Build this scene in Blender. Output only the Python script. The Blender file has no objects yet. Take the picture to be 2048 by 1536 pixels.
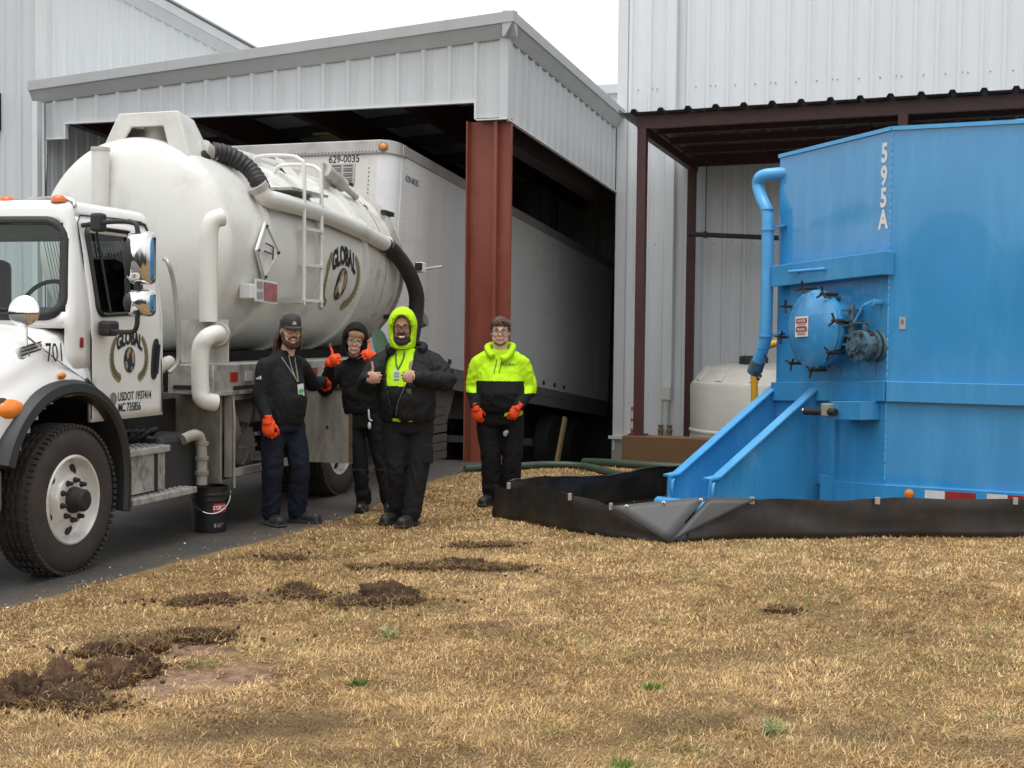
import bpy, bmesh, math, random
import numpy as np
from mathutils import Vector, Matrix, noise
R = math.radians
rnd = random.Random(7)
S = bpy.context.scene
COL = S.collection

# ------------------------------------------------------------------ camera, sky, sun, exposure
cam_d = bpy.data.cameras.new('camera')
cam_d.sensor_width = 36.0
cam_d.lens = 47.46
cam_d.clip_start = 0.05
cam_d.clip_end = 3000
cam = bpy.data.objects.new('camera', cam_d)
COL.objects.link(cam)
cam.matrix_world = Matrix.Translation((0, 0, 1.7)) @ Matrix.Rotation(R(90) - math.atan(108 / 2700), 4, 'X') @ Matrix.Rotation(0.011, 4, 'Z')
S.camera = cam

SUN_EL, SUN_AZ = R(78), R(200)          # azimuth clockwise from +Y
wd = bpy.data.worlds.new('World')
S.world = wd
wd.use_nodes = True
nt = wd.node_tree
nt.nodes.clear()
sky = nt.nodes.new('ShaderNodeTexSky')
sky.sky_type = 'NISHITA'
sky.sun_disc = False
sky.sun_elevation = SUN_EL
sky.sun_rotation = SUN_AZ
sky.air_density = 1.0
sky.dust_density = 3.0
sky.ozone_density = 1.0
hs = nt.nodes.new('ShaderNodeHueSaturation')      # overcast: the blue is lost in the cloud deck
hs.inputs['Saturation'].default_value = 0.07
bg = nt.nodes.new('ShaderNodeBackground')
bg.inputs['Strength'].default_value = 0.15
wo = nt.nodes.new('ShaderNodeOutputWorld')
nt.links.new(sky.outputs[0], hs.inputs['Color'])
nt.links.new(hs.outputs[0], bg.inputs['Color'])
nt.links.new(bg.outputs[0], wo.inputs['Surface'])
sl = bpy.data.lights.new('sun', 'SUN')
sl.energy = 0.5
sl.angle = R(40)
sl.color = (1.0, 0.97, 0.93)
so = bpy.data.objects.new('sun', sl)
COL.objects.link(so)
sd = Vector((math.sin(SUN_AZ) * math.cos(SUN_EL), math.cos(SUN_AZ) * math.cos(SUN_EL), math.sin(SUN_EL)))
so.rotation_euler = sd.to_track_quat('Z', 'Y').to_euler()
S.view_settings.view_transform = 'Standard'
S.view_settings.look = 'None'
S.view_settings.exposure = 0.9
S.view_settings.gamma = 1.0
S.cycles.max_bounces = 6
S.cycles.diffuse_bounces = 3
S.cycles.glossy_bounces = 3
S.cycles.use_denoising = True

# ------------------------------------------------------------------ materials
MATS = {}
def lin(c):
    return tuple(((x / 255) / 12.92 if x / 255 <= .04045 else ((x / 255 + .055) / 1.055) ** 2.4) for x in c)
def M(name, col, rough=.6, metal=0., var=.08, vs=3., bump=0., bs=60., dirt=None, dscale=(1.5, 1.5, 1.5), damt=.5, dlo=.5, dhi=.75, spec=.5, coat=0., streak=None, rvar=0.):
    """procedural paint / metal / cloth: base colour with mottling, optional dirt patches, fine relief"""
    if name in MATS:
        return MATS[name]
    m = bpy.data.materials.new(name)
    m.use_nodes = True
    t = m.node_tree
    N, L = t.nodes, t.links
    b = N['Principled BSDF']
    b.inputs['Roughness'].default_value = rough
    b.inputs['Metallic'].default_value = metal
    b.inputs['Specular IOR Level'].default_value = spec
    b.inputs['Coat Weight'].default_value = coat
    tc = N.new('ShaderNodeTexCoord')
    n1 = N.new('ShaderNodeTexNoise')
    n1.inputs['Scale'].default_value = vs
    n1.inputs['Detail'].default_value = 6
    n1.inputs['Roughness'].default_value = .62
    L.new(tc.outputs['Object'], n1.inputs['Vector'])
    if streak:
        mp = N.new('ShaderNodeMapping')
        mp.inputs['Scale'].default_value = streak
        L.new(tc.outputs['Object'], mp.inputs['Vector'])
        L.new(mp.outputs[0], n1.inputs['Vector'])
    mr = N.new('ShaderNodeMapRange')
    mr.inputs[1].default_value = .25
    mr.inputs[2].default_value = .75
    mr.inputs[3].default_value = 1 - var
    mr.inputs[4].default_value = 1 + var
    L.new(n1.outputs['Fac'], mr.inputs[0])
    mx = N.new('ShaderNodeMix')
    mx.data_type = 'RGBA'
    mx.blend_type = 'MULTIPLY'
    mx.inputs[0].default_value = 1
    mx.inputs[6].default_value = (*col, 1)
    L.new(mr.outputs[0], mx.inputs[7])
    out = mx.outputs[2]
    if dirt:
        mp2 = N.new('ShaderNodeMapping')
        mp2.inputs['Scale'].default_value = dscale
        L.new(tc.outputs['Object'], mp2.inputs['Vector'])
        n2 = N.new('ShaderNodeTexNoise')
        n2.inputs['Scale'].default_value = 1
        n2.inputs['Detail'].default_value = 8
        n2.inputs['Roughness'].default_value = .7
        L.new(mp2.outputs[0], n2.inputs['Vector'])
        r2 = N.new('ShaderNodeMapRange')
        r2.inputs[1].default_value = dlo
        r2.inputs[2].default_value = dhi
        r2.inputs[4].default_value = damt
        L.new(n2.outputs['Fac'], r2.inputs[0])
        m2 = N.new('ShaderNodeMix')
        m2.data_type = 'RGBA'
        m2.inputs[7].default_value = (*dirt, 1)
        L.new(r2.outputs[0], m2.inputs[0])
        L.new(out, m2.inputs[6])
        out = m2.outputs[2]
    L.new(out, b.inputs['Base Color'])
    if rvar:
        rr = N.new('ShaderNodeMapRange')
        rr.inputs[3].default_value = rough - rvar
        rr.inputs[4].default_value = rough + rvar
        L.new(n1.outputs['Fac'], rr.inputs[0])
        L.new(rr.outputs[0], b.inputs['Roughness'])
    if bump:
        n3 = N.new('ShaderNodeTexNoise')
        n3.inputs['Scale'].default_value = bs
        n3.inputs['Detail'].default_value = 4
        L.new(tc.outputs['Object'], n3.inputs['Vector'])
        bp = N.new('ShaderNodeBump')
        bp.inputs['Strength'].default_value = bump
        bp.inputs['Distance'].default_value = .01
        L.new(n3.outputs['Fac'], bp.inputs['Height'])
        L.new(bp.outputs[0], b.inputs['Normal'])
    MATS[name] = m
    return m

# ------------------------------------------------------------------ mesh helpers
def V(*a):
    return Vector(a[0] if len(a) == 1 else a)
class MB:
    def __init__(s):
        s.v, s.f, s.m = [], [], []
    def add(s, vs, fs, m=0):
        o = len(s.v)
        s.v += [tuple(p) for p in vs]
        s.f += [tuple(i + o for i in q) for q in fs]
        s.m += [m] * len(fs)
        return s
    def boxb(s, x0, x1, y0, y1, z0, z1, m=0):
        vs = [(x, y, z) for z in (z0, z1) for y in (y0, y1) for x in (x0, x1)]
        return s.add(vs, [(0, 2, 3, 1), (4, 5, 7, 6), (0, 1, 5, 4), (2, 6, 7, 3), (0, 4, 6, 2), (1, 3, 7, 5)], m)
    def box(s, c, size, rot=None, m=0):
        hx, hy, hz = (q / 2 for q in size)
        o = len(s.v)
        s.boxb(-hx, hx, -hy, hy, -hz, hz, m)
        for i in range(o, len(s.v)):
            p = V(s.v[i])
            if rot is not None:
                p = rot @ p
            s.v[i] = tuple(p + V(c))
        return s
    def bar(s, p0, p1, w, h, up=(0, 0, 1), m=0):
        """rectangular bar from p0 to p1, w sideways, h along up"""
        p0, p1 = V(p0), V(p1)
        d = (p1 - p0).normalized()
        sx = d.cross(V(up))
        sx = sx.normalized() if sx.length > 1e-6 else V((1, 0, 0))
        u = sx.cross(d).normalized()
        vs = [p + sx * a * w / 2 + u * b * h / 2 for p in (p0, p1) for a, b in ((-1, -1), (1, -1), (1, 1), (-1, 1))]
        return s.add(vs, [(0, 1, 2, 3), (7, 6, 5, 4), (0, 4, 5, 1), (1, 5, 6, 2), (2, 6, 7, 3), (3, 7, 4, 0)], m)
    def loft(s, rings, cap=True, closed=True, m=0):
        o = len(s.v)
        n = len(rings[0])
        for r in rings:
            s.v += [tuple(p) for p in r]
        k = n if closed else n - 1
        for i in range(len(rings) - 1):
            for j in range(k):
                a, b2 = o + i * n + j, o + i * n + (j + 1) % n
                s.f.append((a, b2, b2 + n, a + n))
                s.m.append(m)
        if cap and closed:
            s.f.append(tuple(o + j for j in range(n))[::-1])
            s.f.append(tuple(o + (len(rings) - 1) * n + j for j in range(n)))
            s.m += [m, m]
        return s
    def tube(s, pts, r, n=10, cap=True, m=0, flat=1.0, up=None):
        pts = [V(p) for p in pts]
        rs = r if isinstance(r, (list, tuple)) else [r] * len(pts)
        rings = []
        t0 = (pts[1] - pts[0]).normalized()
        u = V(up) if up is not None else (V((0, 0, 1)) if abs(t0.z) < .9 else V((1, 0, 0)))
        u = (u - t0 * u.dot(t0)).normalized()
        for i, p in enumerate(pts):
            a = pts[min(i + 1, len(pts) - 1)] - pts[max(i - 1, 0)]
            t = a.normalized()
            u = (u - t * u.dot(t)).normalized()
            w = t.cross(u)
            rings.append([p + (u * math.cos(2 * math.pi * j / n) * flat + w * math.sin(2 * math.pi * j / n)) * rs[i] for j in range(n)])
        return s.loft(rings, cap, True, m)
    def cyl(s, p0, p1, r0, r1=None, n=16, cap=True, m=0):
        return s.tube([p0, p1], [r0, r0 if r1 is None else r1], n, cap, m)
    def lathe(s, prof, c, axis=(0, 0, 1), n=24, m=0, cap=True, ref=None):
        """prof: (radius, distance along axis)"""
        ax = V(axis).normalized()
        u = V(ref) if ref is not None else (V((1, 0, 0)) if abs(ax.x) < .9 else V((0, 1, 0)))
        u = (u - ax * u.dot(ax)).normalized()
        w = ax.cross(u)
        rings = [[V(c) + ax * h + (u * math.cos(2 * math.pi * j / n) + w * math.sin(2 * math.pi * j / n)) * max(r, 1e-4) for j in range(n)] for r, h in prof]
        return s.loft(rings, cap, True, m)
    def prism(s, poly, f, h0, h1, m=0):
        """poly: 2d points; f(a,b,h) -> 3d"""
        n = len(poly)
        vs = [f(a, b, h0) for a, b in poly] + [f(a, b, h1) for a, b in poly]
        fs = [tuple(range(n))[::-1], tuple(range(n, 2 * n))] + [(i, (i + 1) % n, (i + 1) % n + n, i + n) for i in range(n)]
        return s.add(vs, fs, m)
    def ell(s, c, r, n=14, k=9, rot=None, m=0):
        rings = []
        for i in range(k + 1):
            th = math.pi * i / k
            ring = []
            for j in range(n):
                ph = 2 * math.pi * j / n
                p = V((r[0] * math.sin(th) * math.cos(ph), r[1] * math.sin(th) * math.sin(ph), -r[2] * math.cos(th)))
                if i in (0, k):
                    p = V((1e-4 * math.cos(ph), 1e-4 * math.sin(ph), p.z))
                if rot is not None:
                    p = rot @ p
                ring.append(p + V(c))
            rings.append(ring)
        return s.loft(rings, True, True, m)
    def mesh(s, name, smooth=None):
        me = bpy.data.meshes.new(name)
        me.from_pydata(s.v, [], s.f)
        bm = bmesh.new()
        bm.from_mesh(me)
        bmesh.ops.recalc_face_normals(bm, faces=bm.faces)
        bm.to_mesh(me)
        bm.free()
        if any(s.m):
            me.polygons.foreach_set('material_index', s.m)
        if smooth:
            me.polygons.foreach_set('use_smooth', [True] * len(me.polygons))
            me.set_sharp_from_angle(angle=R(smooth))
        return me
    def build(s, name, mat, parent=None, smooth=None, bevel=0, label=None, kind=None):
        me = s.mesh(name, smooth)
        return put(name, me, mat, parent, bevel, label, kind)
def put(name, me, mat, parent=None, bevel=0, label=None, kind=None):
    for q in (mat if isinstance(mat, (list, tuple)) else [mat]):
        if len(me.materials) < 8:
            me.materials.append(q)
    o = bpy.data.objects.new(name, me)
    COL.objects.link(o)
    if parent is not None:
        o.parent = parent
    if bevel:
        bv = o.modifiers.new('bevel', 'BEVEL')
        bv.width = bevel
        bv.segments = 2
        bv.limit_method = 'ANGLE'
        bv.angle_limit = R(40)
    if label:
        o['label'] = label
    if kind:
        o['kind'] = kind
    return o
def share(o, parent=None, loc=None, rot=None, scale=None):
    c = o.copy()
    COL.objects.link(c)
    if parent is not None:
        c.parent = parent
    if loc is not None:
        c.location = loc
    if rot is not None:
        c.rotation_euler = rot
    if scale is not None:
        c.scale = scale
    return c
def thing(name, label, cat, loc=(0, 0, 0), rotz=0., group=None):
    o = bpy.data.objects.new(name, None)
    o.empty_display_size = .2
    COL.objects.link(o)
    o.location = loc
    o.rotation_euler = (0, 0, rotz)
    return tag(o, label, cat, group)
def tag(o, label, cat, group=None):
    o['label'] = label
    o['category'] = cat
    if group:
        o['group'] = group
    return o
def catmull(pts, k=6):
    pts = [V(p) for p in pts]
    out = []
    for i in range(len(pts) - 1):
        p0, p1, p2, p3 = pts[max(i - 1, 0)], pts[i], pts[i + 1], pts[min(i + 2, len(pts) - 1)]
        for j in range(k):
            t = j / k
            out.append(.5 * ((2 * p1) + (p2 - p0) * t + (2 * p0 - 5 * p1 + 4 * p2 - p3) * t * t + (3 * p1 - p0 - 3 * p2 + p3) * t ** 3))
    out.append(pts[-1])
    return out
def text_data(txt, size=1., bold=.0):
    """outline text as flat triangles: (verts2d, faces), centred on x, base line at 0, cap height = size"""
    cu = bpy.data.curves.new('lettering', 'FONT')
    cu.body = txt
    cu.size = 1
    cu.offset = bold
    cu.align_x = 'CENTER'
    cu.resolution_u = 3
    o = bpy.data.objects.new('lettering', cu)
    COL.objects.link(o)
    bpy.context.view_layer.update()
    me = bpy.data.meshes.new_from_object(o.evaluated_get(bpy.context.evaluated_depsgraph_get()))
    k = size / .70
    vs = [(v.co.x * k, v.co.y * k) for v in me.vertices]
    fs = [tuple(p.vertices) for p in me.polygons]
    bpy.data.objects.remove(o)
    bpy.data.curves.remove(cu)
    bpy.data.meshes.remove(me)
    return vs, fs
def lettering(txt, size, f, mat, parent, name='lettering', bold=.01, sx=1., label=None):
    """f(a,b)->3d on the lettered surface"""
    vs, fs = text_data(txt, size, bold)
    mb = MB().add([f(a * sx, b) for a, b in vs], fs)
    me = bpy.data.meshes.new(name)
    me.from_pydata(mb.v, [], mb.f)
    return put(name, me, mat, parent, 0, label)
def fnoise(p, s=1., o=3):
    return noise.fractal(V(p) * s, 1., 2., o)
def remesh(mb, voxel, smooth=4, fac=.5):
    """fuse overlapping closed pieces into one continuous skin"""
    me = bpy.data.meshes.new('raw')
    me.from_pydata(mb.v, [], mb.f)
    bm = bmesh.new()
    bm.from_mesh(me)
    bmesh.ops.recalc_face_normals(bm, faces=bm.faces)
    bm.to_mesh(me)
    bm.free()
    o = bpy.data.objects.new('raw', me)
    COL.objects.link(o)
    r = o.modifiers.new('r', 'REMESH')
    r.mode = 'VOXEL'
    r.voxel_size = voxel
    r.use_smooth_shade = True
    if smooth:
        q = o.modifiers.new('s', 'SMOOTH')
        q.iterations = smooth
        q.factor = fac
    bpy.context.view_layer.update()
    out = bpy.data.meshes.new_from_object(o.evaluated_get(bpy.context.evaluated_depsgraph_get()))
    bpy.data.objects.remove(o)
    bpy.data.meshes.remove(me)
    out.polygons.foreach_set('use_smooth', [True] * len(out.polygons))
    return out
# ------------------------------------------------------------------ places
BA = R(-20.5)
BK = V((-0.12, 17.0, 0))                      # near corner of the loading canopy
def bw(x, y, z=0.):                           # building axes -> world
    return BK + V((math.cos(BA), math.sin(BA), 0)) * x + V((-math.sin(BA), math.cos(BA), 0)) * y + V((0, 0, z))
def binv(x, y):
    dx, dy = x - BK.x, y - BK.y
    return dx * math.cos(BA) + dy * math.sin(BA), -dx * math.sin(BA) + dy * math.cos(BA)
def sstep(a, b, x):
    t = min(1, max(0, (x - a) / (b - a)))
    return t * t * (3 - 2 * t)
def gz(x, y):
    """ground height: flat lawn and drive, falling into the dock well under the canopy"""
    X, Y = binv(x, y)
    drop = -.105 * min(max(Y - .2, 0), 9.5)
    k = 1 - sstep(.2, 1.3, X)
    side = -.12 * sstep(-.5, 2.5, Y)
    z = drop * k + side * (1 - k)
    z *= sstep(-12, -7, X) if X < -7 else 1
    return z + .012 * fnoise((x, y, 0), .8) * (1 - sstep(20, 40, y))
EDGE = [(2.0, -4.6), (5.0, -3.75), (7.91, -3.01), (8.36, -2.87), (9.56, -2.46), (11.15, -1.75), (12.52, -1.36), (14.9, -.95), (16.3, -.5), (16.6, -.08), (17.6, .42), (19.5, 1.15), (22.2, 2.1), (26.5, 3.7), (34, 6.4)]
def edge(y):
    for (y0, x0), (y1, x1) in zip(EDGE, EDGE[1:]):
        if y <= y1:
            e = x0 + (x1 - x0) * (y - y0) / (y1 - y0)
            return e + .07 * noise.noise((0, y * 1.7, 3)) + .035 * noise.noise((0, y * 7, 9))
    return EDGE[-1][1]

# turf torn up by the machines: x, y, half length, half width, yaw, weight
BARE = [(-1.55, 6.50, .52, .30, .25, 1.), (-1.75, 7.05, .34, .17, .3, 1.), (-1.75, 8.12, .3, .1, .3, .45), (-2.6, 7.2, .5, .18, .2, .35), (-1.3, 6.1, .35, .2, .2, .5)]
DARK = [(-.98, 5.71, .38, .2, .3, 0.54), (-1.25, 5.55, .25, .1, .2, 0.30), (1.66, 8.2, .14, .1, 0, 0.60), (2.06, 8.15, .35, .2, .1, 0.36), (2.3, 7.6, .3, .16, .1, 0.24), (.79, 5.82, .3, .16, .2, 0.42), (1.5, 5.7, .22, .16, .1, 0.51), (-.1, 7.7, .25, .1, .1, 0.42), (-.8, 8.3, .5, .22, .1, 0.42), (-.46, 9.5, .6, .2, .1, 0.42), (-1.4, 8.5, .4, .2, .2, 0.30), (-1.7, 9.86, .4, .14, .1, 0.36), (-1.9, 7.35, .4, .12, .2, 0.48), (-2.2, 6.2, .4, .25, .2, 0.30), (-1.0, 9.5, .3, .12, .1, 0.36), (-.4, 5.3, .5, .12, .1, 0.30), (2.6, 6.3, .3, .12, .1, 0.21), (-.6, 6.35, .2, .1, .1, 0.30), (2.0, 5.5, .3, .12, 0, 0.30), (-1.9, 5.4, .3, .14, .2, 0.24), (1.2, 7.0, .4, .15, .1, 0.18), (-.2, 10.5, .35, .1, .1, 0.36), (2.7, 5.9, .3, .1, .2, 0.24)]
GREEN = [(.67, 6.33, .07, .05, 0, .6), (-.72, 6.38, .06, .04, 0, .6), (-.66, 7.4, .09, .06, 0, .6), (.45, 5.23, .12, .06, 0, .8), (1.11, 5.65, .06, .05, 0, .6), (-1.55, 6.75, .1, .06, 0, .7), (-1.95, 6.0, .12, .08, 0, .7), (.25, 7.3, .25, .12, 0, .25), (2.9, 7.7, .4, .15, 0, .2), (.15, 5.7, .15, .1, 0, .3), (2.4, 6.9, .3, .2, 0, .15)]
def field(lst, x, y):
    t = 0.
    for px, py, a, b, w, k in lst:
        dx, dy = x - px, y - py
        if abs(dx) > a * 2 or abs(dy) > a * 2:
            continue
        c, s_ = math.cos(w), math.sin(w)
        d = ((dx * c + dy * s_) / a) ** 2 + ((-dx * s_ + dy * c) / b) ** 2
        d *= 1 + .9 * noise.noise((x * 7, y * 7, 1)) + .5 * noise.noise((x * 21, y * 21, 5))
        if d < 2:
            t = max(t, k * (1 - sstep(.45, 1.5, d)))
    return t

# ground sheet
gx = np.concatenate([np.array([-600, -300, -150, -80, -45, -28, -18, -12, -9, -7, -6]), np.arange(-5, 7.01, .1), np.array([7.5, 8, 9, 10, 12, 15, 20, 30, 50, 90, 160, 300, 600])])
gy = np.concatenate([np.array([-600, -300, -150, -80, -45, -25, -14, -8, -4, -1, 1, 2.5, 3.5]), np.arange(4.2, 14.01, .1), np.arange(14.25, 30, .25), np.array([31, 33, 36, 40, 50, 70, 110, 180, 300, 600, 1200])])
gv, ga = [], []
for y in gy:
    for x in gx:
        z = gz(x, y)
        near = 4 < y < 12.5 and -5.2 < x < 7
        b = field(BARE, x, y) if near else 0.
        z -= .035 * b
        gv.append((x, y, z))
        ga.append((b, field(DARK, x, y) if near else 0., 0, 1))
nx = len(gx)
gf = [(j * nx + i, j * nx + i + 1, (j + 1) * nx + i + 1, (j + 1) * nx + i) for j in range(len(gy) - 1) for i in range(nx - 1)]
me = bpy.data.meshes.new('lawn')
me.from_pydata(gv, [], gf)
ca = me.color_attributes.new('wear', 'FLOAT_COLOR', 'POINT')
ca.data.foreach_set('color', np.array(ga, dtype=np.float32).ravel())
me.polygons.foreach_set('use_smooth', [True] * len(me.polygons))
m_soil = bpy.data.materials.new('thatch and soil')
m_soil.use_nodes = True
t = m_soil.node_tree
N, L = t.nodes, t.links
b = N['Principled BSDF']
b.inputs['Roughness'].default_value = .95
b.inputs['Specular IOR Level'].default_value = .15
at = N.new('ShaderNodeAttribute')
at.attribute_name = 'wear'
sp = N.new('ShaderNodeSeparateColor')
L.new(at.outputs['Color'], sp.inputs[0])
gp = N.new('ShaderNodeNewGeometry')
n1 = N.new('ShaderNodeTexNoise')
n1.inputs['Scale'].default_value = 2.2
n1.inputs['Detail'].default_value = 9
n1.inputs['Roughness'].default_value = .75
L.new(gp.outputs['Position'], n1.inputs['Vector'])
cr = N.new('ShaderNodeValToRGB')
cr.color_ramp.elements[0].position = .3
cr.color_ramp.elements[0].color = (.10, .062, .03, 1)
cr.color_ramp.elements[1].position = .72
cr.color_ramp.elements[1].color = (.30, .205, .095, 1)
L.new(n1.outputs['Fac'], cr.inputs[0])
n2 = N.new('ShaderNodeTexNoise')
n2.inputs['Scale'].default_value = 14
n2.inputs['Detail'].default_value = 8
L.new(gp.outputs['Position'], n2.inputs['Vector'])
cl = N.new('ShaderNodeValToRGB')
cl.color_ramp.elements[0].position = .3
cl.color_ramp.elements[0].color = (.115, .068, .046, 1)
cl.color_ramp.elements[1].position = .7
cl.color_ramp.elements[1].color = (.31, .205, .14, 1)
L.new(n2.outputs['Fac'], cl.inputs[0])
dk = N.new('ShaderNodeMix')
dk.data_type = 'RGBA'
dk.inputs[7].default_value = (.05, .03, .02, 1)
L.new(sp.outputs['Green'], dk.inputs[0])
L.new(cr.outputs[0], dk.inputs[6])
bx = N.new('ShaderNodeMix')
bx.data_type = 'RGBA'
L.new(sp.outputs['Red'], bx.inputs[0])
L.new(dk.outputs[2], bx.inputs[6])
L.new(cl.outputs[0], bx.inputs[7])
L.new(bx.outputs[2], b.inputs['Base Color'])
bp = N.new('ShaderNodeBump')
bp.inputs['Strength'].default_value = .9
bp.inputs['Distance'].default_value = .03
L.new(n2.outputs['Fac'], bp.inputs['Height'])
L.new(bp.outputs[0], b.inputs['Normal'])
o = put('ground', me, m_soil, kind='structure')
o['label'] = 'brown soil and dead thatch of the sloping lawn'

# asphalt drive
m_asph = M('wet asphalt', (.060, .056, .051), rough=.5, var=.7, vs=70, bump=.8, bs=110, dirt=(.125, .09, .062), dscale=(.9, .9, .9), damt=.7, dlo=.47, dhi=.72)
dy = np.concatenate([np.array([-30, -10, 0]), np.arange(2, 30, .2)])
nxs = 36
vs = []
for y in dy:
    e = edge(max(y, 2.0)) - (0 if y >= 2 else (2 - y) * .28)
    for i in range(nxs):
        x = e - 42 * (i / (nxs - 1)) ** 2.2
        vs.append((x, y, gz(x, y) + .008 - (.03 if i == 0 else 0)))
fs = [(j * nxs + i, (j + 1) * nxs + i, (j + 1) * nxs + i + 1, j * nxs + i + 1) for j in range(len(dy) - 1) for i in range(nxs - 1)]
me = bpy.data.meshes.new('driveway')
me.from_pydata(vs, [], fs)
me.polygons.foreach_set('use_smooth', [True] * len(me.polygons))
o = put('driveway', me, m_asph, kind='structure')
o['label'] = 'dark wet asphalt drive running into the dock bay'

# ------------------------------------------------------------------ ribbed steel buildings
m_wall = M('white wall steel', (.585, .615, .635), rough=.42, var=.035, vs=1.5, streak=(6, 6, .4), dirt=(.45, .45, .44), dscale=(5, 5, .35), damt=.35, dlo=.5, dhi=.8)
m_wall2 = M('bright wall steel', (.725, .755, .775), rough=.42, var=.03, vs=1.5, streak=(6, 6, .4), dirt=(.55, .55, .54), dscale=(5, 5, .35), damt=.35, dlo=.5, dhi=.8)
m_canopyw = M('canopy wall steel', (.545, .57, .585), rough=.42, var=.04, vs=1.5, streak=(6, 6, .4), dirt=(.40, .40, .39), dscale=(5, 5, .35), damt=.4, dlo=.5, dhi=.8)
m_trim = M('trim steel', (.42, .435, .44), rough=.4, var=.05, dirt=(.30, .295, .28), dscale=(2, 2, 2), damt=.35)
m_trimw = M('white trim steel', (.665, .69, .70), rough=.4, var=.04, dirt=(.5, .5, .48), dscale=(3, 3, 1), damt=.3)
m_red = M('red oxide steel', (.225, .056, .032), rough=.5, var=.12, vs=4, dirt=(.30, .10, .06), dscale=(6, 6, 1.2), damt=.6)
m_redd = M('dark red oxide steel', (.062, .020, .017), rough=.5, var=.12, vs=4, dirt=(.095, .035, .03), dscale=(6, 6, 1.2), damt=.5)
m_redk = M('shade-darkened red steel', (.035, .012, .010), rough=.6, var=.2)  # red frame steel with the shade under the canopy put into its colour
m_dark = M('dark steel', (.03, .03, .032), rough=.55, var=.2)
m_conc = M('concrete', (.36, .35, .33), rough=.9, var=.15, vs=6, bump=.3, bs=90, dirt=(.2, .19, .17), damt=.5)
m_screw = M('screw heads', (.2, .2, .2), rough=.4, metal=.6)

def rib_profile(x0, x1, sp, h, minor=True):
    pr = [(x0, 0.)]
    n = max(1, int(round((x1 - x0) / sp)))
    for i in range(n):
        c = x0 + sp * (i + .5)
        for dx, q in ((-.5 * sp + .07, 0), (-.036 - .012, 0), (-.02, h), (.02, h), (.036 + .012, 0)):
            x = c + dx
            if x0 < x < x1:
                pr.append((x, q))
        if minor:
            for mm in (.23, .33):
                xx = c + mm * sp
                for dx, q in ((-.012, 0), (0, h * .22), (.012, 0)):
                    if x0 < xx + dx < x1:
                        pr.append((xx + dx, q))
    pr.append((x1, 0.))
    pr.sort()
    return pr
def rib_wall(parent, mat, org, d, out, length, zb, zt, sp=.305, per=3, h=.03, name='panel', minor=True, start=0.):
    """ribbed sheets side by side, each its own sheet with a lapped edge"""
    org, d, out = V(org), V(d), V(out)
    zb_ = zb if callable(zb) else (lambda x: zb)
    zt_ = zt if callable(zt) else (lambda x: zt)
    x, k, first = start, 0, None
    flat = not callable(zb) and not callable(zt)
    while x < length - .02:
        x1 = min(x + per * sp, length)
        full = abs(x1 - x - per * sp) < 1e-6
        off = .0015 * (k % 2)
        if first is not None and flat and full:
            share(first, parent, loc=d * x + out * off)
        else:
            base = 0 if flat else x
            pr = rib_profile(0., x1 - x, sp, h, minor)
            mb = MB()
            bot = [org + d * (base + px) + out * (q + (0 if flat else off)) + V((0, 0, zb_(x + px))) for px, q in pr]
            top = [org + d * (base + px) + out * (q + (0 if flat else off)) + V((0, 0, zt_(x + px))) for px, q in pr]
            mb.loft([bot, top], cap=False, closed=False)
            o = mb.build(name, mat, parent)
            if flat:
                o.location = d * x + out * off
                if full and first is None:
                    first = o
        x, k = x1, k + 1

# --- loading canopy
can = thing('loading_canopy', 'grey ribbed steel canopy over the dock bay with a red corner column', 'canopy', BK, BA)
CX0, CY1 = -7.06, 4.95
ftop = lambda x: 4.88 + (5.33 - 4.88) * ((x + 7.06) / 7.06)
rib_wall(can, m_canopyw, (CX0, 0, 0), (1, 0, 0), (0, -1, 0), 7.06 - .05, lambda x: 4.36 if (x < .36 or x > 6.68) else 4.575, lambda x: ftop(CX0 + x) + .02, sp=.36, per=3)
rib_wall(can, m_canopyw, (0, 0, 0), (0, 1, 0), (1, 0, 0), CY1, lambda y: 4.33 - .086 * y, lambda y: 5.36 - .086 * y, sp=.275, per=3)
# sculpted eave fascia: upper cap and a lower sloping band, front and side
def eave(p0, p1, out, nm):
    p0, p1, out = V(p0), V(p1), V(out)
    sec = [(.0, .0), (.03, .0), (.05, .03), (.13, .16), (.155, .165), (.155, .295), (.14, .30), (0, .31)]
    mb = MB()
    n = 4
    rings = []
    for i in range(n + 1):
        p = p0.lerp(p1, i / n)
        rings.append([p + out * a + V((0, 0, b2)) for a, b2 in sec])
    mb.loft(rings)
    mb.build(nm, m_trim, can)
eave((CX0 - .17, -.004, 4.87), (.15, -.004, 5.34), (0, -1, 0), 'eave_fascia')
eave((.004, -.15, 5.335), (.004, CY1 + .25, 5.335 - .086 * (CY1 + .4)), (1, 0, 0), 'eave_fascia')
for sx, z in ((-4.9, 0), (-2.4, 0), (-.75, 0)):
    zz = 4.87 + .47 * (sx + 7.23) / 7.38
    MB().boxb(sx, sx + .012, -.163, -.150, zz + .16, zz + .30).build('fascia_joint', m_trim, can)
MB().boxb(-.07, .012, -.035, -.0, 4.345, 5.34).boxb(-.0, .04, -.034, .07, 4.335, 5.34).build('corner_trim', m_canopyw, can)
tr = MB()
tr.boxb(CX0 + .36, -.38, -.04, .03, 4.552, 4.577).boxb(-.405, -.38, -.041, .028, 4.345, 4.55).boxb(-.38, .04, -.042, .03, 4.328, 4.344)
tr.boxb(CX0 + .36, CX0 + .385, -.041, .028, 4.362, 4.55).boxb(CX0, CX0 + .386, -.042, .03, 4.345, 4.361)
tr.bar((.03, .03, 4.325), (.03, CY1, 4.325 - .086 * CY1), .05, .02)
tr.build('opening_trim', m_trimw, can)
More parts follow.
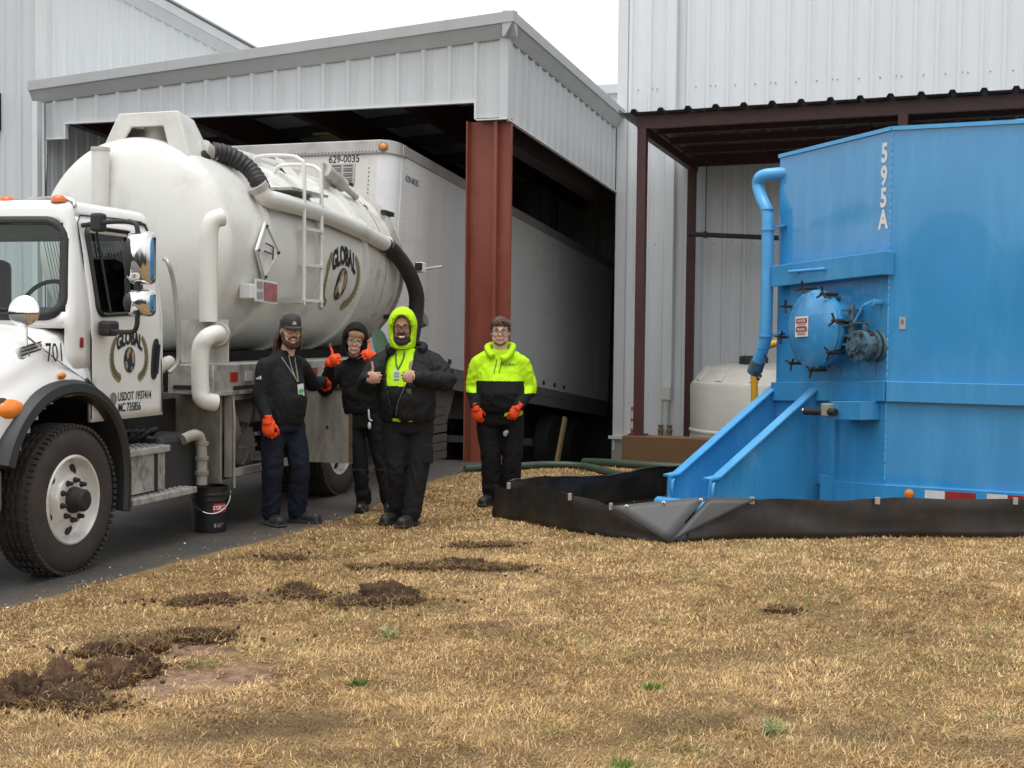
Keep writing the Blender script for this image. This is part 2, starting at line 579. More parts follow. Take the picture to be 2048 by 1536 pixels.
# roof sheet, ceiling purlins and rafters
rz = lambda x, y: 5.33 + .064 * x - .086 * y
mb = MB()
mb.add([(CX0 - .15, -.1, rz(CX0, 0) + .27), (.12, -.1, rz(0, 0) + .27), (.12, 9.6, rz(0, 9.6) + .27), (CX0 - .15, 9.6, rz(CX0, 9.6) + .27)], [(0, 1, 2, 3)])
mb.add([(CX0, .0, rz(CX0, 0) + .2), (.0, .0, rz(0, 0) + .2), (.0, 9.6, rz(0, 9.6) + .2), (CX0, 9.6, rz(CX0, 9.6) + .2)], [(3, 2, 1, 0)])
mb.build('roof', m_trim, can)
for k in range(5):
    x = CX0 + .35 + k * 1.58
    MB().bar((x, .1, rz(x, .1) - .1), (x, 9.5, rz(x, 9.5) - .1), .16, .42).build('rafter', m_redk, can)
for k in range(7):
    y = .7 + k * 1.35
    MB().bar((CX0 + .05, y, rz(CX0, y) + .11), (-.05, y, rz(0, y) + .11), .07, .18).build('purlin', m_dark, can)
m_skyl = M('aged skylight sheet', (.42, .38, .16), rough=.5, var=.2)
for x, y in ((-4.55, 3.3), (-4.3, 5.0)):
    MB().boxb(x, x + .55, y, y + 1.15, rz(x, y) + .02, rz(x, y) + .05).build('light_panel', m_skyl, can)
# tapered red corner column: wide front flange, web and rear flange
mb = MB()
def col_ring(z, w):
    return w
x0b, x0t, x1 = -.47, -.52, .03
zt = 4.33
mb.add([(x0b, .1, -.05), (x1, .1, -.05), (x1, .115, -.05), (x0b, .115, -.05), (x0t, .1, zt), (x1, .1, zt), (x1, .115, zt), (x0t, .115, zt)], [(0, 1, 2, 3), (4, 7, 6, 5), (0, 4, 5, 1), (1, 5, 6, 2), (2, 6, 7, 3), (3, 7, 4, 0)])
mb.boxb(x1, x1 + .016, .09, .15, -.1, zt + .02)
mb.boxb(x0t - .0, x0t + .016, -.02, .3, -.05, zt)
col = mb.build('column', m_red, can, bevel=.003)
MB().boxb(-.15, -.11, -.0, .1, 0, zt).build('column_stiffener', m_red, col)
MB().boxb(-.54, .08, -.02, .24, -.12, .0).build('base_plate', m_redd, col)
mb = MB()
mb.bar((-.42, .5, 4.42), (-.42, CY1 + .2, 4.45 - .086 * CY1), .24, .4)
mb.build('eave_beam', m_redk, can)
MB().boxb(CX0 + .1, -.3, .14, .32, 4.6, 4.85).build('header_beam', m_redk, can)
for k in range(2):
    MB().boxb(CX0 + 1.6 + k * 3, CX0 + 1.72 + k * 3, 8.9, 9.02, -1.0, 4.6).build('rear_post', m_redd, can)

# --- dock wall at the back of the bay
dw = thing('dock_wall', 'dark rear wall of the dock bay behind the trailer', 'wall', BK, BA)
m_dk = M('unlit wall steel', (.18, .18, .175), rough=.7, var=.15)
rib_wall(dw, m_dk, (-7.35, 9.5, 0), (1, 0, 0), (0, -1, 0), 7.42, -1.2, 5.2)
MB().boxb(-3.9, -.55, 9.3, 9.42, -1.1, .25).build('dock_bumper', m_dark, dw)

# --- warehouse to the left
lb = thing('warehouse', 'tall white ribbed steel warehouse left of the canopy', 'building', BK, BA)
LX, LY = -7.22, .22
lez = lambda y: 7.29 - .095 * y
rib_wall(lb, m_wall2, (LX, LY, 0), (0, 1, 0), (1, 0, 0), 9.5, lambda y: -1.2, lambda y: lez(y) - .30, sp=.27, minor=True)  # brighter steel than the front: this side's extra light is in the colour
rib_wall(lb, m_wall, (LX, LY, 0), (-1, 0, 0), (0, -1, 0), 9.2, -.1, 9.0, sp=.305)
MB().boxb(LX - .16, LX + .012, LY - .036, LY + .0, -.1, 9.0).boxb(LX + .002, LX + .036, LY - .034, LY + .06, -.1, 6.95).build('corner_trim', m_trimw, lb)
mb = MB()
sec = [(.0, .0), (.04, .0), (.05, .03), (.13, .15), (.16, .155), (.16, .30), (.14, .31), (0, .33)]
mb.loft([[V((LX, y, lez(y - LY) - .33)) + V((a, 0, b2)) for a, b2 in sec] for y in (LY - .05, 4, 9.5)])
mb.build('eave_fascia', m_trimw, lb)
MB().bar((LX + .12, LY - .06, lez(0) + .015), (LX + .12, 9.5, lez(9.3) + .015), .15, .025).build('gutter_edge', m_trim, lb)
MB().boxb(LX - 9, LX - .05, LY + .1, 9.5, 5.6, 5.9).build('roof', m_trim, lb)
MB().boxb(LX + .10, LX + .19, -.2, -.1, 0, 4.87).build('downspout', m_trimw, lb)
MB().tube([(LX + .26, -.12, 4.85), (LX + .26, -.12, 0)], .008, 6).build('ground_cable', m_dark, lb)
MB().boxb(LX - 1.2, LX - .80, LY - .12, LY, 4.55, 5.1).build('vent_box', m_dark, lb, bevel=.01)

# --- tall building to the right
rb = thing('tall_building', 'tall pale ribbed steel building behind the blue tank', 'building', BK, BA)
RX, RY = .07, 4.9
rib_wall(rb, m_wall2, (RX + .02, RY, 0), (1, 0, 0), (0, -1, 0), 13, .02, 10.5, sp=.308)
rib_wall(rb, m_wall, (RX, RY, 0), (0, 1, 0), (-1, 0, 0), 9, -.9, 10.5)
MB().boxb(RX - .02, RX + .13, RY - .036, RY + .01, .02, 10.5).boxb(RX - .035, RX, RY - .034, RY + .15, -.2, 10.5).build('corner_trim', m_trimw, rb)
MB().boxb(RX - .05, 13, RY - .03, RY + .2, -1.1, .015).build('footing', m_conc, rb)
MB().boxb(RX - .09, RX + .4, RY - .085, RY - .03, -.02, .03).build('base_flashing', m_trimw, rb)
mb = MB()
mb.boxb(.86, 1.01, RY - .17, RY - .035, .84, 10.5)
mb.build('downspout', m_wall2, rb, bevel=.008)
sc = MB()
for zz in (5.5, 8.3):
    for i in range(40):
        x = RX + .3 + i * .308
        sc.box((x, RY - .006, zz), (.016, .012, .016))
        if i % 3 == 1:
            sc.box((x - .075, RY - .006, zz + .01), (.013, .012, .013))
sc.build('screws', m_screw, rb, kind='stuff')
sc = MB()
for i in range(12):
    sc.box((RX + .3 + i * .308, RY - .006, 3.05 + .02 * (i % 3)), (.014, .012, .014))
sc.build('screws', m_screw, rb, kind='stuff')

# low parapet farther back between canopy and tall building
fb = thing('far_annex', 'small strip of pale ribbed wall beyond the canopy roof edge', 'building', BK, BA)
rib_wall(fb, m_wall2, (-3.0, 9.7, 0), (1, 0, 0), (0, -1, 0), 3.02, 0, 6.33, sp=.305)
MB().boxb(-3.0, .03, 9.58, 9.75, 6.33, 6.5).build('coping', m_trimw, fb)
# ------------------------------------------------------------------ lean-to on the tall building
lt = thing('lean_to_shelter', 'dark red steel lean-to shelter with corrugated roof behind the blue tank', 'shelter', BK, BA)
m_galv = M('galvanised sheet', (.13, .13, .125), rough=.5, metal=.3, var=.2, vs=5, dirt=(.12, .11, .1), damt=.5)
lz = lambda x, y: 4.55 + .012 * (x - 1.2) - .045 * (y - 1.4)
k = 0
x = 1.12
first = None
while x < 10:
    pr = []
    for i in range(3):
        c = x + .36 * (i + .5)
        pr += [(c - .16, 0), (c - .05, 0), (c - .026, .042), (c + .026, .042), (c + .05, 0), (c + .16, 0)]
    pr = [(x, 0)] + pr + [(x + 1.08, 0)]
    mb = MB()
    rows = [[V((px, y, lz(px, y) + q + .001 * (k % 2))) for px, q in pr] for y in (1.28, 4.895)]
    mb.loft(rows, cap=False, closed=False)
    mb.build('roof_sheet', m_galv, lt)
    x += 1.08
    k += 1
MB().bar((1.1, 1.3, lz(1.1, 1.3) + .02), (1.12, 4.7, lz(1.1, 4.7) + .02), .02, .05).build('edge_flashing', m_galv, lt)
MB().bar((1.3, 1.5, lz(1.3, 1.5) - .095), (10.5, 1.5, lz(10.5, 1.5) - .095), .09, .17).build('front_beam', m_redd, lt)
MB().bar((1.3, 4.62, lz(1.3, 4.62) - .09), (10.5, 4.62, lz(10.5, 4.62) - .09), .09, .16).build('rear_beam', m_redd, lt)
for y in (2.28, 3.06, 3.84):
    MB().bar((1.36, y, lz(1.3, y) - .06), (10.5, y, lz(10.5, y) - .06), .06, .1).build('purlin', m_redd, lt)
for px in (1.37, 4.68, 8.0):
    MB().bar((px, 1.55, lz(px, 1.55) - .2), (px, 4.6, lz(px, 4.6) - .2), .09, .13).build('rafter', m_redd, lt)
    p = MB().boxb(px - .06, px + .06, 1.44, 1.56, .33, lz(px, 1.5) - .18).build('post', m_redd, lt, bevel=.006)
    MB().boxb(px - .11, px + .11, 1.4, 1.6, .322, .342).build('base_plate', m_redd, p)
    p = MB().boxb(px - .1, px + .02, 4.52, 4.64, .0, lz(px, 4.6) - .17).build('post', m_redd, lt, bevel=.006)
MB().tube([(1.70, 3.9, lz(1.7, 3.9) - .02), (1.70, 3.9, 3.17)], .008, 6).build('hanger_rod', m_dark, lt)

# brown containment curb under the shelter
m_curb = M('brown painted block', (.125, .066, .026), rough=.75, var=.1, vs=5, dirt=(.075, .042, .02), dscale=(3, 3, 3), damt=.6, bump=.15, bs=70)
cb = thing('containment_curb', 'low brown painted wall under the shelter posts', 'wall', BK, BA)
MB().boxb(1.20, 10.5, 1.3, 1.62, -.5, .32).build('front_wall', m_curb, cb, bevel=.008)
MB().boxb(1.203, 1.5, 1.62, 4.87, -.5, .02).build('side_wall', m_curb, cb, bevel=.008)
MB().boxb(1.5, 10.5, 1.62, 4.87, -.5, -.02).build('slab', m_conc, cb)

# black pipe hung under the shelter
pp = thing('hung_pipe', 'thin black pipe hung level under the shelter roof', 'pipe', BK, BA)
MB().tube([(1.50, 3.9, 3.15), (3.6, 3.9, 3.03)], .035, 10).build('pipe', m_dark, pp, smooth=40)
MB().cyl((1.46, 3.9, 3.153), (1.52, 3.9, 3.149), .045, n=10).build('end_cap', m_dark, pp, smooth=40)
MB().boxb(1.68, 1.72, 3.85, 3.95, 3.09, 3.19).build('clamp', m_dark, pp)

# white plastic tank
m_poly = M('milky plastic', (.60, .585, .53), rough=.45, var=.08, vs=2, dirt=(.42, .40, .35), dscale=(1.5, 1.5, 8), damt=.5, bump=.1, bs=20)
pt = thing('plastic_tank', 'round milky white plastic tank with black lid in the shelter', 'tank', bw(2.78, 3.1), BA)
prof = [(1.02, -.02), (1.06, 0), (1.07, .1), (1.05, .3), (1.07, .32), (1.07, .34), (1.05, .36), (1.06, .95), (1.04, 1.0), (.98, 1.04), (.86, 1.2), (.80, 1.22), (.45, 1.28), (0, 1.29)]
MB().lathe(prof, (0, 0, 0), n=48).build('shell', m_poly, pt, smooth=30)
for k in range(12):
    a = k * math.pi / 6
    MB().bar((1.0 * math.cos(a), 1.0 * math.sin(a), 1.03), (.84 * math.cos(a), .84 * math.sin(a), 1.215), .12, .03).build('shoulder_rib', m_poly, pt, bevel=.01)
MB().lathe([(.2, 1.27), (.2, 1.36), (.17, 1.38), (0, 1.38)], (-.12, -.35, 0), n=20).build('lid', m_dark, pt, smooth=40)
MB().box((.1, -1.06, .92), (.12, .012, .13)).build('label_plate', M('paper white', (.75, .75, .72), rough=.6), pt)

# traffic delineator tube
dl = thing('delineator_tube', 'orange and white striped traffic tube at the wall corner', 'traffic post', bw(1.21, 1.86, .0), BA)
m_or = M('traffic orange', (.42, .075, .03), rough=.5)
m_rw = M('sheeting white', (.62, .6, .55), rough=.4)
MB().lathe([(.12, .02), (.12, .04), (.05, .06), (.046, .66), (.042, .675), (0, .675)], (0, 0, 0), n=20).build('tube', m_or, dl, smooth=40)
for z0 in (.38, .52):
    MB().lathe([(.0485, z0), (.0485, z0 + .1)], (0, 0, 0), n=20, cap=False).build('reflective_band', m_rw, dl, smooth=40)

# drain pipe with fittings at the foot of the tall building
dp = thing('drain_pipe', 'white drain pipe with square box at the foot of the tall building', 'pipe', bw(.93, 4.78, 0), BA)
m_pvc = M('pvc white', (.62, .62, .58), rough=.4)
MB().boxb(-.075, .075, -.075, .075, .63, .84).build('junction_box', m_pvc, dp, bevel=.012)
MB().tube([(-.01, 0, .63), (-.03, 0, .02)], .055, 14).build('lower_pipe', m_pvc, dp, smooth=40)
m_tarn = M('tarnished brass', (.34, .30, .22), rough=.35, metal=.7, var=.2)
for i, (dx, dz) in enumerate(((-.04, 0), (.10, .01))):
    q = thing('hose_fitting', ['tarnished hose fitting standing nearest the canopy side', 'tarnished hose fitting standing nearest the red rear post'][i], 'fitting', bw(.93 + dx, 4.6, .02), BA)
    MB().lathe([(.055, 0), (.055, .05), (.04, .07), (.04, .12), (.05, .13), (.05, .16), (.035, .17), (.035, .2), (.045, .205), (.045, .23), (0, .23)], (0, 0, 0), n=14).build('body', m_tarn, q, smooth=35)
    MB().bar((-.06, 0, .03), (.06, .02, .035), .02, .02).build('cam_lever', m_tarn, q)

# yellow pipe rail
yr = thing('yellow_pipe', 'bent yellow pipe showing beside the blue tank pipe', 'pipe', bw(3.0, .9, 0), BA)
MB().tube(catmull([(0.02, 0, -.1), (.02, 0, .6), (.01, 0, 1.1), (.0, 0, 1.27), (.07, 0, 1.45), (.23, 0, 1.56), (.5, 0, 1.6)], 6), .045, 12).build('pipe', M('safety yellow', (.62, .34, .02), rough=.4, var=.1, dirt=(.3, .18, .05)), yr, smooth=40)

# green suction hose on the ground
m_ghose = M('green hose', (.035, .06, .035), rough=.5, var=.2)
hp = [(-.55, 16.05), (-.2, 16.3), (.14, 16.40), (.48, 16.56), (.84, 16.5), (1.08, 16.02), (1.4, 15.2), (1.9, 14.6)]
pts = catmull([(x, y, gz(x, y) + .045) for x, y in hp], 14)
rs = [.042 + .004 * (i % 2) for i in range(len(pts))]
tag(MB().tube(pts, rs, 12).build('suction_hose', m_ghose, smooth=60), 'dark green suction hose lying on the grass by the black berm', 'hose')
hp = [(.95, 17.6), (1.3, 17.15), (1.75, 16.75), (2.3, 16.5)]
pts = catmull([(x, y, gz(x, y) + .055) for x, y in hp], 14)
tag(MB().tube(pts, [.05 + .004 * (i % 2) for i in range(len(pts))], 12).build('suction_hose', m_ghose, smooth=60), 'short dark green hose end against the building footing', 'hose')

# plank leaning under the trailer
m_pine = M('raw pine', (.36, .24, .12), rough=.7, var=.2, vs=2, streak=(20, 20, 2))
pk = MB().bar((-.02, 0, -.02), (0.0, .35, .72), .05, .1).build('wood_plank', m_pine, bevel=.003)
pk.location = bw(-.80, 4.62, gz(*bw(-.8, 4.62).xy) + .03)
pk.rotation_euler = (0, 0, BA)
tag(pk, 'pale wood plank leaning against the trailer underside', 'plank')
# sleeper blocks under the trailer nose
m_slp = M('old sleeper wood', (.16, .135, .11), rough=.85, var=.3, vs=3, streak=(3, 20, 20))
for j in range(2):
    cr_ = thing('timber_stack', ['stacked grey timber blocks beneath the trailer nose, lower stack', 'stacked grey timber blocks beneath the trailer nose, upper stack'][j], 'timber', bw(-1.5, .80, gz(*bw(-1.5, .8).xy) + .008 + j * .36), BA)
    for k in range(3):
        MB().boxb(-.28, .28, -.29, .29, k * .115, k * .115 + .105).build('block', m_slp, cr_, bevel=.006)

# ------------------------------------------------------------------ trailer backed into the dock well
TP = R(-6.05)
TLc = V((-2.42, -1.15, 1.11))
tl = thing('box_trailer', 'white box trailer backed into the dock well under the canopy', 'trailer', bw(*TLc), 0)
tl.rotation_euler = (TP, 0, BA)
m_tw = M('trailer white', (.66, .67, .67), rough=.38, var=.05, vs=1.2, dirt=(.42, .41, .39), dscale=(2, .6, 3), damt=.4, dlo=.52, dhi=.8)
m_tf = M('trailer front white', (.62, .61, .57), rough=.45, var=.06, vs=2, dirt=(.30, .28, .24), dscale=(2.5, 2.5, 2.5), damt=.5, dlo=.5, dhi=.78)
m_alu = M('weathered aluminium', (.42, .41, .39), rough=.45, metal=.35, var=.1, vs=4, dirt=(.2, .18, .15), dscale=(3, 3, 3), damt=.6)
m_rail = M('grimy rail', (.17, .165, .155), rough=.55, var=.2, vs=4, dirt=(.09, .08, .07), damt=.5)
TH, TLn, HW, CR = 2.93, 9.6, 1.3, .22
FX = 1.3
# front wall, rounded corners, side sheets
MB().boxb(-HW + CR, HW - CR, 0, .03, .28, TH - .17).build('front_wall', m_tf, tl)
for sx in (-1, 1):
    mb = MB()
    arc = [(sx * (HW - CR + CR * math.sin(a)), CR - CR * math.cos(a)) for a in [i * math.pi / 2 / 8 for i in range(9)]]
    mb.loft([[V((x, y, .28)) for x, y in arc], [V((x, y, TH - .17)) for x, y in arc]], cap=False, closed=False)
    mb.build('corner_sheet', m_tw, tl, smooth=60)
y = CR
k = 0
while y < TLn - .1:
    y1 = min(y + 1.22, TLn)
    for sx in (-1, 1):
        MB().boxb(sx * HW - .012, sx * HW + .012 + .0015 * (k % 2), y + .001, y1 - .001, .28, TH - .17).build('side_sheet', m_tw, tl)
    y, k = y1, k + 1
for sx in (-1, 1):
    MB().boxb(sx * HW - .03, sx * HW + .02, CR * .9, TLn, .16, .285).build('bottom_rail', m_rail, tl)
    MB().boxb(sx * HW - .06, sx * HW + .012, CR * 1.6, TLn, .0, .158).build('skirt_rail', m_rail, tl)
    MB().boxb(sx * HW - .03, sx * HW + .022, CR, TLn, TH - .165, TH - .03).build('top_rail', m_alu, tl, bevel=.01)
# wrapped front radius rail
def around(z0, z1, off, mat, nm):
    path = [(-HW - off, CR + .1)] + [(-(HW - CR) - (CR + off) * math.cos(a), CR - (CR + off) * math.sin(a)) for a in [i * math.pi / 16 for i in range(9)]] + [((HW - CR) + (CR + off) * math.sin(a), CR - (CR + off) * math.cos(a)) for a in [i * math.pi / 16 for i in range(9)]] + [(HW + off, CR + .1)]
    mb = MB()
    mb.loft([[V((x, y, z0)) for x, y in path], [V((x, y, z1)) for x, y in path]], cap=False, closed=False)
    return mb.build(nm, mat, tl, smooth=50)
around(TH - .17, TH - .02, .014, m_alu, 'front_top_rail')
around(TH - .185, TH - .168, .024, m_rail, 'front_trim')
around(.15, .285, .012, m_rail, 'front_bottom_rail')
mb = MB()
path = [(-HW, TLn), (-HW, CR)] + [(-(HW - CR) - CR * math.cos(a), CR - CR * math.sin(a)) for a in [i * math.pi / 16 for i in range(1, 8)]] + [((HW - CR) + CR * math.sin(a), CR - CR * math.cos(a)) for a in [i * math.pi / 16 for i in range(1, 9)]] + [(HW, TLn)]
mb.loft([[V((x * .97, y + .02, TH - .0)) for x, y in path], [V((x * 1.005, y, TH - .025)) for x, y in path], [V((x, y, TH - .08)) for x, y in path]], cap=True)
mb.build('roof', m_alu, tl)
MB().boxb(-HW + .05, HW - .05, .05, TLn, .1, .27).build('floor', m_rail, tl)
MB().boxb(-HW + .02, HW - .02, TLn - .03, TLn, .2, TH - .1).build('rear_wall', m_alu, tl)
# rivets
rv = MB()
def rivet(p, n):
    rv.box(p, (.014, .014, .014))
for xx in (-.95, -.45, .05, .62, .74, .97):
    for i in range(44):
        rivet((xx, -.002, .34 + i * .052), None)
for i in range(46):
    rivet((-1.05 + i * .047, -.016, TH - .15), None)
rv.build('rivets', m_rail, tl, kind='stuff')
rv = MB()
yy = CR + .1
while yy < 6.5:
    for dyy in (0, .045):
        for i in range(34):
            rv.box((HW + .013, yy + dyy, .33 + i * .07), (.006, .013, .013))
    yy += .41
m_rivet = M('rivet heads', (.45, .45, .44), rough=.5)
rv.build('rivets', m_rivet, tl, kind='stuff')
# number, louvred vent, clearance lamp
m_blk = M('lettering black', (.012, .012, .014), rough=.5, var=.0)
def tfront(cx, cz):
    return lambda a, b2: V((cx + a, -.004, cz + b2))
zf = lambda z: (z - TLc.z) / math.cos(TP)
lettering('629-0035', .092, tfront(.62, TH - .275), m_blk, tl, bold=.012, sx=.86)
lettering('629-0035', .075, lambda a, b2: V((HW + .016, .52 + a, 2.48 + b2)), m_blk, tl, bold=.012, sx=.95)
vt = MB().boxb(.44, .78, -.012, .0, TH - .56, TH - .29).build('vent', m_alu, tl)
for cx in (.53, .69):
    for i in range(8):
        MB().bar((cx - .06, -.022, TH - .54 + i * .032), (cx + .06, -.022, TH - .54 + i * .032), .02, .011).build('louvre', m_rail if i % 2 else m_alu, vt)
m_amb = M('amber lens', (.75, .2, .01), rough=.2, var=.1, coat=.5)
lp = MB().lathe([(.045, 0), (.045, .02), (.03, .035), (0, .038)], (1.15, .0, TH - .1), axis=(.35, -1, 0), n=16).build('clearance_lamp', m_amb, tl, smooth=50)
MB().lathe([(.06, -.005), (.06, .012)], (1.15, .0, TH - .1), axis=(.35, -1, 0), n=16).build('lamp_rim', m_rail, lp)
for yy in (1.95, 5.35, 5.85, 6.4, 6.9):
    MB().boxb(HW + .013, HW + .02, yy, yy + .11, .33, .40).build('reflector', m_dark, tl)
MB().boxb(HW + .013, HW + .018, 3.4, 3.7, 2.0, 2.35).build('placard_frame', m_tw, tl)
# glad hands and cables on the front wall
for cx in (-1.0, -.84):
    MB().lathe([(.04, 0), (.04, .02), (.02, .02), (.02, .05), (0, .05)], (cx, -.01, 2.60), axis=(0, -1, 0), n=14).build('lamp_ring', m_dark, tl)
# landing gear
lg = MB()
for sx in (-.75, .75):
    g_ = MB().boxb(sx - .06, sx + .06, 1.95, 2.07, -.65, .1).build('landing_leg', m_rail, tl)
    MB().boxb(sx - .03, sx + .03, 1.98, 2.04, -1.0, -.64).build('inner_leg', m_alu, g_)
    MB().boxb(sx - .13, sx + .13, 1.88, 2.14, -1.03, -1.0).build('foot', m_rail, g_)
m_gus = M('grimy bracket', (.2, .19, .17), rough=.6, var=.2, dirt=(.1, .09, .08))
MB().prism([(1.85, .1), (2.75, .1), (2.42, -.52), (2.2, -.52)], lambda a, b2, h: V((1.1 + h, a, b2)), 0, .02).build('bracket_plate', m_gus, tl)
# bogie
m_tyre0 = M('tyre rubber', (.018, .017, .016), rough=.8, var=.25, vs=8, bump=.2, bs=60)
for yy in (7.0, 8.25):
    for sx in (-1, 1):
        w = MB().lathe([(.3, -.12), (.46, -.13), (.5, -.09), (.5, .09), (.46, .13), (.3, .12)], (sx * 1.08, yy, -.58), axis=(1, 0, 0), n=28).build('wheel', m_tyre0, tl, smooth=40)
    MB().boxb(-1, 1, yy - .06, yy + .06, -.64, -.52).build('axle', m_rail, tl)
MB().boxb(-.5, .5, 6.4, 9.0, -.25, .1).build('bogie_frame', m_rail, tl)
# ------------------------------------------------------------------ vacuum truck
TK = V((-2.96, 9.14, 0))
TA = R(-106)
tk = thing('vacuum_truck', 'white vacuum tank truck with cab facing the camera', 'truck', TK, TA)
def P(s, t, z):            # s rearward of the front axle, t outward on the driver side, z up
    return V((-s, t, z))
m_cab = M('cab white', (.74, .745, .73), rough=.25, var=.03, vs=1.5, dirt=(.55, .53, .48), dscale=(1.5, 1.5, 2.5), damt=.35, dlo=.52, dhi=.8, coat=.3)
m_tank = M('tank cream white', (.70, .70, .665), rough=.33, var=.06, vs=1.2, dirt=(.34, .325, .28), dscale=(1.4, 2.2, 2.2), damt=.6, dlo=.5, dhi=.8, coat=.1)
m_tankd = M('tank grimy white', (.50, .49, .45), rough=.5, var=.12, vs=3, dirt=(.16, .14, .11), dscale=(4, 4, 2), damt=.7, dlo=.45, dhi=.7)
m_plastic = M('black trim plastic', (.02, .02, .021), rough=.55, var=.15)
m_rubber = M('window rubber', (.014, .014, .015), rough=.6, var=.1)
m_chrome = M('chrome', (.78, .78, .78), rough=.08, metal=1, var=.03)
m_steelw = M('wheel white', (.70, .69, .66), rough=.28, metal=.25, var=.05, dirt=(.3, .22, .16), dscale=(6, 6, 6), damt=.7, dlo=.5, dhi=.7)
m_tyre = M('tyre sidewall', (.034, .028, .025), rough=.75, var=.25, vs=9, dirt=(.065, .05, .04), dscale=(5, 5, 5), damt=.7, bump=.15, bs=40)
m_alp = M('step aluminium', (.52, .51, .48), rough=.38, metal=.45, var=.1, vs=8, dirt=(.12, .11, .095), dscale=(9, 9, 6), damt=.75, dlo=.48, dhi=.66)
m_grime = M('grimy painted steel', (.24, .225, .195), rough=.6, var=.2, vs=3, dirt=(.07, .058, .045), dscale=(5, 5, 1.6), damt=.85, dlo=.42, dhi=.66)
m_grimel = M('stained grey panel', (.30, .285, .25), rough=.55, var=.15, vs=3, dirt=(.10, .08, .06), dscale=(6, 6, 1.6), damt=.75, dlo=.46, dhi=.7)
m_under = M('chassis black', (.016, .015, .014), rough=.7, var=.25)
m_int = M('cab interior grey', (.055, .058, .06), rough=.8, var=.1)
m_lblk = m_blk
m_olive = M('logo olive', (.23, .20, .10), rough=.5, var=.2, vs=40)
m_navy = M('logo navy', (.022, .027, .048), rough=.5, var=.1)
m_tan = M('logo tan', (.36, .27, .14), rough=.5, var=.1)
m_redt = M('tape red', (.30, .02, .018), rough=.4, var=.25, vs=12)
m_wht = M('tape white', (.62, .61, .58), rough=.4, var=.15, vs=12)
def glass(name, tint, refl):
    m = bpy.data.materials.new(name)
    m.use_nodes = True
    t = m.node_tree
    N, L = t.nodes, t.links
    N.remove(N['Principled BSDF'])
    tr_ = N.new('ShaderNodeBsdfTransparent')
    tr_.inputs[0].default_value = (*tint, 1)
    gl = N.new('ShaderNodeBsdfGlossy')
    gl.inputs['Roughness'].default_value = .02
    fr = N.new('ShaderNodeFresnel')
    fr.inputs[0].default_value = refl
    mx = N.new('ShaderNodeMixShader')
    L.new(fr.outputs[0], mx.inputs[0])
    L.new(tr_.outputs[0], mx.inputs[1])
    L.new(gl.outputs[0], mx.inputs[2])
    L.new(mx.outputs[0], N['Material Output'].inputs[0])
    return m
m_glass = glass('windscreen glass', (.62, .74, .70), 1.5)
m_glassd = glass('tinted side glass', (.10, .11, .115), 1.45)
def gem(name, f, parent, w=1., mats=None):
    """company emblem: arched name, globe, two laurel sprays; f(a,b)->3d, width about 1*w"""
    # arched lettering
    vs, fs = text_data('GLOBAL', .20, .045)
    out = []
    for a, b2 in vs:
        a2 = a * .62
        out.append(f(a2 * w, (.135 + b2 * 1.0 - .9 * a2 * a2) * w))
    me = bpy.data.meshes.new('lettering')
    me.from_pydata([tuple(p) for p in out], [], fs)
    put('lettering', me, m_lblk, parent)
    # globe
    n = 28
    gw, gh, gc = .15, .19, -.10
    disc = [f(gw * math.cos(2 * math.pi * i / n) * w, (gc + gh * math.sin(2 * math.pi * i / n)) * w) for i in range(n)]
    g = MB().add(disc, [tuple(range(n))]).build('globe', m_navy, parent)
    lands = [[(-.6, .45), (-.3, .85), (.1, .93), (.15, .6), (-.1, .5), (-.2, .2), (-.45, .05)], [(.35, .75), (.7, .55), (.85, .1), (.7, -.35), (.45, -.2), (.4, .15), (.3, .4)], [(-.85, -.1), (-.55, -.1), (-.35, -.45), (-.5, -.75), (-.75, -.55)], [(.2, -.55), (.5, -.5), (.45, -.8), (.2, -.85)]]
    for la in lands:
        MB().add([f(a * gw * w, (gc + b2 * gh) * w) + (f(0, 0.001) - f(0, 0)) * 0 + gem.n * .0015 for a, b2 in la], [tuple(range(len(la)))]).build('continent', m_tan, g)
    # laurels: overlapping leaf blades along a crescent
    for sx in (-1, 1):
        mb = MB()
        for i in range(15):
            u_ = i / 14
            ang = R(-72 + 118 * u_)
            rx, ry = .46, .34
            ca_, sa = abs(math.cos(ang)) ** .62 * rx, math.sin(ang) * ry - .045
            ta = math.atan2(math.cos(ang) * ry, -math.sin(ang) * rx)
            ln = .12 * (1 - .45 * u_)
            w_l = .033 * (1 - .4 * u_)
            for q in (-.6, 0, .6):
                d = ta + q
                tip = (ca_ + ln * math.cos(d), sa + ln * math.sin(d))
                nx_, ny_ = -math.sin(d), math.cos(d)
                mid = (ca_ + .5 * ln * math.cos(d), sa + .5 * ln * math.sin(d))
                pts = [(ca_, sa), (mid[0] + nx_ * w_l, mid[1] + ny_ * w_l), tip, (mid[0] - nx_ * w_l, mid[1] - ny_ * w_l)]
                mb.add([f(sx * a * w, b2 * w) for a, b2 in pts], [(0, 1, 2, 3)])
        mb.build('laurel', m_olive, parent, kind='stuff')

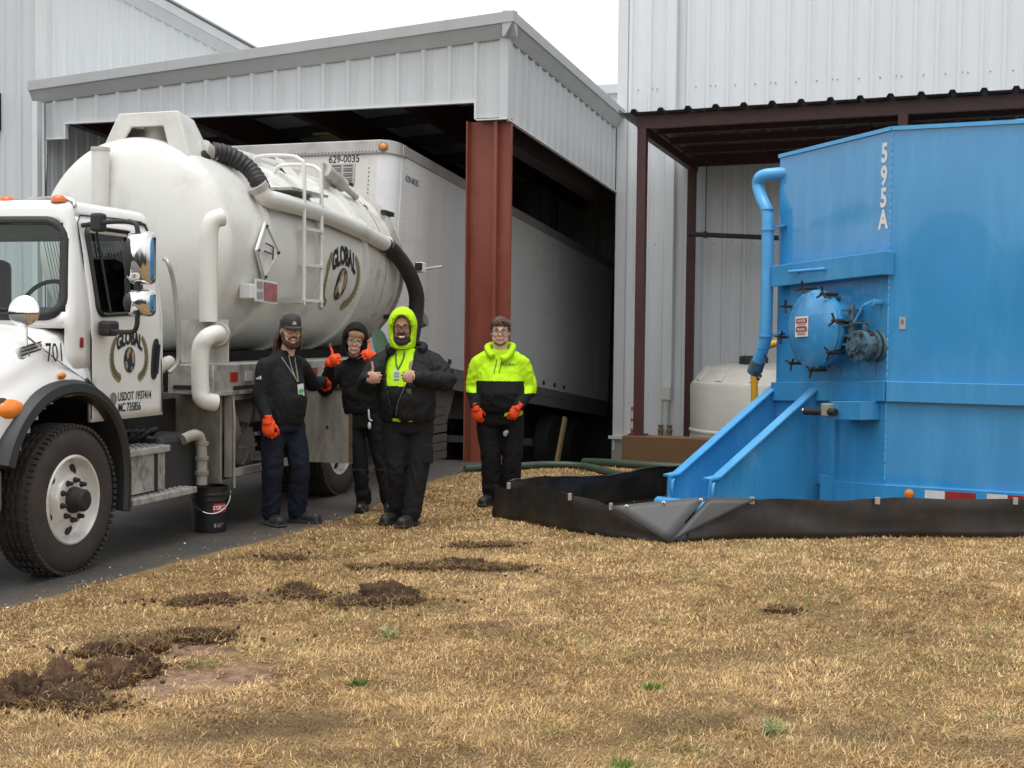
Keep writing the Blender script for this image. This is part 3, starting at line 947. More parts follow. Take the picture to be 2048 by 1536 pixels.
# --- cab shell: rounded plan outline per height, with openings for the glass
TC = -1.08
def hwz(z):
    return 1.0 if z < 1.75 else 1.0 - .13 * ((z - 1.75) / .75) ** 1.2
def sfz(z):
    return -.02 + .17 * max(0, (z - 1.70)) / .8
def cab_out(z, inset=0.):
    hw, sf, sr = hwz(min(z, 2.5)) - inset, sfz(min(z, 2.5)) + inset, 1.34 - inset
    pts = []
    cr_ = .1
    # rear half then front, left side only (t >= TC), then mirrored
    for i in range(6):
        pts.append((sr, TC + (hw - cr_) * i / 5))
    for i in range(1, 5):
        a = i * math.pi / 2 / 4
        pts.append((sr - cr_ + cr_ * math.cos(a), TC + hw - cr_ + cr_ * math.sin(a)))
    s0 = sf + .15
    for i in range(1, 28):
        pts.append((sr - cr_ + (.305 - (sr - cr_)) * i / 27, TC + hw))
    pts.append(((.305 + s0) / 2, TC + hw))
    pts.append((s0, TC + hw))
    for i in range(1, 6):
        a = i * math.pi / 2 / 5
        pts.append((s0 - .09 * math.sin(a), TC + hw - .1 + .1 * math.cos(a)))
    sfr = lambda y: sf + .06 * (y / (hw - .1)) ** 2.5
    for i in range(1, 15):
        y = (hw - .1) * (1 - i / 14)
        pts.append((sfr(y), TC + y))
    mir = [(s, 2 * TC - t) for s, t in pts[-2:0:-1]]
    return pts + mir
zs = [1.02, 1.1, 1.2, 1.3, 1.4, 1.5, 1.6, 1.68, 1.74, 1.79, 1.84, 1.9, 1.98, 2.06, 2.14, 2.22, 2.3, 2.36, 2.41, 2.46, 2.5, 2.54, 2.565, 2.58]
ins = {2.5: .0, 2.54: .012, 2.565: .04, 2.58: .1}
rows = [cab_out(z, ins.get(z, 0)) for z in zs]
rows.append(cab_out(2.5, .35))
zs2 = zs + [2.60]
n = len(rows[0])
shell, door = MB(), MB()
vs = [P(s, t, z) for z, r in zip(zs2, rows) for s, t in r]
sf_, df_ = [], []
for j in range(len(rows) - 1):
    for i in range(n):
        q = (j * n + i, j * n + (i + 1) % n, (j + 1) * n + (i + 1) % n, (j + 1) * n + i)
        c = sum((vs[k] for k in q), V((0, 0, 0))) / 4
        s, t, z = -c.x, c.y, c.z
        hw = hwz(min(z, 2.5))
        side = abs(abs(t - TC) - hw) < .012
        front = s < sfz(z) + .085 and abs(t - TC) < hw - .05
        if front and 1.78 < z < 2.42:
            continue
        if side and .40 < s < .965 and 1.80 < z < 2.37:
            continue
        if s > 1.3 and abs(t - TC) < .66 and 1.85 < z < 2.38:
            continue
        if (front and z < 1.66) or (s < .30 and z < 1.42):
            continue
        if side and t > TC and .305 < s < 1.235 and z < 2.47:
            df_.append(q)
        else:
            sf_.append(q)
top = tuple((len(rows) - 1) * n + i for i in range(n))
sf_.append(top)
def compact(vs, fs, out):
    use = sorted({i for q in fs for i in q})
    mp = {k: i for i, k in enumerate(use)}
    return [tuple(vs[k] + out(vs[k])) for k in use], [tuple(mp[i] for i in q) for q in fs]
a, b2 = compact(vs, sf_, lambda p: V((0, 0, 0)))
o = MB().add(a, b2).build('cab_shell', m_cab, tk, smooth=50)
q = o.modifiers.new('thickness', 'SOLIDIFY')
q.thickness = .03
q.offset = -1
a, b2 = compact(vs, df_, lambda p: V((0, .004, 0)))
dr = MB().add(a, b2).build('door', m_cab, tk, smooth=50)
q = dr.modifiers.new('thickness', 'SOLIDIFY')
q.thickness = .03
q.offset = -1
def side_pt(s, z, off=.006):
    return P(s, TC + hwz(min(z, 2.5)) + off, z)
def front_pt(y, z, off=.012):
    hw = hwz(min(z, 2.5))
    return P(sfz(z) + .06 * min(1.15, abs(y) / (hw - .1)) ** 2.5 - off + max(0, abs(y) - (hw - .1)) * .5, TC + y, z)
# door seam, window rubbers and glass
def rr(x0, x1, z0, z1, r, k=4):
    pts = []
    for cx, cz, a0 in ((x1 - r, z1 - r, 0), (x0 + r, z1 - r, 90), (x0 + r, z0 + r, 180), (x1 - r, z0 + r, 270)):
        for i in range(k + 1):
            a = R(a0 + 90 * i / k)
            pts.append((cx + r * math.cos(a), cz + r * math.sin(a)))
    return pts
seam = [(.305, 1.04), (.305, 1.6), (.305, 2.2), (.31, 2.42), (.36, 2.475), (.9, 2.49), (1.16, 2.49), (1.21, 2.45), (1.225, 2.1), (1.24, 1.4), (1.255, 1.04)]
MB().tube([side_pt(s, z, .004) for s, z in seam], .005, 6).build('door_seam', m_rubber, dr)
win = rr(.385, .985, 1.77, 2.395, .07)
win = [(s + .004 * (2.4 - z), z + (.05 * (s - .4) if z < 1.9 else 0)) for s, z in win]
MB().tube([side_pt(s, z, .004) for s, z in win + win[:1]], .03, 8, flat=.5).build('window_rubber', m_rubber, dr, smooth=50)
MB().add([side_pt(s, z, -.012) for s, z in win], [tuple(range(len(win)))]).build('side_glass', m_glassd, dr)
MB().tube([side_pt(.55, 1.80), side_pt(.53, 2.38)], .009, 6).build('glass_divider', m_rubber, dr)
ws = [(y, z) for y, z in rr(-.945, .945, 1.76, 2.43, .13, 6)]
ws = [(y * (1.0 - .10 * (z - 1.76) / .66), z) for y, z in ws]
wsd = []
for (y0, z0), (y1, z1) in zip(ws, ws[1:] + ws[:1]):
    k = max(1, int(abs(y1 - y0) / .12))
    wsd += [(y0 + (y1 - y0) * i / k, z0 + (z1 - z0) * i / k) for i in range(k)]
MB().tube([front_pt(y, z) for y, z in wsd + wsd[:1]], .032, 8, flat=.55, up=(0, 0, 1)).build('windscreen_rubber', m_rubber, tk, smooth=50)
mb = MB()
nx_, nz_ = 16, 6
g = [[front_pt(-.93 * (1 - .10 * j / nz_) + 1.86 * (1 - .10 * j / nz_) * i / nx_, 1.77 + .64 * j / nz_, .0) for i in range(nx_ + 1)] for j in range(nz_ + 1)]
mb.loft(g, cap=False, closed=False)
mb.build('windscreen', m_glass, tk, smooth=60)
MB().tube([front_pt(-.1, 1.79, .03), front_pt(.3, 1.83, .035), front_pt(.55, 1.80, .03)], .009, 6).build('wiper', m_plastic, tk)
# rear window mesh guard
mg = MB()
for i in range(24):
    for sg in (-1, 1):
        y0 = -.62 + i * .055
        mg.bar(P(1.33, TC + .02 + y0 * .48 + .3, 1.87), P(1.33, TC + .02 + y0 * .48 + .3 + sg * .25 * .48, 2.36), .004, .004)
mg.build('window_mesh', M('mesh grey', (.4, .41, .4), rough=.5), tk, kind='stuff')
# interior
MB().add([P(.05, TC - .95, 1.72), P(.05, TC + .95, 1.72), P(.42, TC + .93, 1.78), P(.42, TC - .93, 1.78), P(.5, TC + .93, 1.3), P(.5, TC - .93, 1.3)], [(0, 1, 2, 3), (3, 2, 4, 5)]).build('dashboard', m_int, tk)
MB().add([P(.17, -.42, 1.755), P(.17, -.22, 1.755), P(.3, -.25, 1.775), P(.29, -.36, 1.80)], [(0, 1, 2, 3)]).build('paper_sheet', M('paper', (.7, .78, .72), rough=.8), tk)
sw = MB()
sw.tube([P(.55 + .16 * math.cos(a) * .5, -.60 + .22 * math.sin(a), 1.83 + .19 * math.cos(a)) for a in [i * math.pi / 12 for i in range(25)]], .016, 8)
sw.build('steering_wheel', m_plastic, tk, smooth=60)
for tt in (-.55, -1.55):
    MB().box(P(1.05, tt, 1.85), (.16, .5, .7)).build('seat', m_int, tk, bevel=.06)
MB().box(P(1.0, TC, 1.25), (.6, 1.8, .3)).build('cab_floor', m_int, tk)
MB().lathe([(.09, 0), (.09, .02), (0, .025)], P(.75, -.55, 2.52), axis=(0, 0, -1), n=16).build('dome_lamp', m_wht, tk)
# rear drip rail, roof lamps, antenna
MB().tube([side_pt(1.0, 2.49, .0), side_pt(1.2, 2.47, .006), side_pt(1.23, 2.40, .006)], .012, 6).build('drip_rail', m_plastic, tk)
for k, tt in enumerate((-.31, -.73, -1.1, -1.4, -1.8)):
    b_ = MB().lathe([(.055, 0), (.055, .012), (.05, .035), (.03, .05), (0, .052)], P(.27, tt, 2.555), n=14)
    b_.build('roof_lamp', M('amber roof lens', (.62, .13, .01), rough=.25, var=.1, coat=.4), tk, smooth=50)
MB().tube([P(.62, -.66, 2.57), P(.62, -.66, 2.62), P(.64, -.66, 2.95)], [.012, .006, .003], 6).build('antenna', m_plastic, tk)
# door handle, emblem, lettering
hd = MB().prism([(s * .042 + (z - 1.45) * .12, z) for s, z in [(math.cos(a), 1.45 + .155 * math.copysign(abs(math.sin(a)) ** .6, math.sin(a))) for a in [i * math.pi / 10 for i in range(20)]]], lambda a, z, h: side_pt(1.135 + a, z, h), .002, .02).build('door_handle', m_plastic, dr, smooth=40)
MB().bar(side_pt(1.12, 1.34, .03), side_pt(1.15, 1.56, .03), .03, .02).build('handle_grip', m_rubber, hd)
gem.n = V((0, 1, 0))
gem('emblem', lambda a, b2: side_pt(.79 + a, 1.50 + b2, .009), dr, .5)
lettering('USDOT 1937414', .062, lambda a, b2: side_pt(.86 + a, 1.155 + b2, .009), m_lblk, dr, bold=.014, sx=.72)
lettering('MC 735856', .062, lambda a, b2: side_pt(.79 + a, 1.075 + b2, .009), m_lblk, dr, bold=.014, sx=.72)
MB().add([side_pt(.19 + a, 1.58 + b2, .006) for a, b2 in rr(-.022, .022, -.035, .035, .006)], [tuple(range(20))]).build('red_sticker', m_redt, tk)
MB().add([side_pt(.34 + a, 1.31 + b2, .009) for a, b2 in rr(-.03, .03, -.018, .018, .004)], [tuple(range(20))]).build('small_sticker', m_wht, dr)
MB().add([side_pt(.575 + .045 * math.cos(a), 1.17 + .05 * math.sin(a), .009) for a in [i * math.pi / 10 for i in range(20)]], [tuple(range(20))]).build('round_seal', M('seal grey', (.2, .2, .19), rough=.5, var=.4, vs=60), dr)

# --- hood and fender
def hood_dz(s):
    tb = [(-1.25, -.62), (-1.0, -.4), (-.6, -.19), (-.3, -.075), (0, 0), (.27, .03)]
    for (a, x), (b_, y) in zip(tb, tb[1:]):
        if s <= b_:
            return x + (y - x) * (s - a) / (b_ - a)
    return .03
def hood_sec(s):
    dz = hood_dz(s)
    b_ = max(0, 1 - ((s + .05) / .75) ** 2) * .035
    left = [(-.075 + b_, .84), (-.065 + b_, 1.0), (-.065 + b_, 1.12), (-.07 + b_, 1.22 + dz * .3), (-.085 + b_ * .7, 1.34 + dz * .7), (-.11, 1.46 + dz), (-.135, 1.55 + dz), (-.18, 1.62 + dz), (-.27, 1.665 + dz), (-.42, 1.69 + dz), (-.7, 1.72 + dz), (TC, 1.735 + dz)]
    # narrow toward the nose
    k = sstep(-.5, -1.3, s) * .25
    left = [(t - k * (1 if i < 8 else .6), z) for i, (t, z) in enumerate(left)]
    return left + [(2 * TC - t, z) for t, z in left[-2::-1]]
ss = [.275, .2, .12, .04, -.04, -.12, -.2, -.28, -.36, -.44, -.52, -.6, -.68, -.76, -.86, -1.0, -1.15]
rows = []
for s in ss:
    r = hood_sec(s)
    rd = []
    for (t0, z0), (t1, z1) in zip(r, r[1:]):
        k = 3
        rd += [(t0 + (t1 - t0) * i / k, z0 + (z1 - z0) * i / k) for i in range(k)]
    rd.append(r[-1])
    rows.append([P(s, t, z) for t, z in rd])
vs = [p for r in rows for p in r]
n = len(rows[0])
fs = []
for j in range(len(rows) - 1):
    for i in range(n - 1):
        q = (j * n + i, j * n + i + 1, (j + 1) * n + i + 1, (j + 1) * n + i)
        c = sum((vs[k] for k in q), V((0, 0, 0))) / 4
        if abs(c.y - TC) > .7 and (c.x) ** 2 + ((c.z - .55) * .93) ** 2 < .64 ** 2:
            continue
        fs.append(q)
fs.append(tuple((len(rows) - 1) * n + i for i in range(n)))
a, b2 = compact(vs, fs, lambda p: V((0, 0, 0)))
hood = MB().add(a, b2).build('hood', m_cab, tk, smooth=45)
q = hood.modifiers.new('thickness', 'SOLIDIFY')
q.thickness = .02
q.offset = -1
# black wheel-arch flare and inner liner
arc = [(-.70, .80), (-.63, .95), (-.50, 1.10), (-.32, 1.215), (-.12, 1.265), (.1, 1.262), (.3, 1.20), (.46, 1.09), (.57, .94), (.63, .76), (.645, .56), (.63, .36)]
cc = catmull([P(s, 0, z) for s, z in arc], 3)
rings = []
for p in cc:
    d = V((p.x, 0, p.z - .5)).normalized()
    ti = -.16
    rings.append([p + d * .055 + V((0, -.09, 0)), p + d * .062 + V((0, -.035, 0)), p + d * .035 + V((0, .012, 0)), p - d * .02 + V((0, .022, 0)), p - d * .045 + V((0, .0, 0)), p - d * .045 + V((0, -.09, 0))])
MB().loft(rings).build('arch_flare', m_plastic, tk, smooth=45)
rings = []
for p in cc:
    d = V((p.x, 0, p.z - .5)).normalized()
    rings.append([p - d * .03 + V((0, -.02, 0)), p - d * .03 + V((0, -.75, 0)), p - d * .04 + V((0, -.75, 0)), p - d * .04 + V((0, -.02, 0))])
MB().loft(rings).build('inner_guard', m_under, tk)
MB().boxb(-.62, .62, -1.6, -.78, .5, 1.3).build('engine', m_under, tk)
lettering('701', .125, lambda a, b2: P(-.085 + a, -.092 - .09 * b2, 1.455 + b2), m_lblk, hood, bold=.008, sx=.78)
MB().ell(P(-.07, -.055, 1.36), (.045, .018, .022), 14, 8).build('side_marker_lamp', m_amb, hood, smooth=60)
hv = MB().prism(rr(-.13, .13, -.045, .045, .04), lambda a, b2, h: P(-.26 + a, -.165 - .25 * b2 + h, 1.52 + .2 * a + b2), -.02, .006).build('hood_vent', m_alu, hood)
for i in range(4):
    MB().bar(P(-.37, -.152, 1.475 + i * .024), P(-.16, -.152, 1.515 + i * .024), .006, .008).build('vent_slat', m_plastic, hv)
hl = MB().ell(P(-.56, -.15, 1.15), (.185, .09, .10), 18, 10).build('headlamp', m_rubber, hood, smooth=60)
MB().ell(P(-.55, -.12, 1.15), (.155, .085, .082), 18, 10).build('indicator_lens', m_amb, hl, smooth=60)
MB().boxb(.62, 1.25, -2.1, -.1, .48, .80).build('bumper', M('bumper grey', (.19, .195, .2), rough=.45, var=.1), tk, bevel=.05)
gl_ = MB().boxb(1.14, 1.185, -1.72, -.44, .80, 1.14).build('grille_surround', m_alu, hood, bevel=.02)
for k in range(6):
    MB().boxb(1.183, 1.195, -1.66, -.50, .825 + k * .05, .852 + k * .05).build('grille_bar', m_plastic, gl_)
# hood mirror on its stays
hm = MB().lathe([(0, -.05), (.06, -.045), (.1, -.02), (.105, 0), (.1, .008), (0, .01)], P(-.32, -.17, 1.79), axis=(.85, .2, .1), n=24).build('hood_mirror', m_chrome, hood, smooth=60)
MB().tube([P(-.3, -.17, 1.80), P(-.31, -.16, 1.55), P(-.22, -.12, 1.24)], .009, 6).build('mirror_stay', m_chrome, hm)
MB().tube([P(-.29, -.165, 1.62), P(-.05, -.09, 1.45), P(.22, -.06, 1.31)], .008, 6).build('mirror_stay', m_chrome, hm)
MB().tube([P(.2, -.05, 1.32), P(.33, -.03, 1.22), P(.38, -.02, 1.17)], .02, 8).build('hood_latch', m_plastic, hood)
# door mirrors on the tubular arm
ma = MB().tube(catmull([side_pt(.34, 2.40, .02), P(.32, .04, 2.42), P(.30, .24, 2.415), P(.29, .30, 2.36), P(.29, .30, 2.1), P(.29, .30, 1.8), P(.30, .28, 1.68), P(.32, .2, 1.655), side_pt(.42, 1.665, .03)], 4), .017, 8).build('mirror_arm', m_plastic, tk, smooth=60)
MB().box(P(.34, -.04, 2.42), (.09, .09, .13)).build('upper_bracket', m_plastic, ma, bevel=.02)
MB().box(P(.42, -.01, 1.68), (.14, .1, .11)).build('lower_bracket', m_plastic, ma, bevel=.025)
for z0, z1, nm in ((1.985, 2.355, 'main_mirror'), (1.765, 1.955, 'spot_mirror')):
    mb = MB()
    zc, hz = (z0 + z1) / 2, (z1 - z0) / 2
    rings = []
    for k, (ds, sc) in enumerate(((.06, .99), (.03, 1.0), (-.02, .96), (-.055, .8), (-.075, .5), (-.08, .12))):
        rings.append([P(.31 + ds, .305 + a * sc, zc + b2 * sc) for a, b2 in rr(-.092, .092, -hz, hz, .045)])
    mb.loft(rings)
    mm = mb.build(nm, m_chrome, tk, smooth=50)
    MB().ell(P(.25, .255, zc), (.034, .04, hz * .72), 12, 8).build('mirror_clamp', m_plastic, mm, smooth=60)
# grab rail behind the door
MB().tube(catmull([P(1.36, -.12, 2.22), P(1.30, -.05, 2.18), P(1.36, -.035, 2.0), P(1.42, -.035, 1.6), P(1.42, -.04, 1.42), P(1.36, -.08, 1.34)], 5), .018, 8).build('grab_rail', m_alu, tk, smooth=60)

# --- steps, battery box, tanks under the cab
st = MB().boxb(-1.30, -.66, -.36, -.03, .735, .785).build('upper_step', m_alp, tk, bevel=.008)
MB().boxb(-1.27, -.72, -.42, -.06, .45, .735).build('battery_box', m_alp, tk, bevel=.006)
MB().boxb(-1.14, -1.11, -.06, -.045, .45, .735).build('box_strap', m_plastic, tk)
st2 = MB().boxb(-1.66, -.73, -.32, .0, .375, .425).build('lower_step', m_alp, tk, bevel=.008)
gr = MB()
for zt_, s0, s1, t0, t1 in ((.787, .7, 1.28, -.33, -.05), (.427, .78, 1.62, -.29, -.03)):
    ns = int((s1 - s0) / .075)
    for i in range(ns):
        for j in range(4):
            gr.box(P(s0 + (i + .5) * (s1 - s0) / ns, t0 + (j + .5) * (t1 - t0) / 4, zt_), (.04, .035, .012))
gr.build('grip_studs', m_alu, tk, kind='stuff')
MB().boxb(-1.9, -1.32, -.62, -.12, .36, .84).build('fluid_tank', M('black poly tank', (.028, .029, .03), rough=.5, var=.15), tk, bevel=.05)
mb = MB().tube(catmull([P(1.6, -.1, .8), P(1.72, -.06, .83), P(1.8, -.05, .78), P(1.82, -.05, .6), P(1.82, -.05, .42)], 5), .045, 10)
mb.build('drain_elbow', m_grimel, tk, smooth=60)
for z_ in (.5, .62, .74):
    MB().lathe([(.056, 0), (.056, .03)], P(1.82, -.05, z_), n=12).build('hose_band', m_grime, tk)
hos = MB()
for k in range(7):
    x0 = .72 + k * .09
    hos.tube(catmull([P(x0, -.3, .82), P(x0 + .05, -.24 + .02 * (k % 3), .93 - .01 * k), P(x0 + .12, -.2, .9), P(x0 + .17, -.3, .82)], 4), .016, 6)
hos.build('air_lines', m_plastic, tk, kind='stuff')
MB().boxb(-2.1, -1.05, -1.7, -.45, .55, 1.1).build('chassis_front', m_under, tk)
for tt in (-.7, -1.5):
    MB().boxb(-7.0, .7, tt - .04, tt + .04, .68, .95).build('frame_rail', m_under, tk)

# --- wheels
def truck_wheel(s, tface, rear=False):
    w = thing_part('wheel', tk)
    prof = [(.30, -.02), (.34, -.004), (.40, .0), (.455, -.008), (.485, -.025), (.505, -.045), (.512, -.06)]
    for gq in (-.10, -.145, -.19):
        prof += [(.513, gq + .018), (.498, gq + .012), (.498, gq - .012), (.513, gq - .018)]
    prof += [(.512, -.24), (.5, -.26), (.455, -.28), (.34, -.29), (.30, -.27)]
    ty = MB().lathe(prof, P(0, 0, 0), axis=(0, 1, 0), n=64, cap=False)
    ty.build('tyre', m_tyre, w, smooth=35)
    lug = MB()
    for i in range(72):
        a = 2 * math.pi * i / 72
        for tt, w_ in ((-.028, .04), (-.262, .04)):
            c = P(.502 * math.sin(a), tt, .502 * math.cos(a))
            lug.box(c, (.026, w_, .022), Matrix.Rotation(-a, 3, 'Y'))
        for tt in (-.075, -.122, -.168, -.212):
            a2 = a + .04 * (i % 2)
            lug.box(P(.511 * math.sin(a2), tt, .511 * math.cos(a2)), (.03, .028, .012), Matrix.Rotation(-a2 + .3, 3, 'Y'))
    lug.build('tread_lugs', m_tyre, w, kind='stuff')
    if rear:
        rp_ = [(.30, -.02), (.285, -.03), (.27, -.12), (.2, -.16), (.1, -.165)]
    else:
        rp_ = [(.308, -.014), (.297, -.004), (.287, -.006), (.28, -.025), (.268, -.075), (.255, -.092), (.235, -.093), (.20, -.078), (.178, -.045), (.168, -.022), (.155, -.018), (.09, -.018)]
    MB().lathe(rp_, P(0, 0, 0), axis=(0, 1, 0), n=48, cap=False).build('rim', m_steelw, w, smooth=40)
    for i in range(5):
        a = 2 * math.pi * (i + .35) / 5
        MB().lathe([(.035, -.012), (.035, .004)], P(.222 * math.sin(a), -.082, .222 * math.cos(a)), axis=(.38 * math.sin(a) * -1, 1, .38 * math.cos(a)), n=16).build('hand_hole', m_under, w)
    for i in range(10):
        a = 2 * math.pi * (i + .2) / 10
        MB().lathe([(.021, 0), (.02, .018), (.016, .02), (.014, .045), (0, .05)], P(.135 * math.sin(a), -.024, .135 * math.cos(a)), axis=(0, 1, 0), n=8).build('lug_nut', m_under, w)
    hb = MB().lathe([(.095, -.03), (.09, .0), (.078, .03), (.076, .07), (.06, .085), (0, .088)], P(0, 0, 0), axis=(0, 1, 0), n=24).build('hub', m_under, w, smooth=40)
    w.location = P(s, tface, .513)
    return w
def thing_part(name, parent):
    o = bpy.data.objects.new(name, None)
    o.empty_display_size = .1
    COL.objects.link(o)
    o.parent = parent
    return o
truck_wheel(0, .0)
truck_wheel(4.72, -.06, True)
truck_wheel(4.72, -.38, True)
for s in (0, 4.72):
    MB().lathe([(.3, -.14), (.5, -.13), (.51, -.1), (.51, .1), (.5, .13), (.3, .14)], P(s, -2.05, .513), axis=(0, 1, 0), n=32).build('far_wheel', m_tyre, tk, smooth=40)
    MB().cyl(P(s, -2.0, .5), P(s, -.2, .5), .08).build('axle', m_under, tk)

# --- tank
TR_, TT, TZ = .95, -1.1, 2.40
prof = []
for i in range(13):
    a = i / 12 * math.pi / 2
    prof.append((max(.001, TR_ * math.sin(a) ** .75), 2.30 + .24 * (1 - math.cos(a)) ** 1.0))
prof += [(TR_, 2.6), (TR_, 5.47)]
MB().lathe([(r, -s) for r, s in prof], P(0, TT, TZ), axis=(1, 0, 0), n=72).build('tank_shell', m_tank, tk, smooth=35)
m_tankr = M('tank rear white', (.62, .615, .575), rough=.42, var=.08, vs=2, dirt=(.10, .09, .07), dscale=(5, 5, 5), damt=.8, dlo=.54, dhi=.78)
MB().lathe([(TR_, -5.47), (TR_, -6.45)], P(0, TT, TZ), axis=(1, 0, 0), n=72, cap=False).build('tank_rear_course', m_tankr, tk, smooth=35)
for s, w_, h_ in ((3.16, .08, .04), (4.34, .08, .04), (5.46, .08, .04), (6.1, .03, .008)):
    MB().lathe([(TR_ - .01, -s), (TR_ + h_, -s), (TR_ + h_, -s - w_), (TR_ - .01, -s - w_)], P(0, TT, TZ), axis=(1, 0, 0), n=72, cap=False).build('tank_ring', m_tankd if s > 6 else m_tank, tk, smooth=35)
MB().lathe([(TR_, -6.44), (TR_ + .05, -6.45), (TR_ + .05, -6.50), (TR_, -6.51)], P(0, TT, TZ), axis=(1, 0, 0), n=72, cap=False).build('rear_flange', m_tankd, tk, smooth=35)
MB().lathe([(TR_ - .03, -6.49), (TR_ - .03, -6.57)], P(0, TT, TZ), axis=(1, 0, 0), n=72, cap=False).build('door_gasket', m_rubber, tk, smooth=35)
dp2 = [(TR_, -6.54), (TR_ + .04, -6.56), (TR_ + .04, -6.61), (TR_ - .02, -6.63)] + [(TR_ * math.cos(a), -6.63 - .25 * math.sin(a)) for a in [i * math.pi / 2 / 8 for i in range(1, 9)]]
rd_ = MB().lathe(dp2, P(0, TT, TZ), axis=(1, 0, 0), n=72).build('rear_door', m_tankd, tk, smooth=35)
for k in range(10):
    a = R(-70 + k * 36)
    MB().bar(P(6.40, TT + 1.01 * math.cos(a), TZ + 1.01 * math.sin(a)), P(6.72, TT + 1.0 * math.cos(a), TZ + 1.0 * math.sin(a)), .05, .05).build('door_clamp', m_under, rd_)
def onT(s, th, h=.0):      # point on the tank skin, th = angle above horizontal on the driver side
    return P(s, TT + (TR_ + h) * math.cos(th), TZ + (TR_ + h) * math.sin(th))
gem.n = V((0, 1, 0))
em = thing_part('emblem', tk)
gem('emblem', lambda a, b2: onT(4.94 + a, -.17 + b2 / TR_, .006), em, .9)
# placard holder and hazard plate
pc = MB().prism([(0, .27), (.235, 0), (0, -.27), (-.235, 0)], lambda a, b2, h: onT(3.10 + a, -.02 + b2 / TR_ * .95, .035 + h), 0, .018).build('placard_holder', m_cab, tk, bevel=.006)
for q in range(4):
    c = [(0, .27), (.235, 0), (0, -.27), (-.235, 0)]
    (a0, b0), (a1, b1) = c[q], c[(q + 1) % 4]
    MB().bar(onT(3.1 + a0 * .93, -.02 + b0 * .93 / TR_ * .95, .056), onT(3.1 + a1 * .93, -.02 + b1 * .93 / TR_ * .95, .056), .012, .010).build('holder_edge', m_tankd, pc)
    MB().box(onT(3.1 + a0 * .84, -.02 + b0 * .84 / TR_ * .95, .062), (.022, .016, .022)).build('holder_clip', m_plastic, pc)
for a0, b0, a1, b1 in ((-.06, .07, .09, .045), (.09, .045, .09, -.07), (-.09, .0, .06, -.02)):
    MB().bar(onT(3.1 + a0, -.02 + b0, .058), onT(3.1 + a1, -.02 + b1, .058), .006, .012).build('placard_print', m_lblk, pc)
fl = MB().prism([(-.21, -.1), (.22, -.12), (.22, .08), (-.21, .1)], lambda a, b2, h: P(3.05 + a, -.10 + h, 2.03 + b2), 0, .012).build('lamp_plate', m_cab, tk)
MB().prism([(-.06, -.088), (.2, -.1), (.2, .06), (-.06, .075)], lambda a, b2, h: P(3.05 + a, -.084 + h, 2.03 + b2), 0, .004).build('red_decal', M('faded red decal', (.36, .13, .13), rough=.5, var=.4, vs=14), fl)
for b0 in (-.075, .015):
    MB().prism([(-.19, 0), (-.09, 0), (-.09, .06), (-.19, .06)], lambda a, b2, h: P(3.05 + a, -.084 + h, 2.03 + b0 + b2), 0, .004).build('grey_decal', m_alu, fl)
MB().boxb(-2.95, -2.78, -.22, -.1, 1.95, 2.08).build('lamp_bracket', m_cab, tk, bevel=.01)
# guard arch over the front fittings
ar = MB()
fo = [(-1.50, 3.06), (-1.24, 3.55), (-.66, 3.56), (-.52, 3.06)]
fi = [(-1.33, 3.12), (-1.11, 3.43), (-.80, 3.43), (-.70, 3.06)]
def af(s):
    return lambda a, b2, h: P(s + h, a, b2)
vo = [P(2.52, a, b2) for a, b2 in fo] + [P(2.52, a, b2) for a, b2 in fi]
ar.add(vo, [(0, 1, 5, 4), (1, 2, 6, 5), (2, 3, 7, 6)])
bk = [(-1.40, 3.1), (-1.20, 3.54), (-.76, 3.55), (-.58, 3.0)]
vb = [P(3.12, a, b2) for a, b2 in fo[:1]] and [P(2.95, bk[0][0], bk[0][1]), P(2.95, bk[1][0], bk[1][1]), P(2.95, bk[2][0], bk[2][1]), P(3.2, bk[3][0], bk[3][1])]
ar.add(vo[:4] + vb, [(0, 1, 5, 4), (1, 2, 6, 5), (2, 3, 7, 6)])
o = ar.build('fitting_guard', m_tank, tk)
q = o.modifiers.new('thickness', 'SOLIDIFY')
q.thickness = .03
bv = o.modifiers.new('b', 'BEVEL')
bv.width = .012
bv.segments = 2
MB().ell(P(2.86, -.60, 3.19), (.09, .035, .075), 16, 8).build('guard_window', m_under, o)
MB().cyl(P(2.75, -1.0, 3.2), P(2.75, -1.0, 3.46), .12, n=20).build('float_housing', m_tank, tk, smooth=40)
MB().boxb(-2.82, -2.68, -1.28, -1.05, 3.36, 3.44).build('float_lever', m_tankd, tk)
# suction line: flange, corrugated hose, pipe, hose
fg = P(2.93, -.62, 3.27)
MB().lathe([(.05, -.06), (.085, -.05), (.085, -.02), (.07, 0), (.07, .1)], fg, axis=(-.8, .35, -.2), n=16).build('hose_flange', m_tankd, tk, smooth=40)
path = catmull([fg + V((-.05, .02, 0)), P(3.12, -.5, 3.25), P(3.22, -.36, 3.14), P(3.2, -.24, 3.0), P(3.16, -.2, 2.92)], 8)
hose = MB().tube(path, [.078 + .009 * (i % 2) for i in range(len(path))], 14)
hose.build('corrugated_hose', m_plastic, tk, smooth=30)
pipe = catmull([P(3.13, -.205, 2.95), P(3.2, -.175, 2.87), P(3.42, -.16, 2.86), P(4.3, -.15, 2.83), P(5.3, -.13, 2.73), P(6.0, -.11, 2.63)], 6)
MB().tube(pipe, .082, 18).build('suction_pipe', m_tank, tk, smooth=60)
MB().lathe([(.092, -.03), (.092, .02)], pipe[0], axis=pipe[1] - pipe[0], n=18).build('hose_clamp', m_alu, tk)
for s in (3.28, 4.5, 5.55):
    MB().bar(onT(s, .62, -.02), P(s, -.15, 2.80), .06, .02).build('pipe_bracket', m_tank, tk)
e_ = pipe[-1]
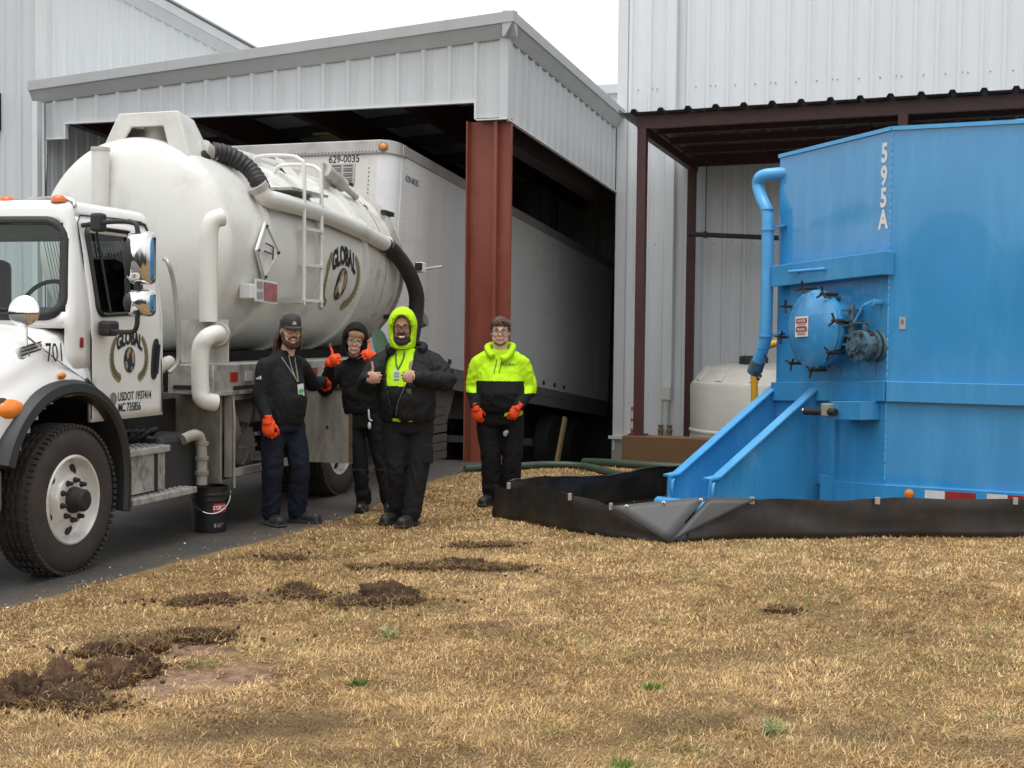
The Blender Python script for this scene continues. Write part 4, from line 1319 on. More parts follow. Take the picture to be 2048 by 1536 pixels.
for k in range(2):
    MB().lathe([(.094, 0), (.094, .035)], e_ + V((-.0 - .055 * k, .0, -.014 * k)), axis=(-1, .0, -.26), n=18).build('hose_clamp', m_chrome, tk)
path = catmull([e_ + V((.03, 0, 0)), P(6.2, -.08, 2.55), P(6.42, .0, 2.35), P(6.58, .04, 2.1), P(6.62, .02, 1.85), P(6.6, -.02, 1.55)], 6)
MB().tube(path, .088, 16).build('discharge_hose', m_plastic, tk, smooth=60)
MB().tube([p + V((-.0, .085, .0)) for p in path[4:-4]], .012, 6).build('hose_stripe', M('hose stripe', (.12, .02, .03), rough=.6), tk)
gv_ = MB().lathe([(.09, 0), (.12, .03), (.12, .1), (.085, .15), (.085, .28)], P(6.7, -.15, 1.72), axis=(0, .8, .3), n=20).build('rear_valve', M('green valve', (.10, .17, .12), rough=.45, var=.15), tk, smooth=40)
MB().lathe([(.21, 0), (.2, .03), (.1, .05)], P(6.1, -.2, 1.5), axis=(0, 1, .3), n=20).build('valve_cap', MATS['green valve'], gv_, smooth=40)
# work lamp on the tank end
wl = MB().box(P(6.58, .09, 2.40), (.12, .1, .12)).build('work_lamp', m_cab, tk, bevel=.015)
MB().box(P(6.50, .10, 2.41), (.07, .07, .08)).build('lamp_glass', m_under, wl)
MB().tube([P(6.62, .1, 2.38), P(6.72, .3, 2.42)], .014, 8).build('lamp_arm', m_tankd, wl)

# --- ladder and catwalk
rail1 = [P(3.84, -.09, 1.92), P(3.84, -.09, 2.6), P(3.85, -.10, 3.2), P(3.85, -.14, 3.29), P(3.86, -.24, 3.33), P(3.88, -.55, 3.34), P(3.89, -.66, 3.29), P(3.89, -.70, 3.12)]
rail2 = [P(4.24, -.09, 1.90), P(4.24, -.09, 2.6), P(4.25, -.10, 3.15), P(4.25, -.14, 3.25), P(4.26, -.24, 3.29), P(4.28, -.5, 3.30), P(4.28, -.6, 3.26), P(4.28, -.64, 3.1), P(4.28, -.55, 3.02)]
ld = MB().tube(catmull(rail1, 4), .019, 10).build('ladder_rail', m_tank, tk, smooth=60)
MB().tube(catmull(rail2, 4), .019, 10).build('ladder_rail', m_tank, tk, smooth=60)
for z in (1.96, 2.30, 2.64):
    MB().box(P(4.04, -.09, z), (.42, .045, .03)).build('rung', m_tank, tk)
MB().boxb(-4.0, -3.6, -.2, -.08, 1.93, 1.96).build('ladder_foot', m_tankd, tk)
MB().boxb(-4.42, -3.6, -.62, -.1, 2.985, 3.01).build('catwalk', m_alp, tk)
MB().tube(catmull([P(3.55, -.62, 3.18), P(3.62, -.56, 3.05), P(3.75, -.45, 3.03), P(3.89, -.3, 3.03)], 5), .016, 8).build('catwalk_rail', m_tank, tk, smooth=60)
MB().boxb(-5.3, -3.7, -1.35, -.8, 3.15, 3.42).build('top_housing', m_tank, tk, bevel=.05)
MB().boxb(-4.9, -4.2, -.81, -.79, 3.2, 3.24).build('housing_slot', m_under, tk)
MB().add([P(4.75, -.55, 3.05), P(5.3, -.5, 3.0), P(4.95, -.85, 3.45), P(4.75, -.85, 3.45)], [(0, 1, 2, 3)]).build('gusset', m_tank, tk)
cy = MB().cyl(P(5.35, -.55, 3.38), P(5.72, -.5, 3.25), .075, n=16).build('ram', m_tankd, tk, smooth=40)
MB().cyl(P(5.72, -.5, 3.25), P(6.0, -.46, 3.15), .035, n=12).build('ram_rod', m_tankd, cy, smooth=40)
MB().prism([(5.2, 3.0), (5.3, 3.45), (5.42, 3.45), (5.75, 3.08), (5.9, 3.0)], lambda a, b2, h: P(a, -.58 + h, b2), 0, .03).build('ram_bracket', m_tankd, tk)
MB().ell(P(6.15, -.45, 3.0), (.1, .07, .09), 12, 8).build('rear_beacon', m_plastic, tk, smooth=60)

# --- side deck, pump bay, open locker door, rear bumper
dk = MB().boxb(-5.9, -1.92, -.42, .0, 1.14, 1.39)
dko = dk.build('side_deck', m_alp, tk, bevel=.01)
for k in range(13):
    s = 2.2 + k * .27
    MB().boxb(-s - .13, -s, .0005, .006, 1.24, 1.32).build('reflective_tape', m_redt if k % 2 == 0 else m_wht, dko)
for s in (2.35, 3.3, 4.3):
    MB().prism(rr(-.3, .3, -.018, .018, .017), lambda a, b2, h: P(s + .2 + a, .0005 + h, 1.185 + b2), 0, .004).build('drain_slot', m_under, dko)
MB().prism(rr(-.15, .15, -.018, .018, .017), lambda a, b2, h: V((-1.918 + h, -.22 + a, 1.2 + b2)), 0, .004).build('front_slot', m_under, dko)
MB().bar(P(2.0, .012, 1.15), P(5.9, .012, 1.15), .03, .03).build('deck_lip', m_alp, dko)
MB().boxb(-2.16, -2.12, -.62, -.05, .40, 1.14).build('bay_front_panel', m_grime, tk)
MB().boxb(-2.13, -1.36, -.66, -.58, .42, 1.2).build('side_shield', m_grimel, tk)
fr_ = MB().boxb(-2.27, -2.22, -.06, .004, .44, 1.135).build('bay_post', m_grimel, tk)
MB().boxb(-3.56, -2.27, -.06, .004, .44, .50).build('bay_sill', m_grimel, tk)
MB().boxb(-3.62, -2.27, -.06, .003, 1.085, 1.135).build('bay_header', m_grime, tk)
MB().boxb(-3.62, -2.2, -.66, -.6, .42, 1.14).build('bay_back', m_under, tk)
MB().boxb(-3.62, -2.2, -.6, -.06, .42, .44).build('bay_floor', m_under, tk)
MB().tube(catmull([P(2.45, -.2, 1.1), P(2.42, -.15, .95), P(2.5, -.15, .8), P(2.62, -.2, .75)], 5), .09, 14).build('blower_duct', m_grimel, tk, smooth=60)
MB().tube(catmull([P(2.7, -.2, 1.12), P(2.72, -.14, 1.0), P(2.66, -.14, .86)], 5), .08, 14).build('blower_duct', m_grimel, tk, smooth=60)
MB().lathe([(.18, 0), (.2, .03), (.2, .12), (.12, .16), (0, .17)], P(2.72, -.25, .66), axis=(0, 1, 0), n=24).build('blower', m_grime, tk, smooth=40)
for k in range(6):
    a = k * math.pi / 3
    MB().bar(P(2.72 + .05 * math.cos(a), -.09, .66 + .05 * math.sin(a)), P(2.72 + .18 * math.cos(a), -.11, .66 + .18 * math.sin(a)), .02, .02).build('blower_rib', m_grimel, tk)
MB().boxb(-3.0, -2.5, -.22, -.12, .86, .9).build('bay_bracket', m_grime, tk)
MB().box(P(2.9, -.16, .98), (.2, .16, .22)).build('gear_case', m_grime, tk, bevel=.02)
MB().tube(catmull([P(2.235, .01, 1.13), P(2.225, .03, .9), P(2.24, .02, .7), P(2.235, .025, .35)], 4), .01, 6).build('chain', m_grimel, tk)
ld_ = MB().boxb(-3.60, -3.565, .0, .53, .45, 1.13).build('locker_door', m_grimel, tk, bevel=.004)
MB().boxb(-3.562, -3.555, .50, .532, .47, 1.06).build('rusty_hinge', M('rust scale', (.12, .07, .035), rough=.9, var=.4, vs=20, bump=.5, bs=60), ld_)
MB().boxb(-3.605, -3.55, .0, .5, 1.131, 1.15).build('door_edge', m_under, ld_)
MB().lathe([(.014, 0), (.014, .008)], P(3.565, .28, .78), axis=(1, 0, 0), n=10).build('latch_hole', m_under, ld_)
MB().boxb(-6.9, -6.75, -2.2, .1, .62, .80).build('rear_bumper', m_grimel, tk, bevel=.01)
MB().boxb(-6.2, -3.62, -.4, -.1, .95, 1.14).build('rear_guard', m_grime, tk)
MB().boxb(-6.8, -2.2, -1.5, -.75, .95, 1.47).build('tank_cradle', m_under, tk)
# exhaust stack, shield plate and intake elbow
MB().boxb(-2.05, -2.03, -.36, .07, 1.40, 1.76).build('exhaust_shield', m_tankd, tk)
st_ = catmull([P(2.0, -.09, 1.74), P(2.0, -.09, 2.3), P(2.0, -.085, 2.48), P(2.02, -.06, 2.57), P(2.08, -.01, 2.6)], 5)
MB().tube(st_, .075, 18).build('exhaust_stack', m_tank, tk, smooth=60)
MB().lathe([(.1, 0), (.1, .03)], P(2.02, .0, 1.64), axis=(1, 0, 0), n=20).build('pipe_flange', m_tankd, tk)
MB().tube(catmull([P(2.03, .0, 1.64), P(1.93, .0, 1.64), P(1.86, -.04, 1.60), P(1.85, -.08, 1.5), P(1.85, -.08, 1.2), P(1.86, -.06, 1.11), P(1.95, -.0, 1.08)], 5), .072, 18).build('exhaust_elbow', m_tank, tk, smooth=60)
MB().tube(catmull([P(1.75, -.3, 1.42), P(1.5, -.26, 1.36), P(1.3, -.2, 1.33)], 4), [.045 + .007 * (i % 2) for i in range(9)], 12).build('heat_wrap_pipe', m_tankd, tk, smooth=30)
# second front vent pipe on the tank head
MB().cyl(P(2.28, -1.28, 2.5), P(2.28, -1.28, 3.22), .075, n=18).build('vent_pipe', m_tank, tk, smooth=40)
MB().lathe([(.082, 0), (.082, .03)], P(2.28, -1.28, 3.2), n=18).build('vent_cap', m_tankd, tk)

# ------------------------------------------------------------------ bucket
bk_ = thing('bucket', 'black plastic bucket with red label beside the truck step', 'bucket', (-2.50, 11.15, .008), R(20))
m_bkt = M('black bucket plastic', (.012, .012, .013), rough=.4, var=.2)
MB().lathe([(.138, .0), (.14, .01), (.148, .25), (.155, .255), (.156, .275), (.15, .28), (.15, .3), (.157, .305), (.157, .32), (.152, .325), (.153, .36), (.158, .365), (.158, .375), (.146, .375), (.13, .02), (0, .02)], (0, 0, 0), n=40).build('pail', m_bkt, bk_, smooth=40)
def onb(a, z, h=.002):
    r = .14 + .032 * z + h
    return V((r * math.sin(a), -r * math.cos(a), z))
m_redl = M('label red', (.45, .02, .03), rough=.4, var=.1)
mb = MB()
mb.loft([[onb(.1 + .9 * i / 12, z) for i in range(13)] for z in (.165, .24)], cap=False, closed=False)
lb_ = mb.build('red_label', m_redl, bk_, smooth=60)
m_lw = M('label white', (.7, .7, .68), rough=.5)
lettering('STP', .032, lambda a, b2: onb(.3 + a / .147, .19 + b2, .004), m_lw, lb_, bold=.02)
for k, z in enumerate((.212, .188)):
    lettering('OIL DRI' if k == 0 else 'GRANULES', .014, lambda a, b2: onb(.68 + a / .147, z + b2, .004), m_lw, lb_, bold=.02)
mb = MB()
mb.loft([[onb(.15 + .1 * i / 3, z) for i in range(4)] for z in (.045, .075)], cap=False, closed=False)
mb.build('small_print', m_alu, bk_)
for k in range(3):
    mb = MB()
    mb.loft([[onb(.3 + (.5 - .1 * k) * i / 8, z) for i in range(9)] for z in (.07 - k * .012, .074 - k * .012)], cap=False, closed=False)
    mb.build('print_line', m_alu, bk_)
MB().tube([V((.165 * math.cos(a), -.05 - .13 * math.sin(a), .335 - .17 * math.sin(a))) for a in [i * math.pi / 14 for i in range(15)]], .004, 6).build('wire_handle', m_chrome, bk_)
# ------------------------------------------------------------------ blue roll-off tank
BT = V((3.3617, 12.10, 0))
bt = thing('frac_tank', 'bright blue steel liquid tank marked 595A with sloping nose rails', 'tank', BT, R(-62.7))
def Q(a, b_, z):           # a along the nose face, b outward from it, z up (the pad falls slightly)
    return V((-a, -b_, z - .048 * max(a, -.1)))
RXL, RYL = .801, .599
def QR(r, b_, z):          # along the right-hand face
    return V((r * RXL + b_ * .599, r * RYL - b_ * .801, z))
m_blue = M('blue tank paint', (.042, .262, .545), rough=.15, var=.1, vs=1.1, dirt=(.085, .37, .66), dscale=(3.2, 3.2, .45), damt=.75, dlo=.46, dhi=.72, coat=.6, rvar=.05)
m_blue2 = M('lighter scuffed tank blue', (.075, .36, .70), rough=.35, var=.12, vs=5, dirt=(.02, .08, .16), dscale=(9, 9, 9), damt=.6, dlo=.6, dhi=.75, coat=.2)
m_blued = M('blue fittings worn', (.06, .14, .20), rough=.5, var=.2, vs=8, dirt=(.05, .035, .025), dscale=(14, 14, 14), damt=.8, dlo=.45, dhi=.65)
m_rust = M('rusty bolt steel', (.035, .026, .022), rough=.6, metal=.3, var=.3, vs=20)
ZT = 3.547
mb = MB()
R1 = V((1.3 * RXL, 1.3 * RYL))
R2 = R1 + V((.415, .91)) * 3.6
poly = [V((-1.576, 0)), V((0, 0)), R1, R2, V((R2.x - 2.6, R2.y + 1.0)), V((-1.576, 2.6))]
def zd(p):
    return -.048 * max(-p.x, 0)
for z0, z1 in ((.30, ZT),):
    lo = [V((p.x, p.y, z0 + zd(p))) for p in poly]
    hi = [V((p.x, p.y, z1 + zd(p))) for p in poly]
    mb.loft([lo, hi])
mb.build('shell', m_blue, bt, bevel=.006)
# top angle, welded corner bead
for a, b_ in ((0, 1), (1, 2), (2, 3)):
    p, q = poly[a], poly[b_]
    d = (q - p).normalized()
    nrm = V((d.y, -d.x))
    MB().bar(V((p.x, p.y, ZT + zd(p) - .018)) + V((nrm.x, nrm.y, 0)) * .006, V((q.x, q.y, ZT + zd(q) - .018)) + V((nrm.x, nrm.y, 0)) * .006, .03, .035).build('top_angle', m_blue2, bt)
wb = MB()
z = .4
while z < ZT - .05:
    wb.ell((.001, -.003, z), (.009, .009, .034), 6, 4)
    z += .045 + .03 * rnd.random()
wb.build('weld_bead', m_blue2, bt, kind='stuff')
# rails
MB().boxb(-.0, 1.60, -.055, .02, 0, .19)
def nose_box(nm, a0, a1, b0, b1, z0, z1, mat=m_blue, bev=.006, parent=bt):
    mb = MB()
    vs = [Q(a, b_, z) for z in (z0, z1) for b_ in (b0, b1) for a in (a0, a1)]
    mb.add(vs, [(0, 2, 3, 1), (4, 5, 7, 6), (0, 1, 5, 4), (2, 6, 7, 3), (0, 4, 6, 2), (1, 3, 7, 5)])
    return mb.build(nm, mat, parent, bevel=bev)
def right_box(nm, r0, r1, b0, b1, z0, z1, mat=m_blue, bev=.006, parent=bt):
    mb = MB()
    vs = [QR(a, b_, z) for z in (z0, z1) for b_ in (b0, b1) for a in (r0, r1)]
    mb.add(vs, [(0, 2, 3, 1), (4, 5, 7, 6), (0, 1, 5, 4), (2, 6, 7, 3), (0, 4, 6, 2), (1, 3, 7, 5)])
    return mb.build(nm, mat, parent, bevel=bev)
nose_box('waist_rail', -.02, 1.585, -.01, .055, 1.098, 1.283)
right_box('waist_rail', .005, 1.3, -.01, .055, 1.097, 1.281)
bm_ = nose_box('upper_beam', -.05, 1.50, -.01, .14, 2.225, 2.432)
MB().tube([Q(.67, .17, 2.335), Q(1.19, .17, 2.35)], .014, 8).build('beam_handle', m_blue2, bm_, smooth=60)
for a in (.70, 1.08):
    MB().tube([Q(a, .13, 2.335), Q(a, .175, 2.338)], .012, 8).build('handle_stem', m_blue2, bm_)
nose_box('base_skid', -.03, .78, -.1, .05, .10, .35)
right_box('base_skid', .0, 1.3, -.1, .052, .10, .352)
nose_box('corner_block', .62, .80, -.1, .07, .10, .40)
nose_box('nose_post', .62, .70, -.02, .06, .40, 1.098)
def long_bar(nm, z0, z1, mat, b_=.055):
    d = (R2 - R1).normalized()
    nn = V((d.y, -d.x))
    MB().bar(V((R1.x, R1.y, (z0 + z1) / 2)) + V((nn.x, nn.y, 0)) * b_ * .5, V((R2.x, R2.y, (z0 + z1) / 2)) + V((nn.x, nn.y, 0)) * b_ * .5, b_ + .06, z1 - z0).build(nm, mat, bt, bevel=.006)
long_bar('waist_rail', 1.097, 1.281, m_blue)
long_bar('base_skid', .10, .352, m_blue)
# number
for k, (ch, z) in enumerate(zip('595A', (3.25, 3.045, 2.85, 2.655))):
    lettering(ch, .165, lambda a, b_: Q(.09 - a, .004, z + b_), m_lw, bt, bold=.035, sx=.72)
# nose rails: web plates with cap flanges, cross bar, hooks
for i, a in enumerate((.93, 1.585)):
    poly_ = [(-.03, 1.25), (1.16, .40), (1.27, .385), (1.27, .12), (-.03, .12)]
    w = MB().prism(poly_, lambda b_, z, h: Q(a + h, b_, z), -.012, .012).build('nose_rail', m_blue, bt)
    p0, p1 = Q(a - .0, -.03, 1.268), Q(a, 1.17, .412)
    MB().bar(p0, p1, .115, .02, up=(0, 0, 1)).build('cap_flange', m_blue2, w, bevel=.003)  # light on the upward face is put into this lighter blue
    MB().bar(p1, Q(a, 1.285, .395), .115, .02).build('cap_tip', m_blue2, w)
    MB().bar(Q(a - .05, 1.28, .40), Q(a - .05, 1.28, .12), .02, .03, up=(1, 0, 0)).build('end_plate', m_blue2, w)
    MB().tube(catmull([Q(a - .055, 1.24, .36), Q(a - .085, 1.27, .34), Q(a - .09, 1.28, .26), Q(a - .06, 1.25, .2)], 4), .014, 6).build('hook', m_blue2, w)
MB().tube([Q(.80, 1.29, .13), Q(1.70, 1.29, .13)], .06, 16).build('nose_roller', m_blue2, bt, smooth=40)
nose_box('nose_floor', .93, 1.58, .0, 1.2, .1, .14)
# manway
mw = MB().lathe([(.33, -.02), (.33, .17), (.37, .17), (.37, .205), (.355, .21), (.36, .235), (.34, .25), (.28, .275), (.18, .30), (.08, .312), (0, .314)], Q(.75, 0, 1.775 + .0), axis=(0, -1, 0), n=48).build('manway', m_blue, bt, smooth=35)
for k in range(8):
    a = math.pi / 8 + k * math.pi / 4 if False else k * math.pi / 4 + .2
    c = V((.39 * math.cos(a), 0, .39 * math.sin(a)))
    base = Q(.75, .19, 1.775) + c
    ra = V((math.cos(a), 0, math.sin(a)))
    lug = MB().bar(base - ra * .05 + V((0, .1, 0)), base - ra * .05 + V((0, -.05, 0)), .05, .06, up=ra).build('clamp_lug', m_blued, mw)
    MB().cyl(base + V((0, .06, 0)), base + V((0, -.14, 0)), .014, n=8).build('swing_bolt', m_rust, mw)
    tn = V((-math.sin(a), 0, math.cos(a)))
    for q in (0, 2.1, 4.2):
        dd = tn * math.cos(q + k) + ra * math.sin(q + k)
        MB().bar(base + V((0, -.11, 0)), base + V((0, -.13, 0)) + dd * .072, .015, .015, up=(0, 1, 0)).build('wing_nut', m_rust, mw)
for z in (1.62, 1.70, 1.84, 1.93):
    MB().box(Q(.36, .1, z), (.1, .17, .02)).build('hinge_plate', m_blued, mw)
MB().cyl(Q(.335, .13, 1.56), Q(.335, .13, 1.98), .03, n=12).build('hinge_pin', m_blued, mw, smooth=40)
m_sgw = M('sign white', (.72, .72, .70), rough=.45, var=.03)
sg = MB().prism([(-.09, -.095), (.09, -.095), (.09, .095), (-.09, .095)], lambda a, b_, h: Q(.80 - a, .319 + h, 1.80 + b_), 0, .006).build('danger_sign', m_sgw, mw)
for z in (.035, -.045):
    MB().prism(rr(-.078, .078, z - .003, z + .042, .012), lambda a, b_, h: Q(.80 - a, (.3265 + h), 1.80 + b_), 0, .002).build('sign_band', m_redt, sg)
    lettering('DANGER' if z > 0 else 'PELIGRO', .024, lambda a, b_: Q(.80 - a, .330, 1.80 + z + .008 + b_), m_sgw, sg, bold=.02, sx=.9)
for z in (.015, -.002, -.065, -.08):
    MB().prism([(-.06, z), (.06, z), (.06, z + .006), (-.06, z + .006)], lambda a, b_, h: Q(.80 - a, (.3265 + h), 1.80 + b_), 0, .001).build('sign_line', m_redt, sg)
MB().prism(rr(-.05, .05, -.14, .14, .01), lambda a, b_, h: Q(1.14 - a, .006 + h, 1.82 + b_), 0, .004).build('plain_sticker', m_sgw, bt)
# flanged valve
vv = MB().lathe([(.15, 0), (.14, .03), (.085, .03), (.085, .07), (.145, .07), (.145, .10), (.12, .10), (.11, .17), (.135, .17), (.135, .20), (.14, .20), (.14, .235), (.07, .235), (.07, .27), (.045, .27), (.045, .29), (0, .29)], Q(.14, 0, 1.6), axis=(0, -1, 0), n=28).build('butterfly_valve', m_blued, bt, smooth=30)
for k in range(8):
    a = k * math.pi / 4 + .2
    c = Q(.14, 0, 1.6) + V((.113 * math.cos(a), 0, .113 * math.sin(a)))
    MB().cyl(c + V((0, -.05, 0)), c + V((0, -.255, 0)), .017, n=6).build('stud_bolt', m_rust if k % 2 else m_blued, vv)
MB().boxb(-.03, .03, -.03, .03, 0, .02)
MB().box(Q(.14, .27, 1.6), (.07, .03, .07)).build('square_plug', m_rust, vv)
MB().cyl(Q(.14, .14, 1.7), Q(.14, .14, 1.80), .025, n=8).build('valve_stem', m_blued, vv)
MB().bar(Q(.2, .14, 1.80), Q(.42, .2, 1.79), .02, .012).build('valve_lever', m_blued, vv)
MB().bar(Q(.05, .14, 1.81), Q(.28, .17, 1.81), .03, .012).build('notch_plate', m_blued, vv)
# small gauge valve
gvv = MB().cyl(Q(.09, 0, 1.99), Q(.09, .1, 1.99), .028, n=10).build('sample_valve', m_blue2, bt, smooth=40)
MB().bar(Q(.1, .1, 2.0), Q(.18, .13, 1.97), .02, .02).build('valve_body', m_blue2, gvv)
MB().bar(Q(.17, .13, 1.98), Q(.27, .15, 1.82), .025, .01).build('valve_lever', m_blue2, gvv)
# vent line down the nose edge
vp = catmull([Q(1.42, -.12, 3.36), Q(1.60, .02, 3.36), Q(1.70, .12, 3.345), Q(1.765, .12, 3.27), Q(1.70, .12, 3.12), Q(1.61, .12, 2.98), Q(1.595, .12, 2.8), Q(1.59, .12, 2.3), Q(1.59, .12, 1.90), Q(1.60, .12, 1.72), Q(1.65, .12, 1.60), Q(1.72, .12, 1.47)], 5)
vl = MB().tube(vp, .062, 16).build('vent_line', m_blue2, bt, smooth=60)
MB().cyl(Q(1.70, .12, 1.50), Q(1.78, .12, 1.38), .072, n=16).build('camlock_cap', m_blued, vl, smooth=40)
for k in range(9):
    u_ = k / 8
    p = Q(1.72 - .17 * u_, .16, 1.42 + .12 * u_ - .16 * math.sin(math.pi * u_))
    MB().ell(p, (.014, .006, .02), 6, 4, Matrix.Rotation(k * 1.4, 3, 'Z')).build('chain_link', m_rust, vl)
for z in (2.80, 1.745):
    MB().bar(Q(1.60, .06, z + .02), Q(1.44, .02, z + .03), .05, .012).build('pipe_bracket', m_blue2, bt)
    MB().lathe([(.066, -.01), (.074, -.01), (.074, .01), (.066, .01)], Q(1.592, .12, z), n=18).build('pipe_clamp', m_blue2, bt)
for z in (3.0, 1.62):
    MB().lathe([(.062, -.004), (.066, -.004), (.066, .004), (.062, .004)], Q(1.60 + (.03 if z < 2 else 0), .12, z), n=18).build('pipe_weld', m_blue, bt)
# side locker with drain cocks
lk = nose_box('drain_box', .08, .47, -.02, .22, .93, 1.10)
MB().box(Q(.50, .24, 1.02), (.1, .1, .12)).build('cock_body', m_grimel, lk, bevel=.012)
for a0, a1 in ((.36, .44), (.55, .64), (.64, .78)):
    MB().cyl(Q(a0, .27, 1.0), Q(a1, .28, 1.005), .033, n=10).build('drain_cock', m_rust, lk, smooth=40)
MB().ell(Q(.80, .28, 1.005), (.022, .022, .03), 10, 6).build('cock_cap', m_chrome, lk)
# right face: plate, marker lamp, reflective tape
MB().prism(rr(-.028, .028, -.055, .055, .006), lambda a, b_, h: QR(.125 + a, .004 + h, 1.80 + b_), 0, .004).build('id_plate', m_alu, bt)
MB().prism(rr(-.012, .012, -.022, .022, .003), lambda a, b_, h: QR(.125 + a, .009 + h, 1.81 + b_), 0, .001).build('plate_print', m_rail, bt)
ml = MB().lathe([(.04, 0), (.04, .014), (.025, .02), (0, .022)], QR(.225, .052, .285), axis=QR(0, 1, 0) - QR(0, 0, 0), n=16).build('marker_lamp', m_amb, bt, smooth=50)
r_ = .36
for k in range(5):
    w_ = .17 if k % 2 == 0 else .26
    right_box('reflective_tape', r_, r_ + w_, .0525, .055, .255, .325, m_wht if k % 2 == 0 else m_redt, 0)
    r_ += w_ + (.0 if k % 2 == 0 else .09)
right_box('roof_hatch', 1.0, 1.25, -.9, -.35, ZT, ZT + .06, m_blue2)

# ------------------------------------------------------------------ black containment berm
m_berm = M('black berm vinyl', (.011, .0105, .0105), rough=.38, var=.25, vs=3, dirt=(.036, .024, .017), dscale=(3.5, 3.5, 2), damt=.9, dlo=.42, dhi=.66, bump=.3, bs=9)
m_bermg = M('grey berm underside', (.068, .068, .07), rough=.55, var=.1, vs=3)
be = thing('containment_berm', 'low black vinyl spill berm laid around the blue tank', 'berm', (0, 0, 0))
def wallpath():
    pts = [(8.6, 12.05), (7.4, 11.8), (6.2, 11.62), (5.2, 11.48), (4.35, 11.36), (3.5, 11.26), (2.8, 11.18), (2.2, 11.1), (1.7, 11.02)]
    left = [(1.29, 10.86), (.95, 11.06), (.54, 11.36), (.3, 11.64), (.13, 11.9), (-.02, 12.08), (-.14, 12.22)]
    back = [(-.02, 12.3), (.4, 12.62), (.86, 13.0), (1.25, 13.38), (1.6, 13.72), (2.3, 14.5), (3.1, 15.4), (4.5, 16.0), (6.5, 16.3), (9, 16.5)]
    return pts, left, back
F_, L_, B_ = wallpath()
def berm_wall(pts, hfun, nm, lean, mat=m_berm):
    cc = catmull([(x, y, 0) for x, y in pts], 5)
    rows = [[], [], [], [], [], [], []]
    for i, p in enumerate(cc):
        t_ = (cc[min(i + 1, len(cc) - 1)] - cc[max(i - 1, 0)]).normalized()
        out = V((t_.y, -t_.x, 0)) * lean
        h = hfun(i / (len(cc) - 1), p)
        z0 = gz(p.x, p.y)
        for j, u_ in enumerate((0, .2, .45, .7, .9, 1.0)):
            w = (.03 * noise.noise((p.x * 2.5, p.y * 2.5, u_ * 2)) + .016 * noise.noise((p.x * 9, p.y * 9, u_ * 3))) * (1 if j else .3) + .02 * u_ * math.sin(i * 1.3) * .5
            rows[j].append(p + out * (.03 * (1 - u_) + w) + V((0, 0, z0 - .01 + h * u_)))
        rows[6].append(p - out * .012 + V((0, 0, z0 + h - .015)))
    mb = MB()
    mb.loft(rows, cap=False, closed=False)
    o = mb.build(nm, mat, be, smooth=60)
    q = o.modifiers.new('t', 'SOLIDIFY')
    q.thickness = .006
    q.offset = 0
    return cc
hf = lambda u_, p: .332 + .016 * noise.noise((p.x * 2, 0, 4)) + .008 * noise.noise((p.x * 7, 0, 1)) - .12 * sstep(1.85, 1.5, p.x)
cF = berm_wall(F_ + [(1.42, 10.93)], hf, 'front_wall', -1)
hl_ = lambda u_, p: .13 + .19 * sstep(0, .3, u_) - .03 * math.sin(u_ * 9) + .02 * noise.noise((u_ * 14, 0, 0))
cL = berm_wall(L_, hl_, 'left_wall', -1)
hb_ = lambda u_, p: .33 + .02 * math.sin(u_ * 20) + .02 * noise.noise((u_ * 30, 1, 0))
cB = berm_wall(B_, hb_, 'back_wall', -1)
# liner floor
fl_ = [p for p in cL[::-1]] + [p for p in cF[::-1]] + [V((9, 16.5, 0))] + [p for p in cB[::-1]]
mb = MB()
mb.add([V((p.x, p.y, gz(p.x, p.y) + .012)) for p in fl_], [tuple(range(len(fl_)))])
me = mb.mesh('liner')
bm = bmesh.new()
bm.from_mesh(me)
bmesh.ops.triangulate(bm, faces=bm.faces)
bm.to_mesh(me)
bm.free()
put('liner', me, m_berm, be)
# folded-over corner showing the grey underside
m_bermk = M('dark grey berm underside', (.035, .035, .036), rough=.5, var=.15, vs=4)
def flap(tri, nm, bulge, fm=m_bermg):
    a, b_, c = (V(q) for q in tri)
    n_ = 7
    nrm = (b_ - a).cross(c - a).normalized()
    if nrm.y > 0:
        nrm = -nrm
    vs, fs, idx = [], [], {}
    for i in range(n_ + 1):
        for j in range(n_ + 1 - i):
            u_, v_ = i / n_, j / n_
            w_ = 1 - u_ - v_
            idx[i, j] = len(vs)
            vs.append(a * w_ + b_ * u_ + c * v_ + nrm * bulge * (u_ * v_ + v_ * w_ + u_ * w_) * 3)
    for i in range(n_):
        for j in range(n_ - i):
            fs.append((idx[i, j], idx[i + 1, j], idx[i, j + 1]))
            if j < n_ - i - 1:
                fs.append((idx[i + 1, j], idx[i + 1, j + 1], idx[i, j + 1]))
    o = MB().add(vs, fs).build(nm, fm, be, smooth=60)
    q = o.modifiers.new('t', 'SOLIDIFY')
    q.thickness = .005
    return o
foot = (1.27, 10.80, .01)
tipv = (1.60, 10.98, .355)
flap([(.82, 11.04, .26), tipv, foot], 'folded_corner', .006)
flap([(1.62, 10.99, .35), (2.02, 11.02, .338), (1.285, 10.79, .01)], 'folded_corner', .006, m_bermk)
for p in ((.95, 11.02, .278), (1.25, 10.99, .315), (1.55, 10.96, .345)):
    MB().lathe([(.016, 0), (.016, .006), (.008, .008), (0, .008)], V(p) + V((0, -.012, -.012)), axis=(-.3, -1, .1), n=12).build('eyelet', m_chrome, be)
